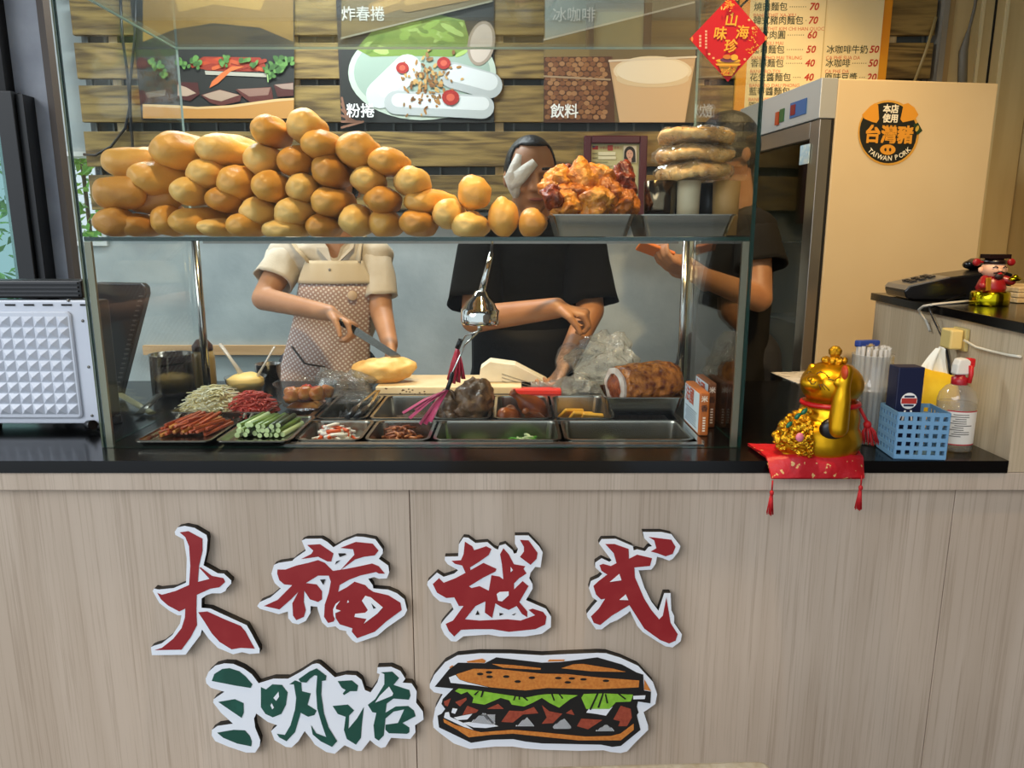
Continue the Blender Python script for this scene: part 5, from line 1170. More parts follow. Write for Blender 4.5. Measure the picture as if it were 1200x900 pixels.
CHB = mat('chicken_glaze', '#64290f', rough=0.26, col2='#98501c', vscale=30, bump=0.3, bscale=60)
def drumstick(c, a, s, label):
    mb = MB(); pts = []; R_ = rotz(a) @ roty(-0.9)
    prof = [(0.0001, -0.036), (0.018, -0.030), (0.027, -0.012), (0.026, 0.006), (0.016, 0.026), (0.008, 0.042), (0.006, 0.055), (0.009, 0.062), (0.0001, 0.066)]
    mb.lathe([(r_ * s, z * s) for r_, z in prof], c, 16, 0, R_); mb.noise(0.004, 60, a * 9)
    return tag(mb.build('roast_drumstick', CHB), label, 'chicken', 'chicken pieces in the rear pan')
drumstick(Vector((0.052, 1.83, zf + 0.065)), 0.3, 1.15, 'glazed chicken leg standing up in the rear pan')
drumstick(Vector((0.058, 1.76, zf + 0.045)), 1.0, 1.0, 'glazed chicken leg lying before the upright one')
lq = lump((-0.008, 1.79, zf + 0.042), (0.030, 0.060, 0.038), 8, 0.35); tag(lq.build('chicken_piece', CHB), 'torn chicken meat at the left of the chicken pan', 'chicken')
YEL = mat('yellow_slice', '#e0a836', rough=0.4, col2='#cf8f22', vscale=30)
for k, (dx, dy, a) in enumerate(((0.150, 1.82, 0.2), (0.172, 1.79, 0.05), (0.200, 1.775, -0.12))):
    c = Vector((dx, dy, zf + 0.045)); R_ = rotz(a) @ rotx(0.9)
    mb = MB().prism([c + R_ @ Vector(q) for q in ((-0.035, -0.002, -0.03), (0.035, -0.002, -0.035), (0.030, -0.002, 0.030), (-0.02, -0.002, 0.036))], R_ @ Vector((0, 0.009, 0)))
    tag(mb.build('omelette_slice', YEL, bev=0.003), ['left', 'middle', 'right'][k] + ' thick yellow slice leaning in the rear pan', 'food slice', 'yellow slices in the rear pan')
pile('black_fungus', 'black shredded filling in the leftmost rear pan', 'food', -0.462, -0.368, 1.716, 1.945, zf, 0.055, mat('fungus_black', '#15130f', rough=0.3), 9, 45, 1.0)
tg = thing('steel_tongs', 'steel tongs with black grips resting in the leftmost rear pan', 'tongs', (-0.38, 1.84, zr))
for s in (-1, 1):
    MB().tube([Vector((-0.385 + s * 0.010, 1.72, zr + 0.002)), Vector((-0.376 + s * 0.014, 1.82, zr + 0.010)), Vector((-0.366 + s * 0.004, 1.93, zr + 0.020))], 0.0045, 8, flat=0.5).build('arm', CHROME, tg)
    MB().tube([Vector((-0.388 + s * 0.010, 1.70, zr - 0.002)), Vector((-0.380 + s * 0.013, 1.78, zr + 0.006))], 0.0075, 8).build('grip', BLACK, tg)
# roast pork on its tray
tx0, tx1 = G(703, 478, ZC + 0.05).x, G(808, 478, ZC + 0.05).x
ty0 = 1.712; zt = zr + 0.0485
tag(pan_mb(tx0 + 0.02, tx1 + 0.015, ty0, ty0 + 0.165, zt, 0.046, 0.006, 0.012, 0.010).build('roast_tray', PANS), 'raised steel tray under the roast pork roll', 'tray')
PK = mat('pork_crackling', '#6a2c0c', rough=0.2, col2='#c87a2c', vscale=60, bump=1.0, bscale=70, detail=6)
rp = thing('roast_pork', 'crackling-skinned roast pork roll with a pale cut end', 'roast pork', ((tx0 + tx1) / 2 + 0.02, ty0 + 0.08, zt - 0.046))
pc0 = P(722, 453, ty0 + 0.060); pc1 = P(792, 444, ty0 + 0.120)
ax = (pc1 - pc0); L = ax.length; mb = MB(); prof = [(0.0001, -0.002), (0.030, 0.0), (0.046, 0.004), (0.050, 0.012), (0.051, L * 0.2), (0.052, L * 0.3), (0.052, L * 0.4), (0.052, L * 0.5), (0.052, L * 0.6), (0.051, L * 0.7), (0.051, L * 0.78), (0.050, L * 0.85), (0.040, L * 0.97), (0.0001, L)]
mb.lathe([(r_ * 1.12, z) for r_, z in prof], pc0, 56, 0, ax.to_track_quat('Z', 'Y').to_matrix(), 1.0, 0.88); mb.noise(0.006, 40, 2); mb.noise(0.003, 150, 6); mb.build('rind', PK, rp)
fat = MB(); R_ = ax.to_track_quat('Z', 'Y').to_matrix(); prev = []
ring_ = lambda r_, z: [pc0 + R_ @ Vector((r_ * math.cos(2 * PI * k / 28), r_ * 0.88 * math.sin(2 * PI * k / 28), z)) for k in range(28)]
loops(fat, [ring_(0.053, 0.001), ring_(0.053, -0.0055), ring_(0.036, -0.0065), ring_(0.036, -0.002)]); fat.noise(0.004, 45, 4); fat.build('fat_layer', mat('pork_fat', '#dcd0c2', rough=0.4, col2='#c9b0a0', vscale=50), rp)
mm = MB().ell(pc0 + R_ @ Vector((0, 0, -0.001)), (0.037, 0.033, 0.008), 20, 10, 0, R_); mm.noise(0.006, 60, 3); mm.build('cut_meat', mat('pork_meat', '#7a3418', rough=0.35, col2='#a8552a', vscale=70, bump=0.5, bscale=90), rp)

# left trays
def gx(xp, yp, z): return G(xp, yp, z)
def tray(label, xl, xr, yf, yb, zrim, name='shallow_tray', group='shallow trays at the left of the case'):
    a, b = G(xl, yf, zrim), G(xr, yf, zrim); c = G(xl, yb, zrim)
    o = tag(pan_mb(a.x, b.x, a.y, c.y, zrim, zrim - ZC - 0.0025, 0.006, 0.012, 0.006).build(name, PANS), label, 'tray', group)
    return a.x, b.x, a.y, c.y
zt_ = ZC + 0.014
t1 = tray('shallow steel tray of red pickled sticks at the left front', 155, 246, 517, 487, zt_)
t2 = tray('shallow steel tray of cucumber sticks at the front', 251, 338, 517, 487, zt_)
t3 = tray('steel tray under the shredded radish and carrot', 196, 314, 483, 470, ZC + 0.030)
STK = [mat('pickle_red', '#9a3416', rough=0.3, col2='#b8551f', vscale=40), mat('pickle_orange', '#b8521a', rough=0.3, col2='#9a3a18', vscale=50), mat('pickle_tan', '#c07c2c', rough=0.35)]
qs = random.Random(11)
proto = {}
def stick(kind, name, mats, L, w, cyl):
    mb = MB()
    if cyl:
        mb.tube([Vector((0, -L / 2, 0)), Vector((0, -L / 2 + 0.0006, 0)), Vector((0, L / 2 - 0.0006, 0)), Vector((0, L / 2, 0))], [w * 0.92, w, w, w * 0.92], 9, 0)
        mb.M = [0] * len(mb.M); mb.M[-1] = 1; mb.M[-2] = 1
    else: mb.obox((0, 0, 0), (w * 1.7, L, w * 1.5))
    return mb
i = 0
w_, d_ = t1[1] - t1[0], t1[3] - t1[2]
pro = [stick('p', 'x', None, 0.085, 0.0042, False).build('pickle_stick', m, org=(0, 0, 0), bev=0.001) for m in STK]
used = [False] * 3
for lay in range(4):
    for k in range(12 - lay * 2):
        m = qs.choice((0, 0, 1, 1, 2)); 
        o = pro[m] if not used[m] else pro[m].copy()
        if used[m]: C.objects.link(o)
        used[m] = True
        u = (k + 0.5) / (12 - lay * 2)
        o.location = (t1[0] + 0.022 + (w_ - 0.044) * (u * (1 - lay * 0.12) + lay * 0.06), t1[2] + d_ * 0.5 + qs.uniform(-0.012, 0.02), ZC + 0.011 + lay * 0.0068 + 0.002 * math.sin(u * PI))
        o.rotation_euler = (qs.uniform(-0.05, 0.12), qs.uniform(-0.3, 0.3), qs.uniform(-0.45, -0.05))
        tag(o, 'red-orange pickled vegetable stick heaped in the left front tray', 'pickle', 'pickled sticks in the left tray')
CUS = mat('cucumber_skin', '#4a6a22', rough=0.35, col2='#6f8a3a', vscale=60, stretch=(1, 0.2, 1)); CUF = mat('cucumber_flesh', '#c3d69a', rough=0.4)
CUD = mat('cucumber_dark', '#2f3f1c', rough=0.35)
pro = [stick('c', 'x', None, 0.100, 0.0062, True).build('cucumber_stick', ms, org=(0, 0, 0)) for ms in ([CUS, CUF], [CUF, CUF], [CUD, CUF])]
used = [False] * 3; w_, d_ = t2[1] - t2[0], t2[3] - t2[2]
for lay in range(3):
    cnt = 9 - lay
    for k in range(cnt):
        m = qs.choice((0, 0, 1, 2)); o = pro[m] if not used[m] else pro[m].copy()
        if used[m]: C.objects.link(o)
        used[m] = True; u = (k + 0.5) / cnt
        o.location = (t2[0] + 0.020 + (w_ - 0.040) * (u * (1 - lay * 0.10) + lay * 0.05), t2[2] + d_ * 0.5 + qs.uniform(-0.008, 0.010), ZC + 0.0105 + lay * 0.0100)
        o.rotation_euler = (qs.uniform(-0.02, 0.04), qs.uniform(0, 6), qs.uniform(-0.22, -0.02))
        tag(o, 'green cucumber stick with pale cut end in the front tray', 'cucumber', 'cucumber sticks in the front tray')
cN = G(240, 472, ZC); cC = G(288, 474, ZC)
NOO = mat('radish_shred', '#ecdca0', rough=0.4); NOO2 = mat('radish_shred_pale', '#f4ecc8', rough=0.4); CSH = mat('carrot_shred', '#c8402c', rough=0.4); CSH2 = mat('carrot_shred_pink', '#d85a44', rough=0.4)
shreds('shredded_radish', 'heap of pale shredded radish behind the pickled sticks', 'shredded vegetable', (t3[0] + 0.084, (t3[2] + t3[3]) / 2 + 0.004, ZC + 0.006), 0.076, 0.046, 0.068, 420, 0.060, 0.0017, [NOO, NOO2], 7, 1.8)
shreds('shredded_carrot', 'heap of red shredded carrot beside the shredded radish', 'shredded vegetable', (t3[1] - 0.060, (t3[2] + t3[3]) / 2, ZC + 0.006), 0.054, 0.046, 0.058, 300, 0.046, 0.0017, [CSH, CSH2], 8, 1.2)
# glass bowl of orange pickles
GBW = clear('bowl_glass', (0.97, 0.975, 0.97), 0.04, 0.01, body=0.015)
gb = G(352, 484, ZC); gb.y += 0.06
tag(MB().lathe([(0.0001, 0.001), (0.045, 0.001), (0.060, 0.010), (0.072, 0.035), (0.080, 0.066), (0.082, 0.067), (0.079, 0.064), (0.070, 0.036), (0.058, 0.013), (0.044, 0.005), (0.0001, 0.005)], gb, 36).build('glass_bowl', GBW), 'clear glass bowl of orange pickles in front of the crumpled bag', 'bowl')
OP = mat('kimchi_orange', '#c0601c', rough=0.3, col2='#dc9a44', vscale=35, bump=0.6, bscale=50)
for k in range(9):
    a = k * 2.39; r_ = 0.018 * math.sqrt(k); 
    tag(lump(gb + Vector((math.cos(a) * r_, math.sin(a) * r_, 0.034 + 0.004 * (k % 3))), (0.021, 0.020, 0.017), 20 + k, 0.35, n=14, m=10).build('pickle_chunk', OP if k % 3 else mat('tomato_red', '#b8361a', rough=0.3)), ('red' if k % 3 == 0 else 'orange') + ' pickle chunk in the glass bowl', 'pickle', 'pickle chunks in the glass bowl')
pile('pickle_juice', 'orange pickle base at the bottom of the glass bowl', 'pickle', gb.x - 0.040, gb.x + 0.040, gb.y - 0.040, gb.y + 0.040, gb.z + 0.0075, 0.018, OP, 3, 40, 0.6, 14)
# bowl of yellow butter with spoons, steel cup, pot, bottle
bb = G(289, 461, ZC)
tag(MB().lathe([(0.0001, 0.001), (0.040, 0.001), (0.048, 0.008), (0.056, 0.048), (0.058, 0.049), (0.055, 0.046), (0.046, 0.010), (0.0001, 0.005)], bb, 32).build('butter_bowl', GBW), 'glass bowl of yellow butter cream behind the shredded vegetables', 'bowl')
bu = MB().lathe([(0.0001, 0.006), (0.044, 0.009), (0.051, 0.030), (0.050, 0.044), (0.030, 0.056), (0.0001, 0.060)], bb, 28); bu.noise(0.004, 40, 3); tag(bu.build('butter_cream', mat('butter_yellow', '#e2c377', rough=0.5)), 'yellow butter cream heaped in the glass bowl', 'butter')
SPN = clear('spoon_plastic', (0.85, 0.83, 0.8), 0.06, 0.1, body=0.55, bodycol=(0.78, 0.74, 0.68))
for x0, y0, x1, y1, l in ((258, 403, 284, 440, 'pale plastic spatula leaning left in the butter bowl'), (322, 406, 301, 442, 'clear plastic spoon leaning right in the butter bowl')):
    s = MB(); a = P(x0, y0, bb.y + 0.02); b = P(x1, y1, bb.y); s.tube([a, a.lerp(b, 0.5), b], [0.008, 0.007, 0.011], 10, flat=0.4); tag(s.build('spatula', SPN), l, 'spatula', 'spatulas in the butter bowl')
sc2 = G(306, 452, ZC); sc2.y += 0.07
tag(MB().lathe([(0.0001, 0.001), (0.036, 0.001), (0.040, 0.055), (0.041, 0.056), (0.038, 0.055), (0.034, 0.004), (0.0001, 0.004)], sc2, 28).build('steel_cup', STEEL), 'small steel cup behind the butter bowl', 'cup')
pt_ = G(205, 463, ZC); rpt = 24 * pxm(pt_.y, 440)
tag(MB().lathe([(0.0001, 0.001), (rpt * 0.96, 0.001), (rpt, 0.006), (rpt, 0.116), (rpt + 0.002, 0.118), (rpt - 0.003, 0.117), (rpt - 0.004, 0.006), (0.0001, 0.005)], pt_, 32).build('steel_pot', mat('pot_steel', '#8a8478', rough=0.16, metal=1.0)), 'tall steel pot at the left back of the case', 'pot')
bt = G(241, 454, ZC); m_ = pxm(bt.y, 430)
btl = thing('sauce_bottle', 'squeeze bottle of yellow sauce with a brown pointed cap', 'bottle', bt)
MB().lathe([(0.0001, 0.001), (12.5 * m_, 0.001), (13 * m_, 0.004), (13 * m_, 36 * m_), (11 * m_, 44 * m_), (0.0001, 44 * m_)], bt, 24).build('bottle', mat('sauce_ochre', '#9c8450', rough=0.3), btl)
MB().lathe([(11.5 * m_, 44.2 * m_), (11.5 * m_, 50 * m_), (6 * m_, 57 * m_), (0.0001, 58 * m_)], bt, 20).build('cap', mat('cap_brown', '#4a2c1a', rough=0.4), btl)
MB().lathe([(3.2 * m_, 56 * m_), (1.2 * m_, 76 * m_), (0.0001, 76.5 * m_)], bt, 12).build('nozzle', mat('nozzle_clear', '#b9ad9a', rough=0.3), btl)
# wooden tongs at the left
for x0, y0, x1, y1, yy, l in ((140, 462, 178, 484, 1.80, 'flat pale tong lying left of the shredded radish'), (186, 463, 162, 486, 1.78, 'grey flat tong leaning across the pale one')):
    a, b = G(x0, y0, ZC + 0.022), G(x1, y1, ZC + 0.008); s = MB().tube([a, b], 0.011, 8, flat=0.35); tag(s.build('flat_tong', mat('tong_pale', '#8f8a62', rough=0.4) if x0 == 140 else mat('tong_grey', '#55544c', rough=0.3, metal=0.6)), l, 'tong', 'tongs at the left of the case')
# boxes of packaged food at the right
def pack(label, X0, X1, Y0, Y1, h, z0, face, spine):
    r = thing('food_pack', label, 'package', ((X0 + X1) / 2, (Y0 + Y1) / 2, z0), 'upright packages at the right of the case')
    MB().box(X0, X1, Y0, Y1, z0, z0 + h).build('carton', spine, r, bev=0.003)
    f = MB().box(X0 - 0.0012, X0 - 0.0002, Y0 + 0.006, Y1 - 0.004, z0 + 0.006, z0 + h - 0.004)
    f.build('face_label', face, r)
    p_ = MB(); nrm = Vector((-1, 0, 0))
    for k in range(3): text_mb(p_, '越南米餅'[k:k + 2], Vector((X0 - 0.0016, Y1 - 0.02, z0 + h * (0.72 - 0.02 * k))), 0.0001, Vector((0, -1, 0)), mi=0) if False else None
    text_mb(p_, '法國', Vector((X0 - 0.0016, Y1 - 0.012, z0 + h * 0.62)), 0.040, (0, -1, 0), (0, 0, 1), 0, 0.02)
    for k in range(7):
        z = z0 + h * (0.14 + 0.055 * k); p_.obox((X0 - 0.0015, (Y0 + Y1) / 2, z), (0.0004, (Y1 - Y0) * (0.75 - 0.08 * (k % 3)), 0.0022), None, 1)
    p_.build('face_print', [mat('pack_red', '#b8502c', rough=0.5), mat('pack_ink', '#6f7a84', rough=0.6)], r)
    s_ = MB(); xm_ = (X0 + X1) / 2
    text_mb(s_, '米', Vector((xm_ - 0.0085, Y0 - 0.0007, z0 + h * 0.80)), 0.015, mi=0, bold=0.02); text_mb(s_, '香', Vector((xm_ - 0.0085, Y0 - 0.0007, z0 + h * 0.58)), 0.016, mi=1, bold=0.02)
    for k in range(6): s_.obox((xm_, Y0 - 0.0005, z0 + h * (0.12 + 0.06 * k)), (0.006, 0.0003, 0.0035), None, 0)
    s_.build('spine_print', [mat('spine_white', '#f0e2d0', rough=0.5), mat('spine_dark', '#3a1a10', rough=0.5)], r)
PKO = mat('pack_orange', '#b8621f', rough=0.4); PKW = mat('pack_white', '#c3d2da', rough=0.5)
pack('orange and white package standing beside the pans', 0.4145, 0.436, 1.56, 1.70, 0.098, ZC + 0.0005, PKW, PKO)
pack('brown package in clear wrap next to the right glass', 0.452, 0.470, 1.63, 1.75, 0.105, ZC + 0.0005, PKW, mat('pack_brown', '#7a4420', rough=0.4))

# ================================================================ cutting board area behind the case
zb0 = ZC + 0.0005
bd0, bd1 = G(432, 463, ZC + 0.02), G(612, 463, ZC + 0.02)
board = tag(MB().box(bd0.x, bd1.x, 1.998, 2.185, zb0, zb0 + 0.022).build('cutting_board', mat('board_cream', '#d9c7a8', rough=0.5, col2='#cbb48f', vscale=12), bev=0.003), 'long cream cutting board behind the food pans', 'cutting board')
BREADP = mat('bread_pale', '#e0bd78', rough=0.55, col2='#cf9a4c', vscale=18, bump=0.25, bscale=40)
c = P(450, 437, 2.07); c.z = zb0 + 0.022 + 0.036
mb = lump(c, (0.094, 0.048, 0.038), 31, 0.13, n=48, m=30, R=roty(-0.05)); mb.noise(0.006, 50, 3); 
for v in mb.V: v.z = max(v.z, zb0 + 0.0225)
cb = mb.build('sandwich_loaf', BREADP); tag(cb, 'pale split loaf being cut on the cream board', 'bread')
cr_ = MB(); qc = random.Random(2)
for k in range(14): p_ = G(qc.uniform(450, 500), qc.uniform(455, 462), zb0 + 0.024); cr_.ell(p_, (0.003, 0.003, 0.0018), 6, 4)
tag(cr_.build('bread_crumbs', mat('crumb_brown', '#4a3018', rough=0.7)), 'dark crumbs scattered on the cutting board', 'crumbs', None, 'stuff')
tag(shreds('herb_sprig', 'green herb sprig on the cutting board near the pink tassel', 'herbs', G(567, 459, zb0 + 0.022), 0.012, 0.012, 0.016, 14, 0.02, 0.0016, [GRN], 12, 1.5))
# bags and wrapped bread before the man
def crumple(name, label, c, r, seed, m, amp=0.45, group=None, n=30, mm=20, floor=ZC + 0.001):
    mb = lump(c, r, seed, amp, sc=1.6 / max(r), n=n, m=mm); mb.noise(max(r) * 0.16, 3.2 / max(r), seed + 3)
    for v in mb.V: v.z = max(v.z, floor)
    mb.S = [False] * len(mb.S) if seed % 2 else mb.S
    return tag(mb.build(name, m), label, 'plastic bag', group)
BAG = clear('bag_film', (0.93, 0.93, 0.91), 0.10, 0.12, body=0.10, bodycol=(0.9, 0.9, 0.88), wrinkle=45)
BAGG = clear('bag_film_grey', (0.80, 0.80, 0.78), 0.10, 0.10, body=0.10, bodycol=(0.7, 0.69, 0.66), wrinkle=45)
crumple('plastic_bag', 'crumpled grey plastic bag at the left of the cutting board', P(404, 458, 2.01) + Vector((0, 0, 0)), (0.095, 0.07, 0.050), 3, BAGG, 0.5)
crumple('plastic_bag', 'small crumpled plastic bag drooping over the leftmost rear pan', P(422, 482, 1.88), (0.045, 0.07, 0.035), 5, BAGG, 0.5, floor=zr + 0.012)
crumple('plastic_bag', 'big puffed clear plastic bag behind the roast pork', P(712, 427, 2.09), (0.110, 0.055, 0.080), 7, BAG, 0.45)
crumple('plastic_bag', 'flattened clear plastic bag in front of the gloved hand', P(668, 456, 2.03), (0.10, 0.03, 0.028), 9, BAG, 0.5)
wb_ = MB(); q = [P(563, 432, 2.06), P(574, 424, 2.06), P(604, 428, 2.06), P(642, 450, 2.06), P(640, 463, 2.06), P(600, 462, 2.06), P(561, 455, 2.06)]
for v in q: v.z = max(v.z, ZC + 0.024)
wb_.prism(q, (0, 0.075, 0)); pb = thing('paper_bread_bag', 'white paper bread bag lying in front of the man', 'paper bag', (q[0].x + 0.09, 2.1, ZC + 0.024))
wb_.build('bag', mat('bag_paper', '#d9d2c2', rough=0.7, col2='#cbc1ac', vscale=14), pb, bev=0.008)
pr = MB(); 
for k in range(4): a, b = P(588, 438 + k * 4.2, 2.0593), P(622, 449 + k * 3.2, 2.0593); pr.tube([a, b], 0.0012, 5)
pr.build('print', mat('bag_ink', '#8f8878', rough=0.7), pb)
rb_ = G(632, 468, ZC + 0.016)
tag(MB().box(G(600, 468, ZC + 0.012).x, G(661, 468, ZC + 0.012).x, 1.984, 2.020, ZC + 0.0005, ZC + 0.018).build('red_tray', mat('red_block', '#c0281c', rough=0.4), bev=0.004), 'flat red plastic block behind the chicken pan', 'block')

# ================================================================ fly-repelling fan hanging from the shelf
YFN = 1.74
fan = thing('fly_fan', 'chrome hanging fly fan with pink ribbon wands under the glass shelf', 'fly fan', P(562, 390, YFN))
top_ = P(577, 292, YFN); top_.z = ZSH - 0.0045; bt_ = P(563, 348, YFN)
MB().tube([top_, P(576, 296, YFN)], 0.003, 8).build('hook', BLACK, fan)
MB().tube([P(576, 296, YFN), bt_], [0.0055, 0.009], 14).build('rod', CHROME, fan)
mF = pxm(YFN, 360) * 1.10; axF = (P(562, 392, YFN) - bt_).normalized(); RF = (-axF).to_track_quat('Z', 'Y').to_matrix()
MB().lathe([(0.0001, -30 * mF), (19.5 * mF, -29 * mF), (20.5 * mF, -27 * mF), (20.5 * mF, -14 * mF), (18 * mF, -12 * mF), (15 * mF, -6 * mF), (9 * mF, 0), (6 * mF, 6 * mF), (0.0001, 7 * mF)], bt_, 36, 0, RF).build('motor_bell', CHROME, fan)
hub = bt_ + axF * 36 * mF
MB().tube([bt_ + axF * 28 * mF, hub], 0.006, 10).build('hub', CHROME, fan)
PINK = mat('ribbon_pink', '#c03a62', rough=0.35, col2='#d85a80', vscale=30); PRED = mat('ribbon_red', '#c0243a', rough=0.35)
j0, j1 = P(548, 398, YFN - 0.02), P(530, 437, YFN - 0.06); k0 = P(524, 457, YFN - 0.075)
wd = MB().tube([hub, P(545, 404, YFN - 0.015), j1], 0.0022, 8).build('wand', CHROME, fan)
MB().tube([j1, P(528, 446, YFN - 0.066), k0], 0.0052, 10).build('sleeve', BLACK, fan)
rb1 = MB()
for x1, y1, dy in ((472, 484, 0.0), (480, 490, -0.01), (492, 497, 0.01), (503, 494, -0.006), (498, 497, 0.0), (486, 480, 0.005)):
    e = P(x1, y1, YFN - 0.11 + dy); rb1.tube([k0, k0.lerp(e, 0.5) + Vector((0, 0, 0.005)), e], [0.0055, 0.009, 0.010], 8, flat=0.18)
tag(rb1.build('ribbon', PINK, fan))
MB().tube([hub, P(546, 393, YFN + 0.03), P(541, 400, YFN + 0.05)], 0.0022, 8).build('wand', CHROME, fan)
s0 = P(540, 398, YFN + 0.05); s1 = P(536, 408, YFN + 0.055); MB().tube([s0, s1], 0.0065, 10).build('sleeve', BLACK, fan)
rb2 = MB()
for x1, y1 in ((526, 446), (531, 449), (537, 448), (543, 444)):
    e = P(x1, y1, YFN + 0.06); rb2.tube([s1, s1.lerp(e, 0.5), e], [0.006, 0.010, 0.009], 8, flat=0.2)
rb2.build('ribbon', PRED, fan)

# ================================================================ on the glass shelf: bread rolls, chicken, flatbreads
ZS = ZSH + 0.0045
BR = [mat('crust_gold', '#e2ac54', rough=0.42, col2='#d0943c', vscale=14, bump=0.3, bscale=45, sss=0.0), mat('crust_brown', '#d09642', rough=0.42, col2='#ba7e30', vscale=14, bump=0.3, bscale=45), mat('crust_pale', '#ebc476', rough=0.45, col2='#dcac54', vscale=14, bump=0.3, bscale=45)]
rolls = [(0,270,265,138,68,'s'),(0,225,400,100,70,'s'),(0,185,525,80,65,''),(0,375,425,110,65,'s'),(0,330,540,72,50,''),(0,430,340,95,78,'d'),(0,520,220,100,78,'d'),(0,715,215,97,68,'d'),(0,560,395,72,62,''),(0,630,320,80,65,''),(0,460,520,60,70,''),(0,600,515,85,62,'d'),(0,680,550,70,40,''),(0,710,430,80,58,''),(0,770,360,76,75,''),(0,795,540,75,55,''),(0,865,485,75,62,''),(0,965,560,95,45,''),(0,870,260,78,70,''),(0,910,375,68,68,''),(0,900,130,66,65,''),(0,1020,265,80,68,'b'),(0,1045,380,72,65,''),(0,1015,485,80,64,''),(0,1055,115,82,72,''),(0,1130,195,75,62,''),(0,1165,310,72,75,''),(0,1170,440,78,65,''),(0,1130,545,70,55,'b'),
 (1,155,215,95,80,''),(1,290,265,80,60,''),(1,195,345,75,60,''),(1,390,350,80,65,''),(1,262,432,78,60,''),(1,150,505,72,68,''),(1,275,535,72,62,''),(1,420,530,75,63,'b'),(1,475,440,85,55,'d'),(1,550,490,68,65,''),(1,660,398,75,75,'v'),(1,645,540,80,58,''),(1,787,505,66,85,'v'),(1,915,530,62,62,'v')]
qr = random.Random(21)
names_ = []
info = []
for k, (cr0, cx, cy, rx, ry, fl) in enumerate(rolls):
    x = (80 if cr0 == 0 else 380) + cx / 3.75; y = 120 + cy / 3.75; info.append((x, y, rx / 3.75, ry / 3.75, fl))
def roll(k, x, y, rx, ry, fl):
    # short crusty roll: blunt ends, a pinched seam at the end that faces out, slight lumps
    Y0 = 1.535 + (0.010 if y < 200 else 0.0) + qr.uniform(-0.012, 0.012)
    half = 0.085 if fl != 'v' else 0.05
    yaw = {'s': 1.0, 'd': 0.45}.get(fl, qr.uniform(-0.12, 0.12))
    Yc = Y0 + (half * 0.62 if fl != 's' else 0.045)
    if x < 150: Yc = 1.522; half = 0.045
    m = pxm(Yc - half * 0.25, y); a, b = rx * m * 1.01, ry * m * 1.02
    a_ = a
    if fl == 's': half = a / math.sin(1.15); a_ = b
    elif fl == 'd': a_ = a * 0.86
    elif fl == 'v': half = max(a, 0.036)
    prof = []; nz_ = 26
    for i in range(nz_ + 1):
        t = -math.cos(PI * i / nz_); r_ = (1 - abs(t) ** (2.9 if fl != 'v' else 2.2)) ** 0.46 if abs(t) < 0.9999 else 0.0001
        prof.append((max(r_, 0.0001), t))
    mb = MB(); c = P(x, y, Yc)
    R_ = rotz(-yaw) @ rotx(PI / 2) if fl != 's' else rotz(-yaw - 0.2) @ rotx(PI / 2)
    mb.lathe(prof, (0, 0, 0), 26, 0, Matrix.Identity(3))
    sd = k * 1.37 + 2
    for i, v in enumerate(mb.V):
        v = v.copy(); q_ = v * 1.3 + Vector((sd * 5, sd, sd * 2)); k_ = 1 + 0.13 * noise.noise(q_) + 0.055 * noise.noise(q_ * 2.7)
        crease = math.exp(-((math.atan2(v.y, v.x) - 0.9 - 0.3 * math.sin(sd)) / 0.20) ** 2) * 0.10
        pinch = math.exp(-((v.z - 1) / 0.20) ** 2) * 0.09 * math.sin(3 * math.atan2(v.y, v.x) + sd)
        w = Vector((v.x * a_ * (k_ - crease + pinch), v.y * b * (k_ - crease + pinch), v.z * half * (1 + 0.03 * math.sin(sd * 3)) * (1 - 0.045 * math.exp(-(v.x ** 2 + v.y ** 2) / 0.06) * (v.z > 0))))
        mb.V[i] = c + R_ @ w
    for v in mb.V: v.z = max(v.z, ZS + 0.0005)
    sx_ = max(0.0, XL + 0.009 - min(v.x for v in mb.V)); sy_ = max(0.0, YG + 0.008 - min(v.y for v in mb.V))
    for v in mb.V: v.x += sx_; v.y += sy_
    if y > 252:
        zmin = min(v.z for v in mb.V)
        for v in mb.V: v.z -= (zmin - ZS - 0.0005) * 1.0
    mi = 1 if fl == 'b' or (x < 190 and y > 215) else (2 if qr.random() < 0.42 and x > 190 else (0 if qr.random() < 0.8 else 1))
    return mb.build('bread_roll', BR[mi]), mi
def place_word(x, y):
    return ('bottom row' if y > 252 else 'second row' if y > 232 else 'third row' if y > 212 else 'fourth row' if y > 190 else 'upper rows' if y > 162 else 'very top')
seen = {}
order = sorted(range(len(info)), key=lambda i: (place_word(*info[i][:2]), info[i][0]))
cnt = {}
for i in order: cnt[place_word(*info[i][:2])] = cnt.get(place_word(*info[i][:2]), 0) + 1
idx = {}
run = {}
ORD = ['first', 'second', 'third', 'fourth', 'fifth', 'sixth', 'seventh', 'eighth', 'ninth', 'tenth', 'eleventh', 'twelfth', 'thirteenth', 'fourteenth', 'fifteenth', 'sixteenth']
for i in order:
    w = place_word(*info[i][:2]); run[w] = run.get(w, 0) + 1; idx[i] = (w, run[w])
for k, (x, y, rx, ry, fl) in enumerate(info):
    o, mi = roll(k, x, y, rx, ry, fl); w, n_ = idx[k]
    tag(o, '%s bread roll, %s from the left in the %s of the heap' % (['golden', 'browned', 'pale golden'][mi], ORD[n_ - 1], w), 'bread roll', 'bread rolls heaped on the glass shelf')
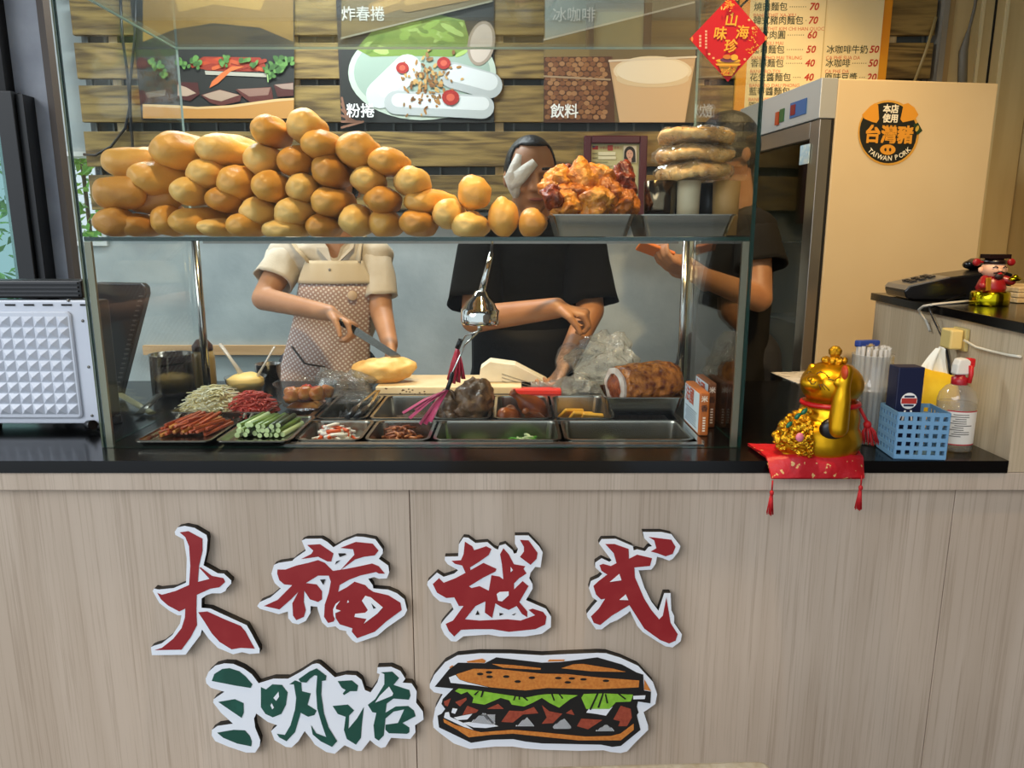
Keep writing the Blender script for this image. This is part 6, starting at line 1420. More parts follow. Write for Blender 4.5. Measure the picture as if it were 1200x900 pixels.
# steel trays on the shelf
def shelf_tray(label, xl, xr):
    a, b = P(xl, 251, 1.515), P(xr, 251, 1.515); zr_ = a.z
    return tag(pan_mb(a.x, b.x, 1.515, 1.715, zr_, zr_ - ZS - 0.002, 0.006, 0.010, 0.012).build('shelf_tray', PANS), label, 'tray', 'steel trays on the glass shelf'), a.x, b.x, zr_
_, sa, sb, zsr = shelf_tray('steel tray of fried chicken on the glass shelf', 646, 747)
_, sa2, sb2, _ = shelf_tray('steel tray of cups under the wrapped flatbreads', 750, 866)
FRY = [mat('fry_orange', '#c87824', rough=0.34, col2='#86420f', vscale=40, bump=0.9, bscale=75, detail=6), mat('fry_gold', '#de9838', rough=0.34, col2='#b06420', vscale=40, bump=0.9, bscale=75, detail=6), mat('fry_dark', '#8a3610', rough=0.32, col2='#4a1a08', vscale=50, bump=0.9, bscale=75, detail=6)]
for k, (x, y, rx, ry, Y, m, l) in enumerate(((664, 240, 22, 20, 1.58, 1, 'front left'), (700, 240, 26, 18, 1.57, 1, 'front middle'), (728, 240, 18, 16, 1.58, 0, 'front right'), (655, 214, 22, 16, 1.62, 1, 'upper left'), (690, 214, 27, 22, 1.61, 1, 'large top'), (729, 222, 14, 25, 1.63, 2, 'dark upright right'), (676, 226, 20, 14, 1.60, 0, 'middle'), (668, 203, 15, 9, 1.66, 2, 'dark back'), (712, 226, 16, 16, 1.59, 0, 'right middle'), (650, 233, 12, 13, 1.57, 2, 'small dark left'))):
    m_ = pxm(Y, y); c = P(x, y, Y); mb = lump(c, (rx * m_, 0.045, ry * m_), 40 + k, 0.42, n=44, m=30); mb.noise(0.008, 55, k); mb.noise(0.0035, 170, k + 3)
    for v in mb.V: v.z = max(v.z, ZS + 0.003); v.x = max(v.x, sa + 0.012) if v.z < zsr else v.x; v.x = min(v.x, sb - 0.012) if v.z < zsr else v.x
    tag(mb.build('fried_chicken_piece', FRY[m]), l + ' piece of orange fried chicken in the shelf tray', 'fried chicken', 'fried chicken pieces in the tray')
CUPS = [(773, 21, 0.082, mat('cup_darksteel', '#6a5d48', rough=0.15, metal=1.0), 'leftmost dark steel tumbler under the flatbreads', 1.585), (792, 19, 0.086, mat('cup_dark', '#2e2a22', rough=0.2, metal=0.9), 'second dark steel tumbler under the flatbreads', 1.66), (806, 15, 0.088, mat('cup_paper', '#c9bb98', rough=0.6), 'pale paper sleeve under the flatbreads', 1.57), (829, 17, 0.088, mat('gap_black', '#1c1812', rough=0.3), 'black cylinder filling the shaded gap under the flatbreads', 1.65), (850, 17, 0.084, mat('cup_kraft', '#a8844e', rough=0.6), 'kraft paper cup under the right side of the flatbreads', 1.585)]  # the black cylinder is added to stand in for a shaded gap
ztc = P(820, 213, 1.60).z
for x, w, h_, m, l, Y in CUPS:
    c = P(x, 245, Y); c.z = ZS + 0.0035; r_ = w * pxm(Y, 230) * 0.92; hh = ztc - c.z
    tag(MB().lathe([(0.0001, 0.0), (r_ * 0.9, 0.0), (r_, hh - 0.001), (r_ * 0.95, hh), (r_ * 0.86, 0.004), (0.0001, 0.004)], c, 26).build('tumbler', m), l, 'cup', 'cups in the shelf tray')
FLB = mat('flatbread', '#eec884', rough=0.5, col2='#d09c52', vscale=40, bump=0.5, bscale=45)
WRAP = clear('wrap_film', (0.98, 0.97, 0.95), 0.06, 0.05, body=0.02, bodycol=(0.95, 0.9, 0.8), wrinkle=70)
for k, (x, y, rx) in enumerate(((813, 204, 45), (812, 186, 46), (816, 168, 44))):
    Y = 1.573; m_ = pxm(Y, y); r_ = rx * m_; c = P(x, y, Y); c.z = ztc + 0.018 + k * 0.0345
    t = thing('wrapped_flatbread', ['bottom', 'middle', 'top'][k] + ' flatbread of the film-wrapped stack on the shelf', 'flatbread', c - Vector((0, 0, 0.016)), 'wrapped flatbreads stacked on the shelf')
    mb = MB().lathe([(0.0001, -0.012), (r_ * 0.5, -0.013), (r_ * 0.90, -0.012), (r_ * 0.98, -0.004), (r_ * 0.95, 0.004), (r_ * 0.86, 0.008), (r_ * 0.6, 0.012), (r_ * 0.3, 0.015), (0.0001, 0.016)], c, 72, 0, roty(0.04 * (k - 1)), 1.0, 0.86); mb.noise(0.012, 16, k + 2); mb.noise(0.005, 90, k + 5); mb.build('flatbread', FLB, t)
    mb = MB().lathe([(0.0001, -0.0155), (r_ * 0.90, -0.016), (r_ * 1.02, -0.008), (r_ * 1.05, 0.0), (r_ * 0.99, 0.008), (r_ * 0.86, 0.0145), (r_ * 0.4, 0.0185), (0.0001, 0.0195)], c, 60, 0, None, 1.0, 0.88); mb.noise(0.007, 60, k + 7)
    mb.build('film', WRAP, t)

# ================================================================ left end of the worktop: oven and black panel
yo = 1.60
ox1 = P(113, 420, yo).x; ox0 = P(-70, 420, yo).x; oz1 = P(50, 352, yo).z
OVW = mat('oven_enamel', '#d3d8e2', rough=0.32, metal=0.0, spec=0.6)
ov = thing('white_oven', 'white oven with an embossed pyramid panel at the left end of the worktop', 'oven', ((ox0 + ox1) / 2, yo + 0.14, ZC))
MB().box(ox0, ox1, yo, yo + 0.012, ZC + 0.018, oz1).build('front_plate', OVW, ov, bev=0.004)
MB().box(ox0 + 0.004, ox1 - 0.012, yo + 0.0125, yo + 0.10, ZC + 0.018, oz1 - 0.004).build('casing', BLACK, ov, bev=0.006)
# embossed side panel
pm0, pm1 = P(-60, 430, yo - 0.004).x, P(90, 430, yo - 0.004).x; pz0, pz1 = P(40, 490, yo - 0.004).z, P(40, 365, yo - 0.004).z
pp = MB(); loops(pp, [rrect(0, 1, 0, 1, 0, 0.1)] ) if False else None
def rr_xz(x0, x1, z0, z1, y, r): return [Vector((v.x, y, v.y)) for v in rrect(x0, x1, z0, z1, 0, r)]
loops(pp, [rr_xz(pm0, pm1, pz0, pz1, yo - 0.0002, 0.010), rr_xz(pm0, pm1, pz0, pz1, yo - 0.004, 0.010), rr_xz(pm0 + 0.003, pm1 - 0.003, pz0 + 0.003, pz1 - 0.003, yo - 0.006, 0.009)])
pnl = pp.build('embossed_panel', OVW, ov)
step = (P(75, 430, yo).x - P(8, 430, yo).x) / 5; zst = (P(40, 370, yo).z - P(40, 485, yo).z) / 9
pyr = None
for i in range(-3, 6):
    for j in range(9):
        cxp = P(14.5, 430, yo).x + i * step; czp = P(40, 485, yo).z + (j + 0.5) * zst
        if cxp - step / 2 < pm0 + 0.006 or cxp + step / 2 > pm1 - 0.004: continue
        if pyr is None:
            h = step * 0.47; hz = zst * 0.47
            mb = MB().add([(-h, 0, -hz), (h, 0, -hz), (h, 0, hz), (-h, 0, hz), (0, -0.0085, 0)], [(0, 1, 4), (1, 2, 4), (2, 3, 4), (3, 0, 4), (3, 2, 1, 0)])
            o = mb.build('pyramid', OVW, pnl, org=(0, 0, 0)); pyr = o
        else: o = pyr.copy(); C.objects.link(o)
        o.location = Vector((cxp, yo - 0.0062, czp)) - world_of(pnl)
for xq, yq in ((97, 376), (104, 430), (108, 487), (80, 352)):
    q_ = P(xq, yq, yo); MB().lathe([(0.0035, -0.0005), (0.0032, 0.0015), (0.0001, 0.0022)], q_, 10, 0, rotx(PI / 2)).build('screw', STEELD, ov)
for k in range(5):
    xa = P(6 + k * 22, 356, yo).x; MB().box(xa, xa + 0.022, yo - 0.0016, yo - 0.0003, oz1 - 0.012, oz1 - 0.008).build('vent_slot', DARK, ov)
zlt = P(40, 328, yo + 0.06).z
lid = MB().box(ox0, P(97, 340, yo + 0.05).x, yo + 0.045, yo + 0.11, oz1 + 0.0005, zlt).build('top_housing', BLACK, ov, bev=0.004)
for k in range(4):
    zz = oz1 + 0.006 + k * (zlt - oz1 - 0.014) / 3; MB().box(ox0 + 0.004, P(96, 340, yo + 0.05).x - 0.004, yo + 0.0405, yo + 0.0448, zz, zz + 0.0035).build('ridge', mat('ridge_grey', '#3a3a3c', rough=0.35), lid)
for xf in (ox0 + 0.04, ox1 - 0.02):
    for yf_ in (yo + 0.03, yo + 0.085): MB().lathe([(0.013, 0.0), (0.014, 0.004), (0.012, 0.0175)], (xf, yf_, ZC + 0.0003), 14).build('foot', BLACK, ov)
MB().tube([P(104, 498, yo - 0.001), P(109, 498, yo - 0.012)], 0.011, 14).build('knob', BLACK, ov)
# tall black ribbed panel behind the oven
yk = 1.93
sl = thing('black_grill_panel', 'tall black ribbed panel standing behind the white oven', 'grill panel', (P(150, 470, yk).x, yk, ZC))
q_ = [P(118, 466, yk), P(140, 466, yk), P(171, 345, yk), P(170, 336, yk), P(165, 332, yk), P(112, 331, yk)]
for v in q_: v.z = max(v.z, ZC + 0.001)
MB().prism(q_, (0, 0.03, 0)).build('slab', mat('grill_black', '#141416', rough=0.35), sl, bev=0.004)
rd = None
for k in range(22):
    f = k / 21; a = P(171, 347, yk).lerp(P(141, 464, yk), f)
    if rd is None: o = MB().obox((0, 0, 0), (0.010, 0.004, 0.0035)).build('rib', mat('grill_grey', '#6a6862', rough=0.35, metal=0.6), sl, org=(0, 0, 0)); rd = o
    else: o = rd.copy(); C.objects.link(o)
    o.location = a + Vector((-0.012, -0.0025, 0)) - world_of(sl)
# leafy shrub added to stand in for a green reflection in the glass
bush = thing('reflection_shrub', 'bright green leafy shrub outside the added window, in place of a reflection', 'shrub', ((wx0 + wx1) / 2 - 0.36, YW + 0.6, 0.0))
st = MB()
for k in range(5): st.tube([Vector(((wx0 + wx1) / 2 - 0.36 + 0.04 * (k - 2), YW + 0.6, 0.0)), Vector(((wx0 + wx1) / 2 - 0.36 + 0.10 * (k - 2), YW + 0.6 + 0.03 * k, 1.2)), Vector(((wx0 + wx1) / 2 - 0.36 + 0.13 * (k - 2), YW + 0.65, 1.95))], 0.010, 6)
st.build('stems', mat('stem_brown', '#5a4a30', rough=0.7), bush)
lf = MB(); ql = random.Random(4)
for k in range(1500):
    c = Vector(((wx0 + wx1) / 2 - 0.36 + ql.uniform(-0.42, 0.42), YW + ql.uniform(0.38, 0.85), ql.uniform(0.9, 2.1))); R_ = Euler((ql.uniform(-1, 1), ql.uniform(-1, 1), ql.uniform(0, 6))).to_matrix()
    lf.add([c + R_ @ Vector(q) for q in ((-0.035, 0, 0), (0, -0.016, 0.004), (0.035, 0, 0), (0, 0.016, 0.004))], [(0, 1, 2, 3)], ql.randrange(2))
tag(lf.build('foliage', [mat('leaf_bright', '#8fc04a', rough=0.5), mat('leaf_mid', '#5f9a34', rough=0.5)], bush), kind='stuff')
# ================================================================ people
SKIN = mat('skin_tan', '#a2714a', rough=0.5, col2='#94633e', vscale=14, sss=0.0)
SKINP = mat('skin_light', '#ba8a66', rough=0.5, col2='#ac7c58', vscale=14)
HAIR = mat('hair_black', '#100d0b', rough=0.45, bump=0.4, bscale=120)
LIP = mat('lip', '#7a3e32', rough=0.5)
def hand(mb, wrist, d, n, curl=(0.5, 0.7, 0.5), s=1.0, thumb=1, spread=0.05, thumb_in=0.5):
    # palm and five separate fingers: d points along the hand, n is where the fingers curl to, thumb side is +/-
    wrist = Vector(wrist); d = Vector(d).normalized(); n = Vector(n); n = (n - d * n.dot(d)).normalized(); sd = d.cross(n) * thumb
    kn = wrist + d * 0.082 * s
    for i in range(4):
        o = (1.5 - i) * 0.0185 * s
        mb.capsule(wrist + d * 0.012 * s + sd * o * 0.62, 0.0135 * s, kn + sd * o, 0.0118 * s, 12)
    mb.capsule(wrist, 0.022 * s, wrist + d * 0.03 * s, 0.019 * s, 12)
    for i, L in enumerate((0.070, 0.078, 0.072, 0.056)):
        o = (1.5 - i) * 0.0195 * s; p = kn + sd * o; a = 0.0; dd = (d + sd * (1.5 - i) * spread).normalized(); r = 0.0098 * s * (0.9 if i == 3 else 1)
        for j, f in enumerate((0.46, 0.30, 0.24)):
            a += curl[j] * (1 + 0.08 * (i - 1)); v = dd * math.cos(a) + n * math.sin(a); q = p + v * L * f * s; r2 = r * 0.9
            mb.capsule(p, r, q, r2, 10, 0, 1.0, 4); p = q; r = r2
    p = wrist + d * 0.022 * s + sd * 0.026 * s; v = (d * 0.75 + sd * 0.75 + n * 0.25 * thumb_in).normalized(); q = p + v * 0.040 * s
    mb.capsule(p, 0.0155 * s, q, 0.0118 * s, 10); v2 = (d * 0.95 + sd * 0.12 + n * thumb_in).normalized(); q2 = q + v2 * 0.030 * s
    mb.capsule(q, 0.0115 * s, q2, 0.0100 * s, 10); mb.capsule(q2, 0.0100 * s, q2 + (v2 + n * 0.3).normalized() * 0.022 * s, 0.0085 * s, 10)
def head_shape(mb, c, yaw=0.0, pitch=0.0, s=1.0):
    # skull, jaw, nose, brow, cheeks and ears; faces -Y before turning
    R_ = rotz(yaw) @ rotx(pitch); f = lambda x, y, z: c + R_ @ Vector((x * s, y * s, z * s))
    mb.ell(f(0, 0.012, 0.022), (0.076 * s, 0.094 * s, 0.096 * s), 26, 18, 0, R_)
    mb.ell(f(0, -0.020, -0.030), (0.062 * s, 0.070 * s, 0.084 * s), 24, 16, 0, R_)
    mb.ell(f(0, -0.060, -0.094), (0.026 * s, 0.022 * s, 0.020 * s), 14, 10, 0, R_)
    mb.capsule(f(0, -0.086, 0.012), 0.008 * s, f(0, -0.104, -0.026), 0.0125 * s, 10)
    for q in (-1, 1):
        mb.ell(f(q * 0.012, -0.094, -0.030), (0.009 * s, 0.009 * s, 0.008 * s), 10, 8)
        mb.ell(f(q * 0.036, -0.068, -0.024), (0.024 * s, 0.018 * s, 0.022 * s), 12, 8)
        mb.ell(f(q * 0.031, -0.078, 0.024), (0.026 * s, 0.012 * s, 0.009 * s), 12, 8, 0, R_)
        mb.ell(f(q * 0.076, 0.012, -0.008), (0.010 * s, 0.020 * s, 0.030 * s), 12, 8, 0, R_)
    mb.ell(f(0, -0.082, -0.060), (0.026 * s, 0.012 * s, 0.011 * s), 12, 8, 0, R_)
    return f, R_
def limb(mb, pts, rs, n=14):
    for a, b, r0, r1 in zip(pts, pts[1:], rs, rs[1:]): mb.capsule(a, r0, b, r1, n)
def legs(mb, hipc, foot_y, rad=1.0):
    for q in (-1, 1):
        h = hipc + Vector((q * 0.085, 0, -0.02)); k = Vector((hipc.x + q * 0.10, foot_y - 0.02, 0.50)); a = Vector((hipc.x + q * 0.10, foot_y + 0.02, 0.085))
        limb(mb, [h, k, a], [0.082 * rad, 0.056 * rad, 0.040 * rad])
        mb.capsule(a + Vector((0, 0.01, -0.035)), 0.040, a + Vector((0, -0.14, -0.048)), 0.032)
def clothes_legs(name, m, hipc, foot_y, parent):
    t = MB()
    for q in (-1, 1):
        h = hipc + Vector((q * 0.085, 0, -0.02)); k = Vector((hipc.x + q * 0.10, foot_y - 0.02, 0.50)); a = Vector((hipc.x + q * 0.10, foot_y + 0.02, 0.11))
        limb(t, [h, k, a], [0.100, 0.074, 0.062])
    t.capsule(hipc + Vector((-0.06, 0, 0.03)), 0.115, hipc + Vector((0.06, 0, 0.03)), 0.115)
    return remesh(t, 0.010, 3).build(name, m, parent)
def sleeve(a, b, r0, r1, m, parent, seed):
    d = b - a; L = d.length; mb = MB(); R_ = d.to_track_quat('Z', 'Y').to_matrix()
    mb.lathe([(r0 * 0.9, -0.01), (r0, L * 0.15), (r0 + (r1 - r0) * 0.5, L * 0.5), (r1, L * 0.9), (r1 * 1.01, L), (r1 * 0.93, L), (r1 * 0.88, L * 0.8), (r0 * 0.6, L * 0.55)], a, 32, 0, R_, closed=True)
    mb.noise(0.010, 16, seed); mb.noise(0.003, 60, seed + 2)
    return mb.build('sleeve', m, parent)
def face_parts(f, R_, root, s=1.0, eyes='closed', skip=None):
    for q in (-1, 1):
        if skip == q: continue
        e = MB(); e.ell(f(q * 0.031, -0.0845, 0.006), (0.015 * s, 0.006 * s, 0.0042 * s), 12, 8, 0, R_)
        e.build('eyelid' if eyes == 'closed' else 'eye', mat('lid_dark', '#4a2c1c', rough=0.5) if eyes == 'closed' else mat('eye_dark', '#1c120d', rough=0.2), root)
        b = MB(); b.capsule(f(q * 0.018, -0.091, 0.030), 0.0042 * s, f(q * 0.048, -0.080, 0.032), 0.0032 * s, 8); b.build('eyebrow', HAIR, root)
    MB().ell(f(0, -0.0925, -0.060), (0.022 * s, 0.006 * s, 0.0055 * s), 14, 8, 0, R_).build('lips', LIP, root)
def hair_cap(f, R_, root, s=1.0, low=-0.02, front=-0.03, grow=1.07, name='hair', long=0.0, top=0.075):
    h = MB().ell(f(0, 0.012, 0.022), (0.076 * grow * s, 0.094 * grow * s, 0.096 * grow * s), 34, 26, 0, R_)
    ri = R_.transposed(); c0 = f(0, 0, 0); keep = []
    for k, fc in enumerate(h.F):
        l = sum((ri @ (h.V[i] - c0) for i in fc), Vector((0, 0, 0))) / len(fc) / s
        if (l.y > front and l.z > low) or l.z > top: keep.append(k)
        elif l.y > 0.03 and l.z > low - 0.07 - long: keep.append(k)
    h.F = [h.F[k] for k in keep]; h.M = [0] * len(keep); h.S = [True] * len(keep)
    o = h.build(name, HAIR, root); sd = o.modifiers.new('solid', 'SOLIDIFY'); sd.thickness = 0.010; sd.offset = -0.6
    return o

# ---- woman at the left, cutting the loaf
NB = P(398, 283, 2.37); wr = thing('person', 'person in cream shirt and dotted apron slicing a loaf behind the left case', 'person', (NB.x, 2.40, 0.0))
HIP = Vector((P(385, 440, 2.43).x, 2.43, 0.93)); CH = NB + Vector((-0.005, 0.03, -0.14)); WA = NB.lerp(HIP, 0.68) + Vector((0, 0.01, 0))
shR, shL = P(336, 301, 2.38), P(438, 301, 2.38)
elR, wrR = P(309, 350, 2.27), P(386, 367, 2.115)
elL, wrL = P(447, 366, 2.32), P(457, 404, 2.165)
b = MB(); HC = NB + Vector((0, -0.035, 0.165))
f, R_ = head_shape(b, HC, 0.1, 0.25, 0.94)
b.capsule(NB + Vector((0, 0.0, -0.05)), 0.055, HC + Vector((0, 0.02, -0.05)), 0.050)
b.capsule(CH, 0.125, WA, 0.108, 20, 0, 0.72); b.capsule(WA, 0.108, HIP, 0.135, 20, 0, 0.78); b.capsule(shR, 0.050, shL, 0.050)
limb(b, [shR, elR, wrR], [0.046, 0.037, 0.025]); limb(b, [shL, elL, wrL], [0.046, 0.037, 0.025])
dR = (P(420, 385, 2.09) - wrR)
hand(b, wrR, dR, (0.1, -0.25, -1), (0.95, 1.05, 0.7), 0.95, -1, 0.0, 0.7)
hand(b, wrL, P(459, 432, 2.11) - wrL, (-0.6, -0.6, -0.4), (0.25, 0.35, 0.25), 0.95, 1, 0.04, 0.4)
legs(b, HIP, 2.44, 0.95)
remesh(b, 0.0055, 4).build('body', SKINP, wr)
face_parts(f, R_, wr, 0.94); hair_cap(f, R_, wr, 0.94, -0.03, -0.045, 1.09, 'hair', 0.02)
SHIRT = mat('shirt_cream', '#d8cfbe', rough=0.8, col2='#c9bda6', vscale=10, bump=0.25, bscale=28)
t = MB(); t.capsule(CH + Vector((0, 0, 0.01)), 0.143, WA, 0.128, 22, 0, 0.74); t.capsule(WA, 0.128, HIP + Vector((0, 0, 0.05)), 0.145, 22, 0, 0.80); t.capsule(shR, 0.064, shL, 0.064); t.capsule(NB + Vector((0, 0.02, -0.045)), 0.068, CH, 0.11)
sleeve(shR, shR.lerp(elR, 0.60), 0.062, 0.062, SHIRT, wr, 2); sleeve(shL, shL.lerp(elL, 0.74), 0.060, 0.058, SHIRT, wr, 3)
remesh(t, 0.007, 3).noise(0.006, 22, 5).build('shirt', SHIRT, wr)
cl = MB()
for q in (-1, 1):
    cl.prism([NB + Vector((q * 0.004, -0.085, -0.075)), NB + Vector((q * 0.058, -0.060, -0.020)), NB + Vector((q * 0.060, -0.030, 0.022)), NB + Vector((q * 0.020, -0.070, -0.020))], (0, -0.006, 0.002))
cl.build('collar', SHIRT, wr)
for k in range(1): MB().ell(NB + Vector((-0.012, -0.100 - 0.004 * k, -0.085 - 0.028 * k)), (0.0045, 0.003, 0.0045), 10, 6).build('button', mat('button_grey', '#9a958c', rough=0.4), wr)
# apron: shell wrapped round the front of the body
def dotted():
    m = bpy.data.materials.new('apron_dots'); m.use_nodes = True; nt = m.node_tree; bb_ = nt.nodes['Principled BSDF']; bb_.inputs['Roughness'].default_value = 0.8
    tc = nt.nodes.new('ShaderNodeTexCoord'); mp = nt.nodes.new('ShaderNodeMapping'); mp.inputs['Scale'].default_value = (88, 0, 88); mp.inputs['Rotation'].default_value = (0, 0.6, 0)
    vo = nt.nodes.new('ShaderNodeTexVoronoi'); vo.inputs['Scale'].default_value = 1.0; vo.inputs['Randomness'].default_value = 0.0
    r = nt.nodes.new('ShaderNodeValToRGB'); r.color_ramp.interpolation = 'CONSTANT'; r.color_ramp.elements[0].color = lin('#e4dcd6'); r.color_ramp.elements[1].color = lin('#b09488'); r.color_ramp.elements[1].position = 0.30
    nt.links.new(tc.outputs['Object'], mp.inputs[0]); nt.links.new(mp.outputs[0], vo.inputs['Vector']); nt.links.new(vo.outputs['Distance'], r.inputs[0]); nt.links.new(r.outputs[0], bb_.inputs['Base Color'])
    return m
DOT = dotted()
def torso_front(z, ang):         # point on the garment surface at height z
    k = max(0.0, min(1.0, (CH.z - z) / (CH.z - HIP.z))); c = CH.lerp(HIP, k) if z < CH.z else CH
    rx = 0.150 + 0.020 * math.sin(k * PI) * 0 - 0.012 * math.sin(k * PI) + 0.02 * k; ry = 0.118 + 0.02 * k
    if z > CH.z: q = (z - CH.z) / 0.13; rx *= 1 - 0.12 * q; ry *= 1 - 0.30 * q * q
    return Vector((c.x + math.sin(ang) * rx, c.y - math.cos(ang) * ry, z))
def apron_sheet(name, z0, z1, w0, w1, m, lift=0.006, nu=26, nv=22):
    mb = MB(); vs = []
    for j in range(nv + 1):
        v = j / nv; z = z0 + (z1 - z0) * v; w = w0 + (w1 - w0) * v
        for i in range(nu + 1):
            a = (i / nu * 2 - 1) * w; p = torso_front(z, a); n_ = Vector((math.sin(a), -math.cos(a), 0))
            vs.append(p + n_ * (lift + 0.006 * noise.noise(Vector((a * 3, z * 9, 4))) + 0.004 * (1 - v)))
    mb.add(vs, [(j * (nu + 1) + i, j * (nu + 1) + i + 1, (j + 1) * (nu + 1) + i + 1, (j + 1) * (nu + 1) + i) for j in range(nv) for i in range(nu)], 0, True)
    o = mb.build(name, m, wr); s = o.modifiers.new('solid', 'SOLIDIFY'); s.thickness = 0.003; s.offset = 1
    return o
BIBM = mat('apron_cream', '#d3c3a4', rough=0.8)
zb1 = P(390, 306, 2.27).z; zb2 = P(390, 332, 2.27).z
apron_sheet('apron_skirt', 0.55, zb2, 1.45, 0.80, DOT, 0.010)
apron_sheet('apron_bib', zb2 - 0.002, zb1, 0.80, 0.62, BIBM, 0.012, 20, 6)
for q in (-1, 1):
    a0 = torso_front(zb1 - 0.004, q * 0.58) + Vector((0, -0.014, 0)); s0 = (shR if q < 0 else shL) + Vector((-q * 0.030, -0.045, 0.052)); s1 = s0 + Vector((-q * 0.005, 0.075, 0.012)); s2 = s1 + Vector((0, 0.05, -0.06))
    MB().tube([a0, a0.lerp(s0, 0.55) + Vector((0, -0.012, 0)), s0, s1, s2], 0.014, 8, flat=0.25).build('apron_strap', BIBM, wr)
pz = P(380, 420, 2.25).z
pk = torso_front(pz, -0.25)
MB().tube([torso_front(pz, -0.75) + Vector((0, -0.020, 0.03)), torso_front(pz - 0.02, -0.35) + Vector((0, -0.024, 0)), torso_front(pz - 0.03, 0.1) + Vector((0, -0.024, 0))], 0.003, 6).build('pocket_edge', mat('pocket_line', '#4a4644', rough=0.8), wr)
pt = torso_front(P(415, 347, 2.26).z, 0.42); MB().lathe([(0.0001, 0.0025), (0.014, 0.002), (0.016, 0.0)], pt + Vector((0.004, -0.020, 0)), 20, 0, rotz(0.42) @ rotx(PI / 2)).build('round_patch', mat('patch_cream', '#d9c2a8', rough=0.8), wr)
clothes_legs('trousers', mat('trousers_grey', '#2c2e33', rough=0.8), HIP, 2.44, wr)
for q in (-1, 1): MB().capsule(Vector((HIP.x + q * 0.10, 2.48, 0.036)), 0.0355, Vector((HIP.x + q * 0.10, 2.31, 0.032)), 0.0315).build('shoe', BLACK, wr)
# bread knife in her hand
kn = thing('bread_knife', 'long bread knife held over the pale loaf', 'knife', P(430, 396, 2.075))
k0, k1 = P(415, 388, 2.075), P(468, 421, 2.075); kd = (k1 - k0).normalized(); ku = Vector((kd.z, 0, -kd.x)); ku = ku if ku.z > 0 else -ku
MB().prism([k0 - ku * 0.008, k0 + ku * 0.014, k1 + ku * 0.012 - kd * 0.004, k1 + ku * 0.004 + kd * 0.004, k1 - ku * 0.008], (0, 0.002, 0)).build('blade', mat('blade_steel', '#7d7a72', rough=0.25, metal=1.0), kn)
MB().tube([k0 + ku * 0.003 - kd * 0.075, k0 + ku * 0.003], 0.0105, 10).build('handle', BLACK, kn)

# ---- man in the middle
NB = P(622, 262, 2.40); mr = thing('person', 'person in black T-shirt with crumpled white strips before one eye behind the case', 'person', (NB.x, 2.42, 0.0))
HIP = Vector((P(612, 440, 2.46).x, 2.46, 0.95)); CH = NB + Vector((0.0, 0.03, -0.15)); WA = NB.lerp(HIP, 0.68)
shR, shL = P(566, 281, 2.41), P(682, 281, 2.41)
elR, wrR = P(556, 374, 2.27), P(652, 361, 2.09)
elL, wrL = P(692, 364, 2.31), P(664, 424, 2.11)
b = MB(); HC = P(622, 207, 2.36)
f, R_ = head_shape(b, HC, 0.18, 0.16, 1.0)
b.capsule(NB + Vector((0, 0.01, -0.05)), 0.066, HC + Vector((0, 0.03, -0.05)), 0.058)
b.capsule(CH, 0.145, WA, 0.130, 20, 0, 0.72); b.capsule(WA, 0.130, HIP, 0.140, 20, 0, 0.78); b.capsule(shR, 0.058, shL, 0.058)
limb(b, [shR, elR, wrR], [0.054, 0.044, 0.031]); limb(b, [shL, elL, wrL], [0.054, 0.044, 0.031])
hand(b, wrR, P(690, 369, 2.07) - wrR, (0.35, 0.0, -1), (1.0, 1.15, 0.8), 1.02, -1, 0.0, 0.8)
hand(b, wrL, P(653, 447, 2.075) - wrL, (-1, -0.3, 0.0), (0.6, 0.8, 0.5), 1.0, 1, 0.02, 0.7)
legs(b, HIP, 2.47, 1.05)
remesh(b, 0.0055, 4).build('body', SKIN, mr)
face_parts(f, R_, mr, 1.0, 'closed', skip=-1); hair_cap(f, R_, mr, 1.0, -0.010, -0.022, 1.045, top=0.096)
TEE = mat('tee_black', '#0b0a08', rough=0.95, spec=0.1)
t = MB(); t.capsule(CH + Vector((0, 0, 0.01)), 0.166, WA, 0.155, 22, 0, 0.74); t.capsule(WA, 0.155, HIP + Vector((0, 0, -0.02)), 0.165, 22, 0, 0.80); t.capsule(shR, 0.076, shL, 0.076); t.capsule(NB + Vector((0, 0.02, -0.055)), 0.080, CH, 0.12)
sleeve(shR, shR.lerp(elR, 0.84) + Vector((-0.006, 0.02, 0)), 0.076, 0.088, TEE, mr, 4); sleeve(shL, shL.lerp(elL, 0.92) + Vector((0.008, 0.02, 0)), 0.076, 0.088, TEE, mr, 5)
remesh(t, 0.007, 3).noise(0.006, 18, 8).build('shirt', TEE, mr)
ap = MB(); za_, zb_a = P(600, 388, 2.30).z, 0.60; vs_ = []; nu, nv = 20, 12
for j in range(nv + 1):
    z = zb_a + (za_ - zb_a) * j / nv
    for i in range(nu + 1):
        a = (i / nu * 2 - 1) * 1.25; vs_.append(Vector((HIP.x + math.sin(a) * 0.180, HIP.y - math.cos(a) * 0.150 - 0.006 * noise.noise(Vector((a * 3, z * 8, 2))), z)))
ap.add(vs_, [(j * (nu + 1) + i, j * (nu + 1) + i + 1, (j + 1) * (nu + 1) + i + 1, (j + 1) * (nu + 1) + i) for j in range(nv) for i in range(nu)], 0, True)
o = ap.build('waist_apron', mat('apron_black', '#0b0a09', spec=0.2, rough=0.7, bump=0.3, bscale=20), mr); o.modifiers.new('s', 'SOLIDIFY').thickness = 0.004
clothes_legs('trousers', mat('trousers_black', '#141416', rough=0.8), HIP, 2.47, mr)
for q in (-1, 1): MB().capsule(Vector((HIP.x + q * 0.10, 2.51, 0.038)), 0.0375, Vector((HIP.x + q * 0.10, 2.34, 0.034)), 0.0335).build('shoe', BLACK, mr)
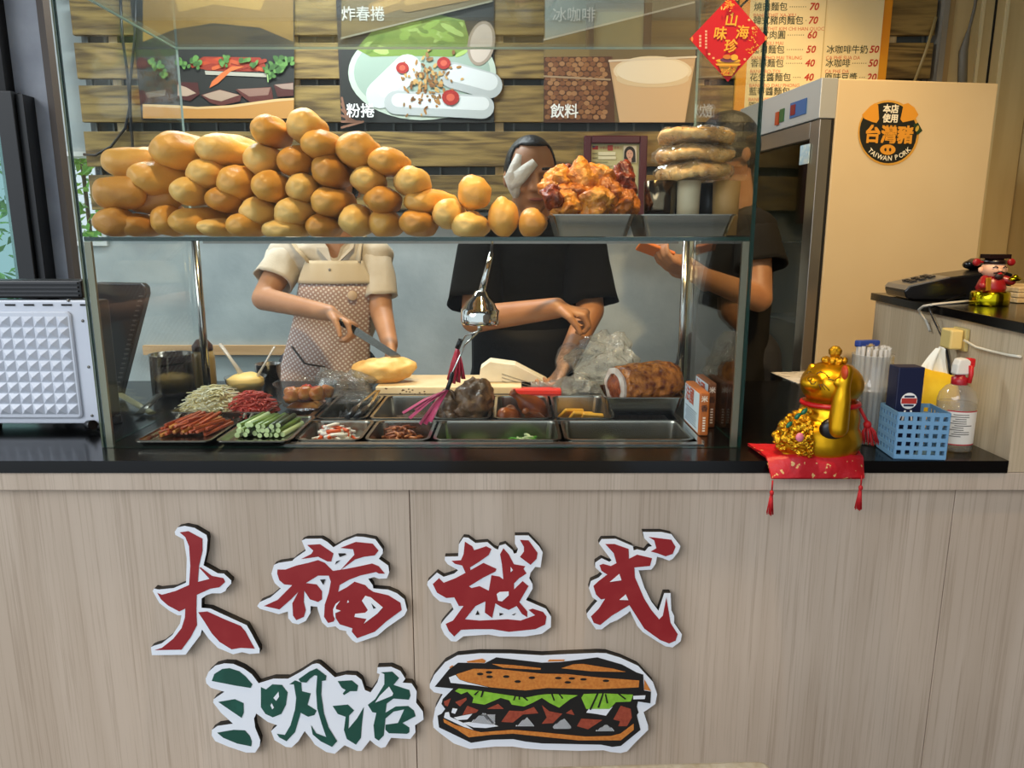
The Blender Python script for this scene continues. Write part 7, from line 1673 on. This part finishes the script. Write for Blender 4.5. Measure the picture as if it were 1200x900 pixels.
# added before his right eye: two crossed, slightly crumpled white strips
dr = MB()
def strip(pts, w, seed):
    vs_ = []
    for k, (x, y) in enumerate(pts):
        p0 = P(x, y, HC.y - 0.098 - 0.004 * seed + 0.010 * abs(k - 1.5)); 
        d_ = (P(pts[min(k + 1, len(pts) - 1)][0], pts[min(k + 1, len(pts) - 1)][1], p0.y) - P(pts[max(k - 1, 0)][0], pts[max(k - 1, 0)][1], p0.y)).normalized(); nn = Vector((-d_.z, 0, d_.x))
        for s in (-1, 0, 1): vs_.append(p0 + nn * w[k] * s + Vector((0, 0.004 * abs(s) + 0.004 * noise.noise(Vector((x, y, s + seed))), 0)))
    dr.add(vs_, [(k * 3 + s, k * 3 + s + 1, k * 3 + s + 4, k * 3 + s + 3) for k in range(len(pts) - 1) for s in (0, 1)], 0, True)
strip([(608, 181), (604, 195), (601, 208), (604, 220), (604, 232)], [0.008, 0.016, 0.026, 0.022, 0.006], 0)
strip([(627, 190), (617, 199), (608, 208), (600, 216), (594, 205)], [0.012, 0.018, 0.022, 0.018, 0.010], 1)
o = dr.build('eye_strips', mat('strip_white', '#d6d3ca', rough=0.85, bump=0.3, bscale=90), mr); o.modifiers.new('s', 'SOLIDIFY').thickness = 0.003
o['label'] = 'crumpled white strips'
# clear glove on his left hand
gl = MB(); hand(gl, wrL + (P(653, 447, 2.075) - wrL).normalized() * 0.004, P(653, 447, 2.075) - wrL, (-1, -0.3, 0.0), (0.6, 0.8, 0.5), 1.12, 1, 0.02, 0.7); gl.capsule(wrL, 0.036, wrL.lerp(elL, 0.12), 0.040)
remesh(gl, 0.006, 3).build('clear_glove', clear('glove_film', (0.94, 0.94, 0.93), 0.06, 0.1, body=0.08, wrinkle=60), mr)

# ---- third person at the right, looking at a phone
NB = P(864, 236, 2.40); tr = thing('person', 'person in dark grey T-shirt looking at an orange phone beside the fridge', 'person', (NB.x, 2.36, 0.0))
HIP = Vector((P(862, 430, 2.38).x - 0.01, 2.43, 0.98)); CH = NB + Vector((0.0, 0.02, -0.16)); WA = NB.lerp(HIP, 0.68)
shN, shF = P(884, 270, 2.285), P(862, 266, 2.53)
elN, wrN = P(889, 350, 2.19), P(816, 322, 2.12)
elF, wrF = P(850, 345, 2.46), P(800, 308, 2.22)
b = MB(); HC = P(852, 180, 2.40)
f, R_ = head_shape(b, HC, -1.25, 0.28, 1.0)
b.capsule(NB + Vector((0, 0.0, -0.05)), 0.060, HC + Vector((0.02, 0, -0.05)), 0.056)
b.capsule(CH, 0.115, WA, 0.105, 20, 0, 1.15); b.capsule(WA, 0.105, HIP, 0.115, 20, 0, 1.15); b.capsule(shN, 0.054, shF, 0.054)
limb(b, [shN, elN, wrN], [0.050, 0.041, 0.028]); limb(b, [shF, elF, wrF], [0.050, 0.041, 0.028])
hand(b, wrN, P(778, 306, 2.12) - wrN, (0.1, 0.5, 1), (0.35, 0.5, 0.4), 0.98, 1, 0.03, 0.6)
hand(b, wrF, P(772, 300, 2.17) - wrF, (0.1, -0.6, 0.8), (0.45, 0.6, 0.5), 0.98, -1, 0.03, 0.8)
legs(b, HIP, 2.40, 1.0)
remesh(b, 0.0055, 4).build('body', SKIN, tr)
face_parts(f, R_, tr, 1.0); hair_cap(f, R_, tr, 1.0, -0.02, -0.05, 1.09)
t = MB(); t.capsule(CH + Vector((0, 0, 0.01)), 0.128, WA, 0.122, 22, 0, 1.15); t.capsule(WA, 0.122, HIP + Vector((0, 0, -0.03)), 0.128, 22, 0, 1.15); t.capsule(shN, 0.068, shF, 0.068); t.capsule(NB + Vector((0, 0.01, -0.05)), 0.074, CH, 0.10)
TG = mat('tee_grey', '#1e1c18', rough=0.95, spec=0.1); sleeve(shN, shN.lerp(elN, 0.55) + Vector((0.01, 0, 0)), 0.068, 0.078, TG, tr, 6); sleeve(shF, shF.lerp(elF, 0.62), 0.068, 0.074, TG, tr, 7)
remesh(t, 0.007, 3).noise(0.006, 18, 3).build('shirt', TG, tr)
clothes_legs('trousers', mat('trousers_dark', '#1a1a1c', rough=0.8), HIP, 2.40, tr)
for q in (-1, 1): MB().capsule(Vector((HIP.x + q * 0.10, 2.44, 0.038)), 0.0375, Vector((HIP.x + q * 0.10, 2.27, 0.034)), 0.0335).build('shoe', BLACK, tr)
pc_ = P(768, 294, 2.145); RPh = roty(0.35) @ rotx(-0.5)
phn = thing('phone', 'orange phone held by the person in dark grey', 'phone', pc_)
MB().obox(pc_, (0.105, 0.055, 0.010), RPh).build('case', mat('phone_orange', '#d0702c', rough=0.4), phn, bev=0.003)
MB().obox(pc_ + RPh @ Vector((0, 0, 0.0056)), (0.096, 0.047, 0.0008), RPh).build('screen', BLACK, phn)
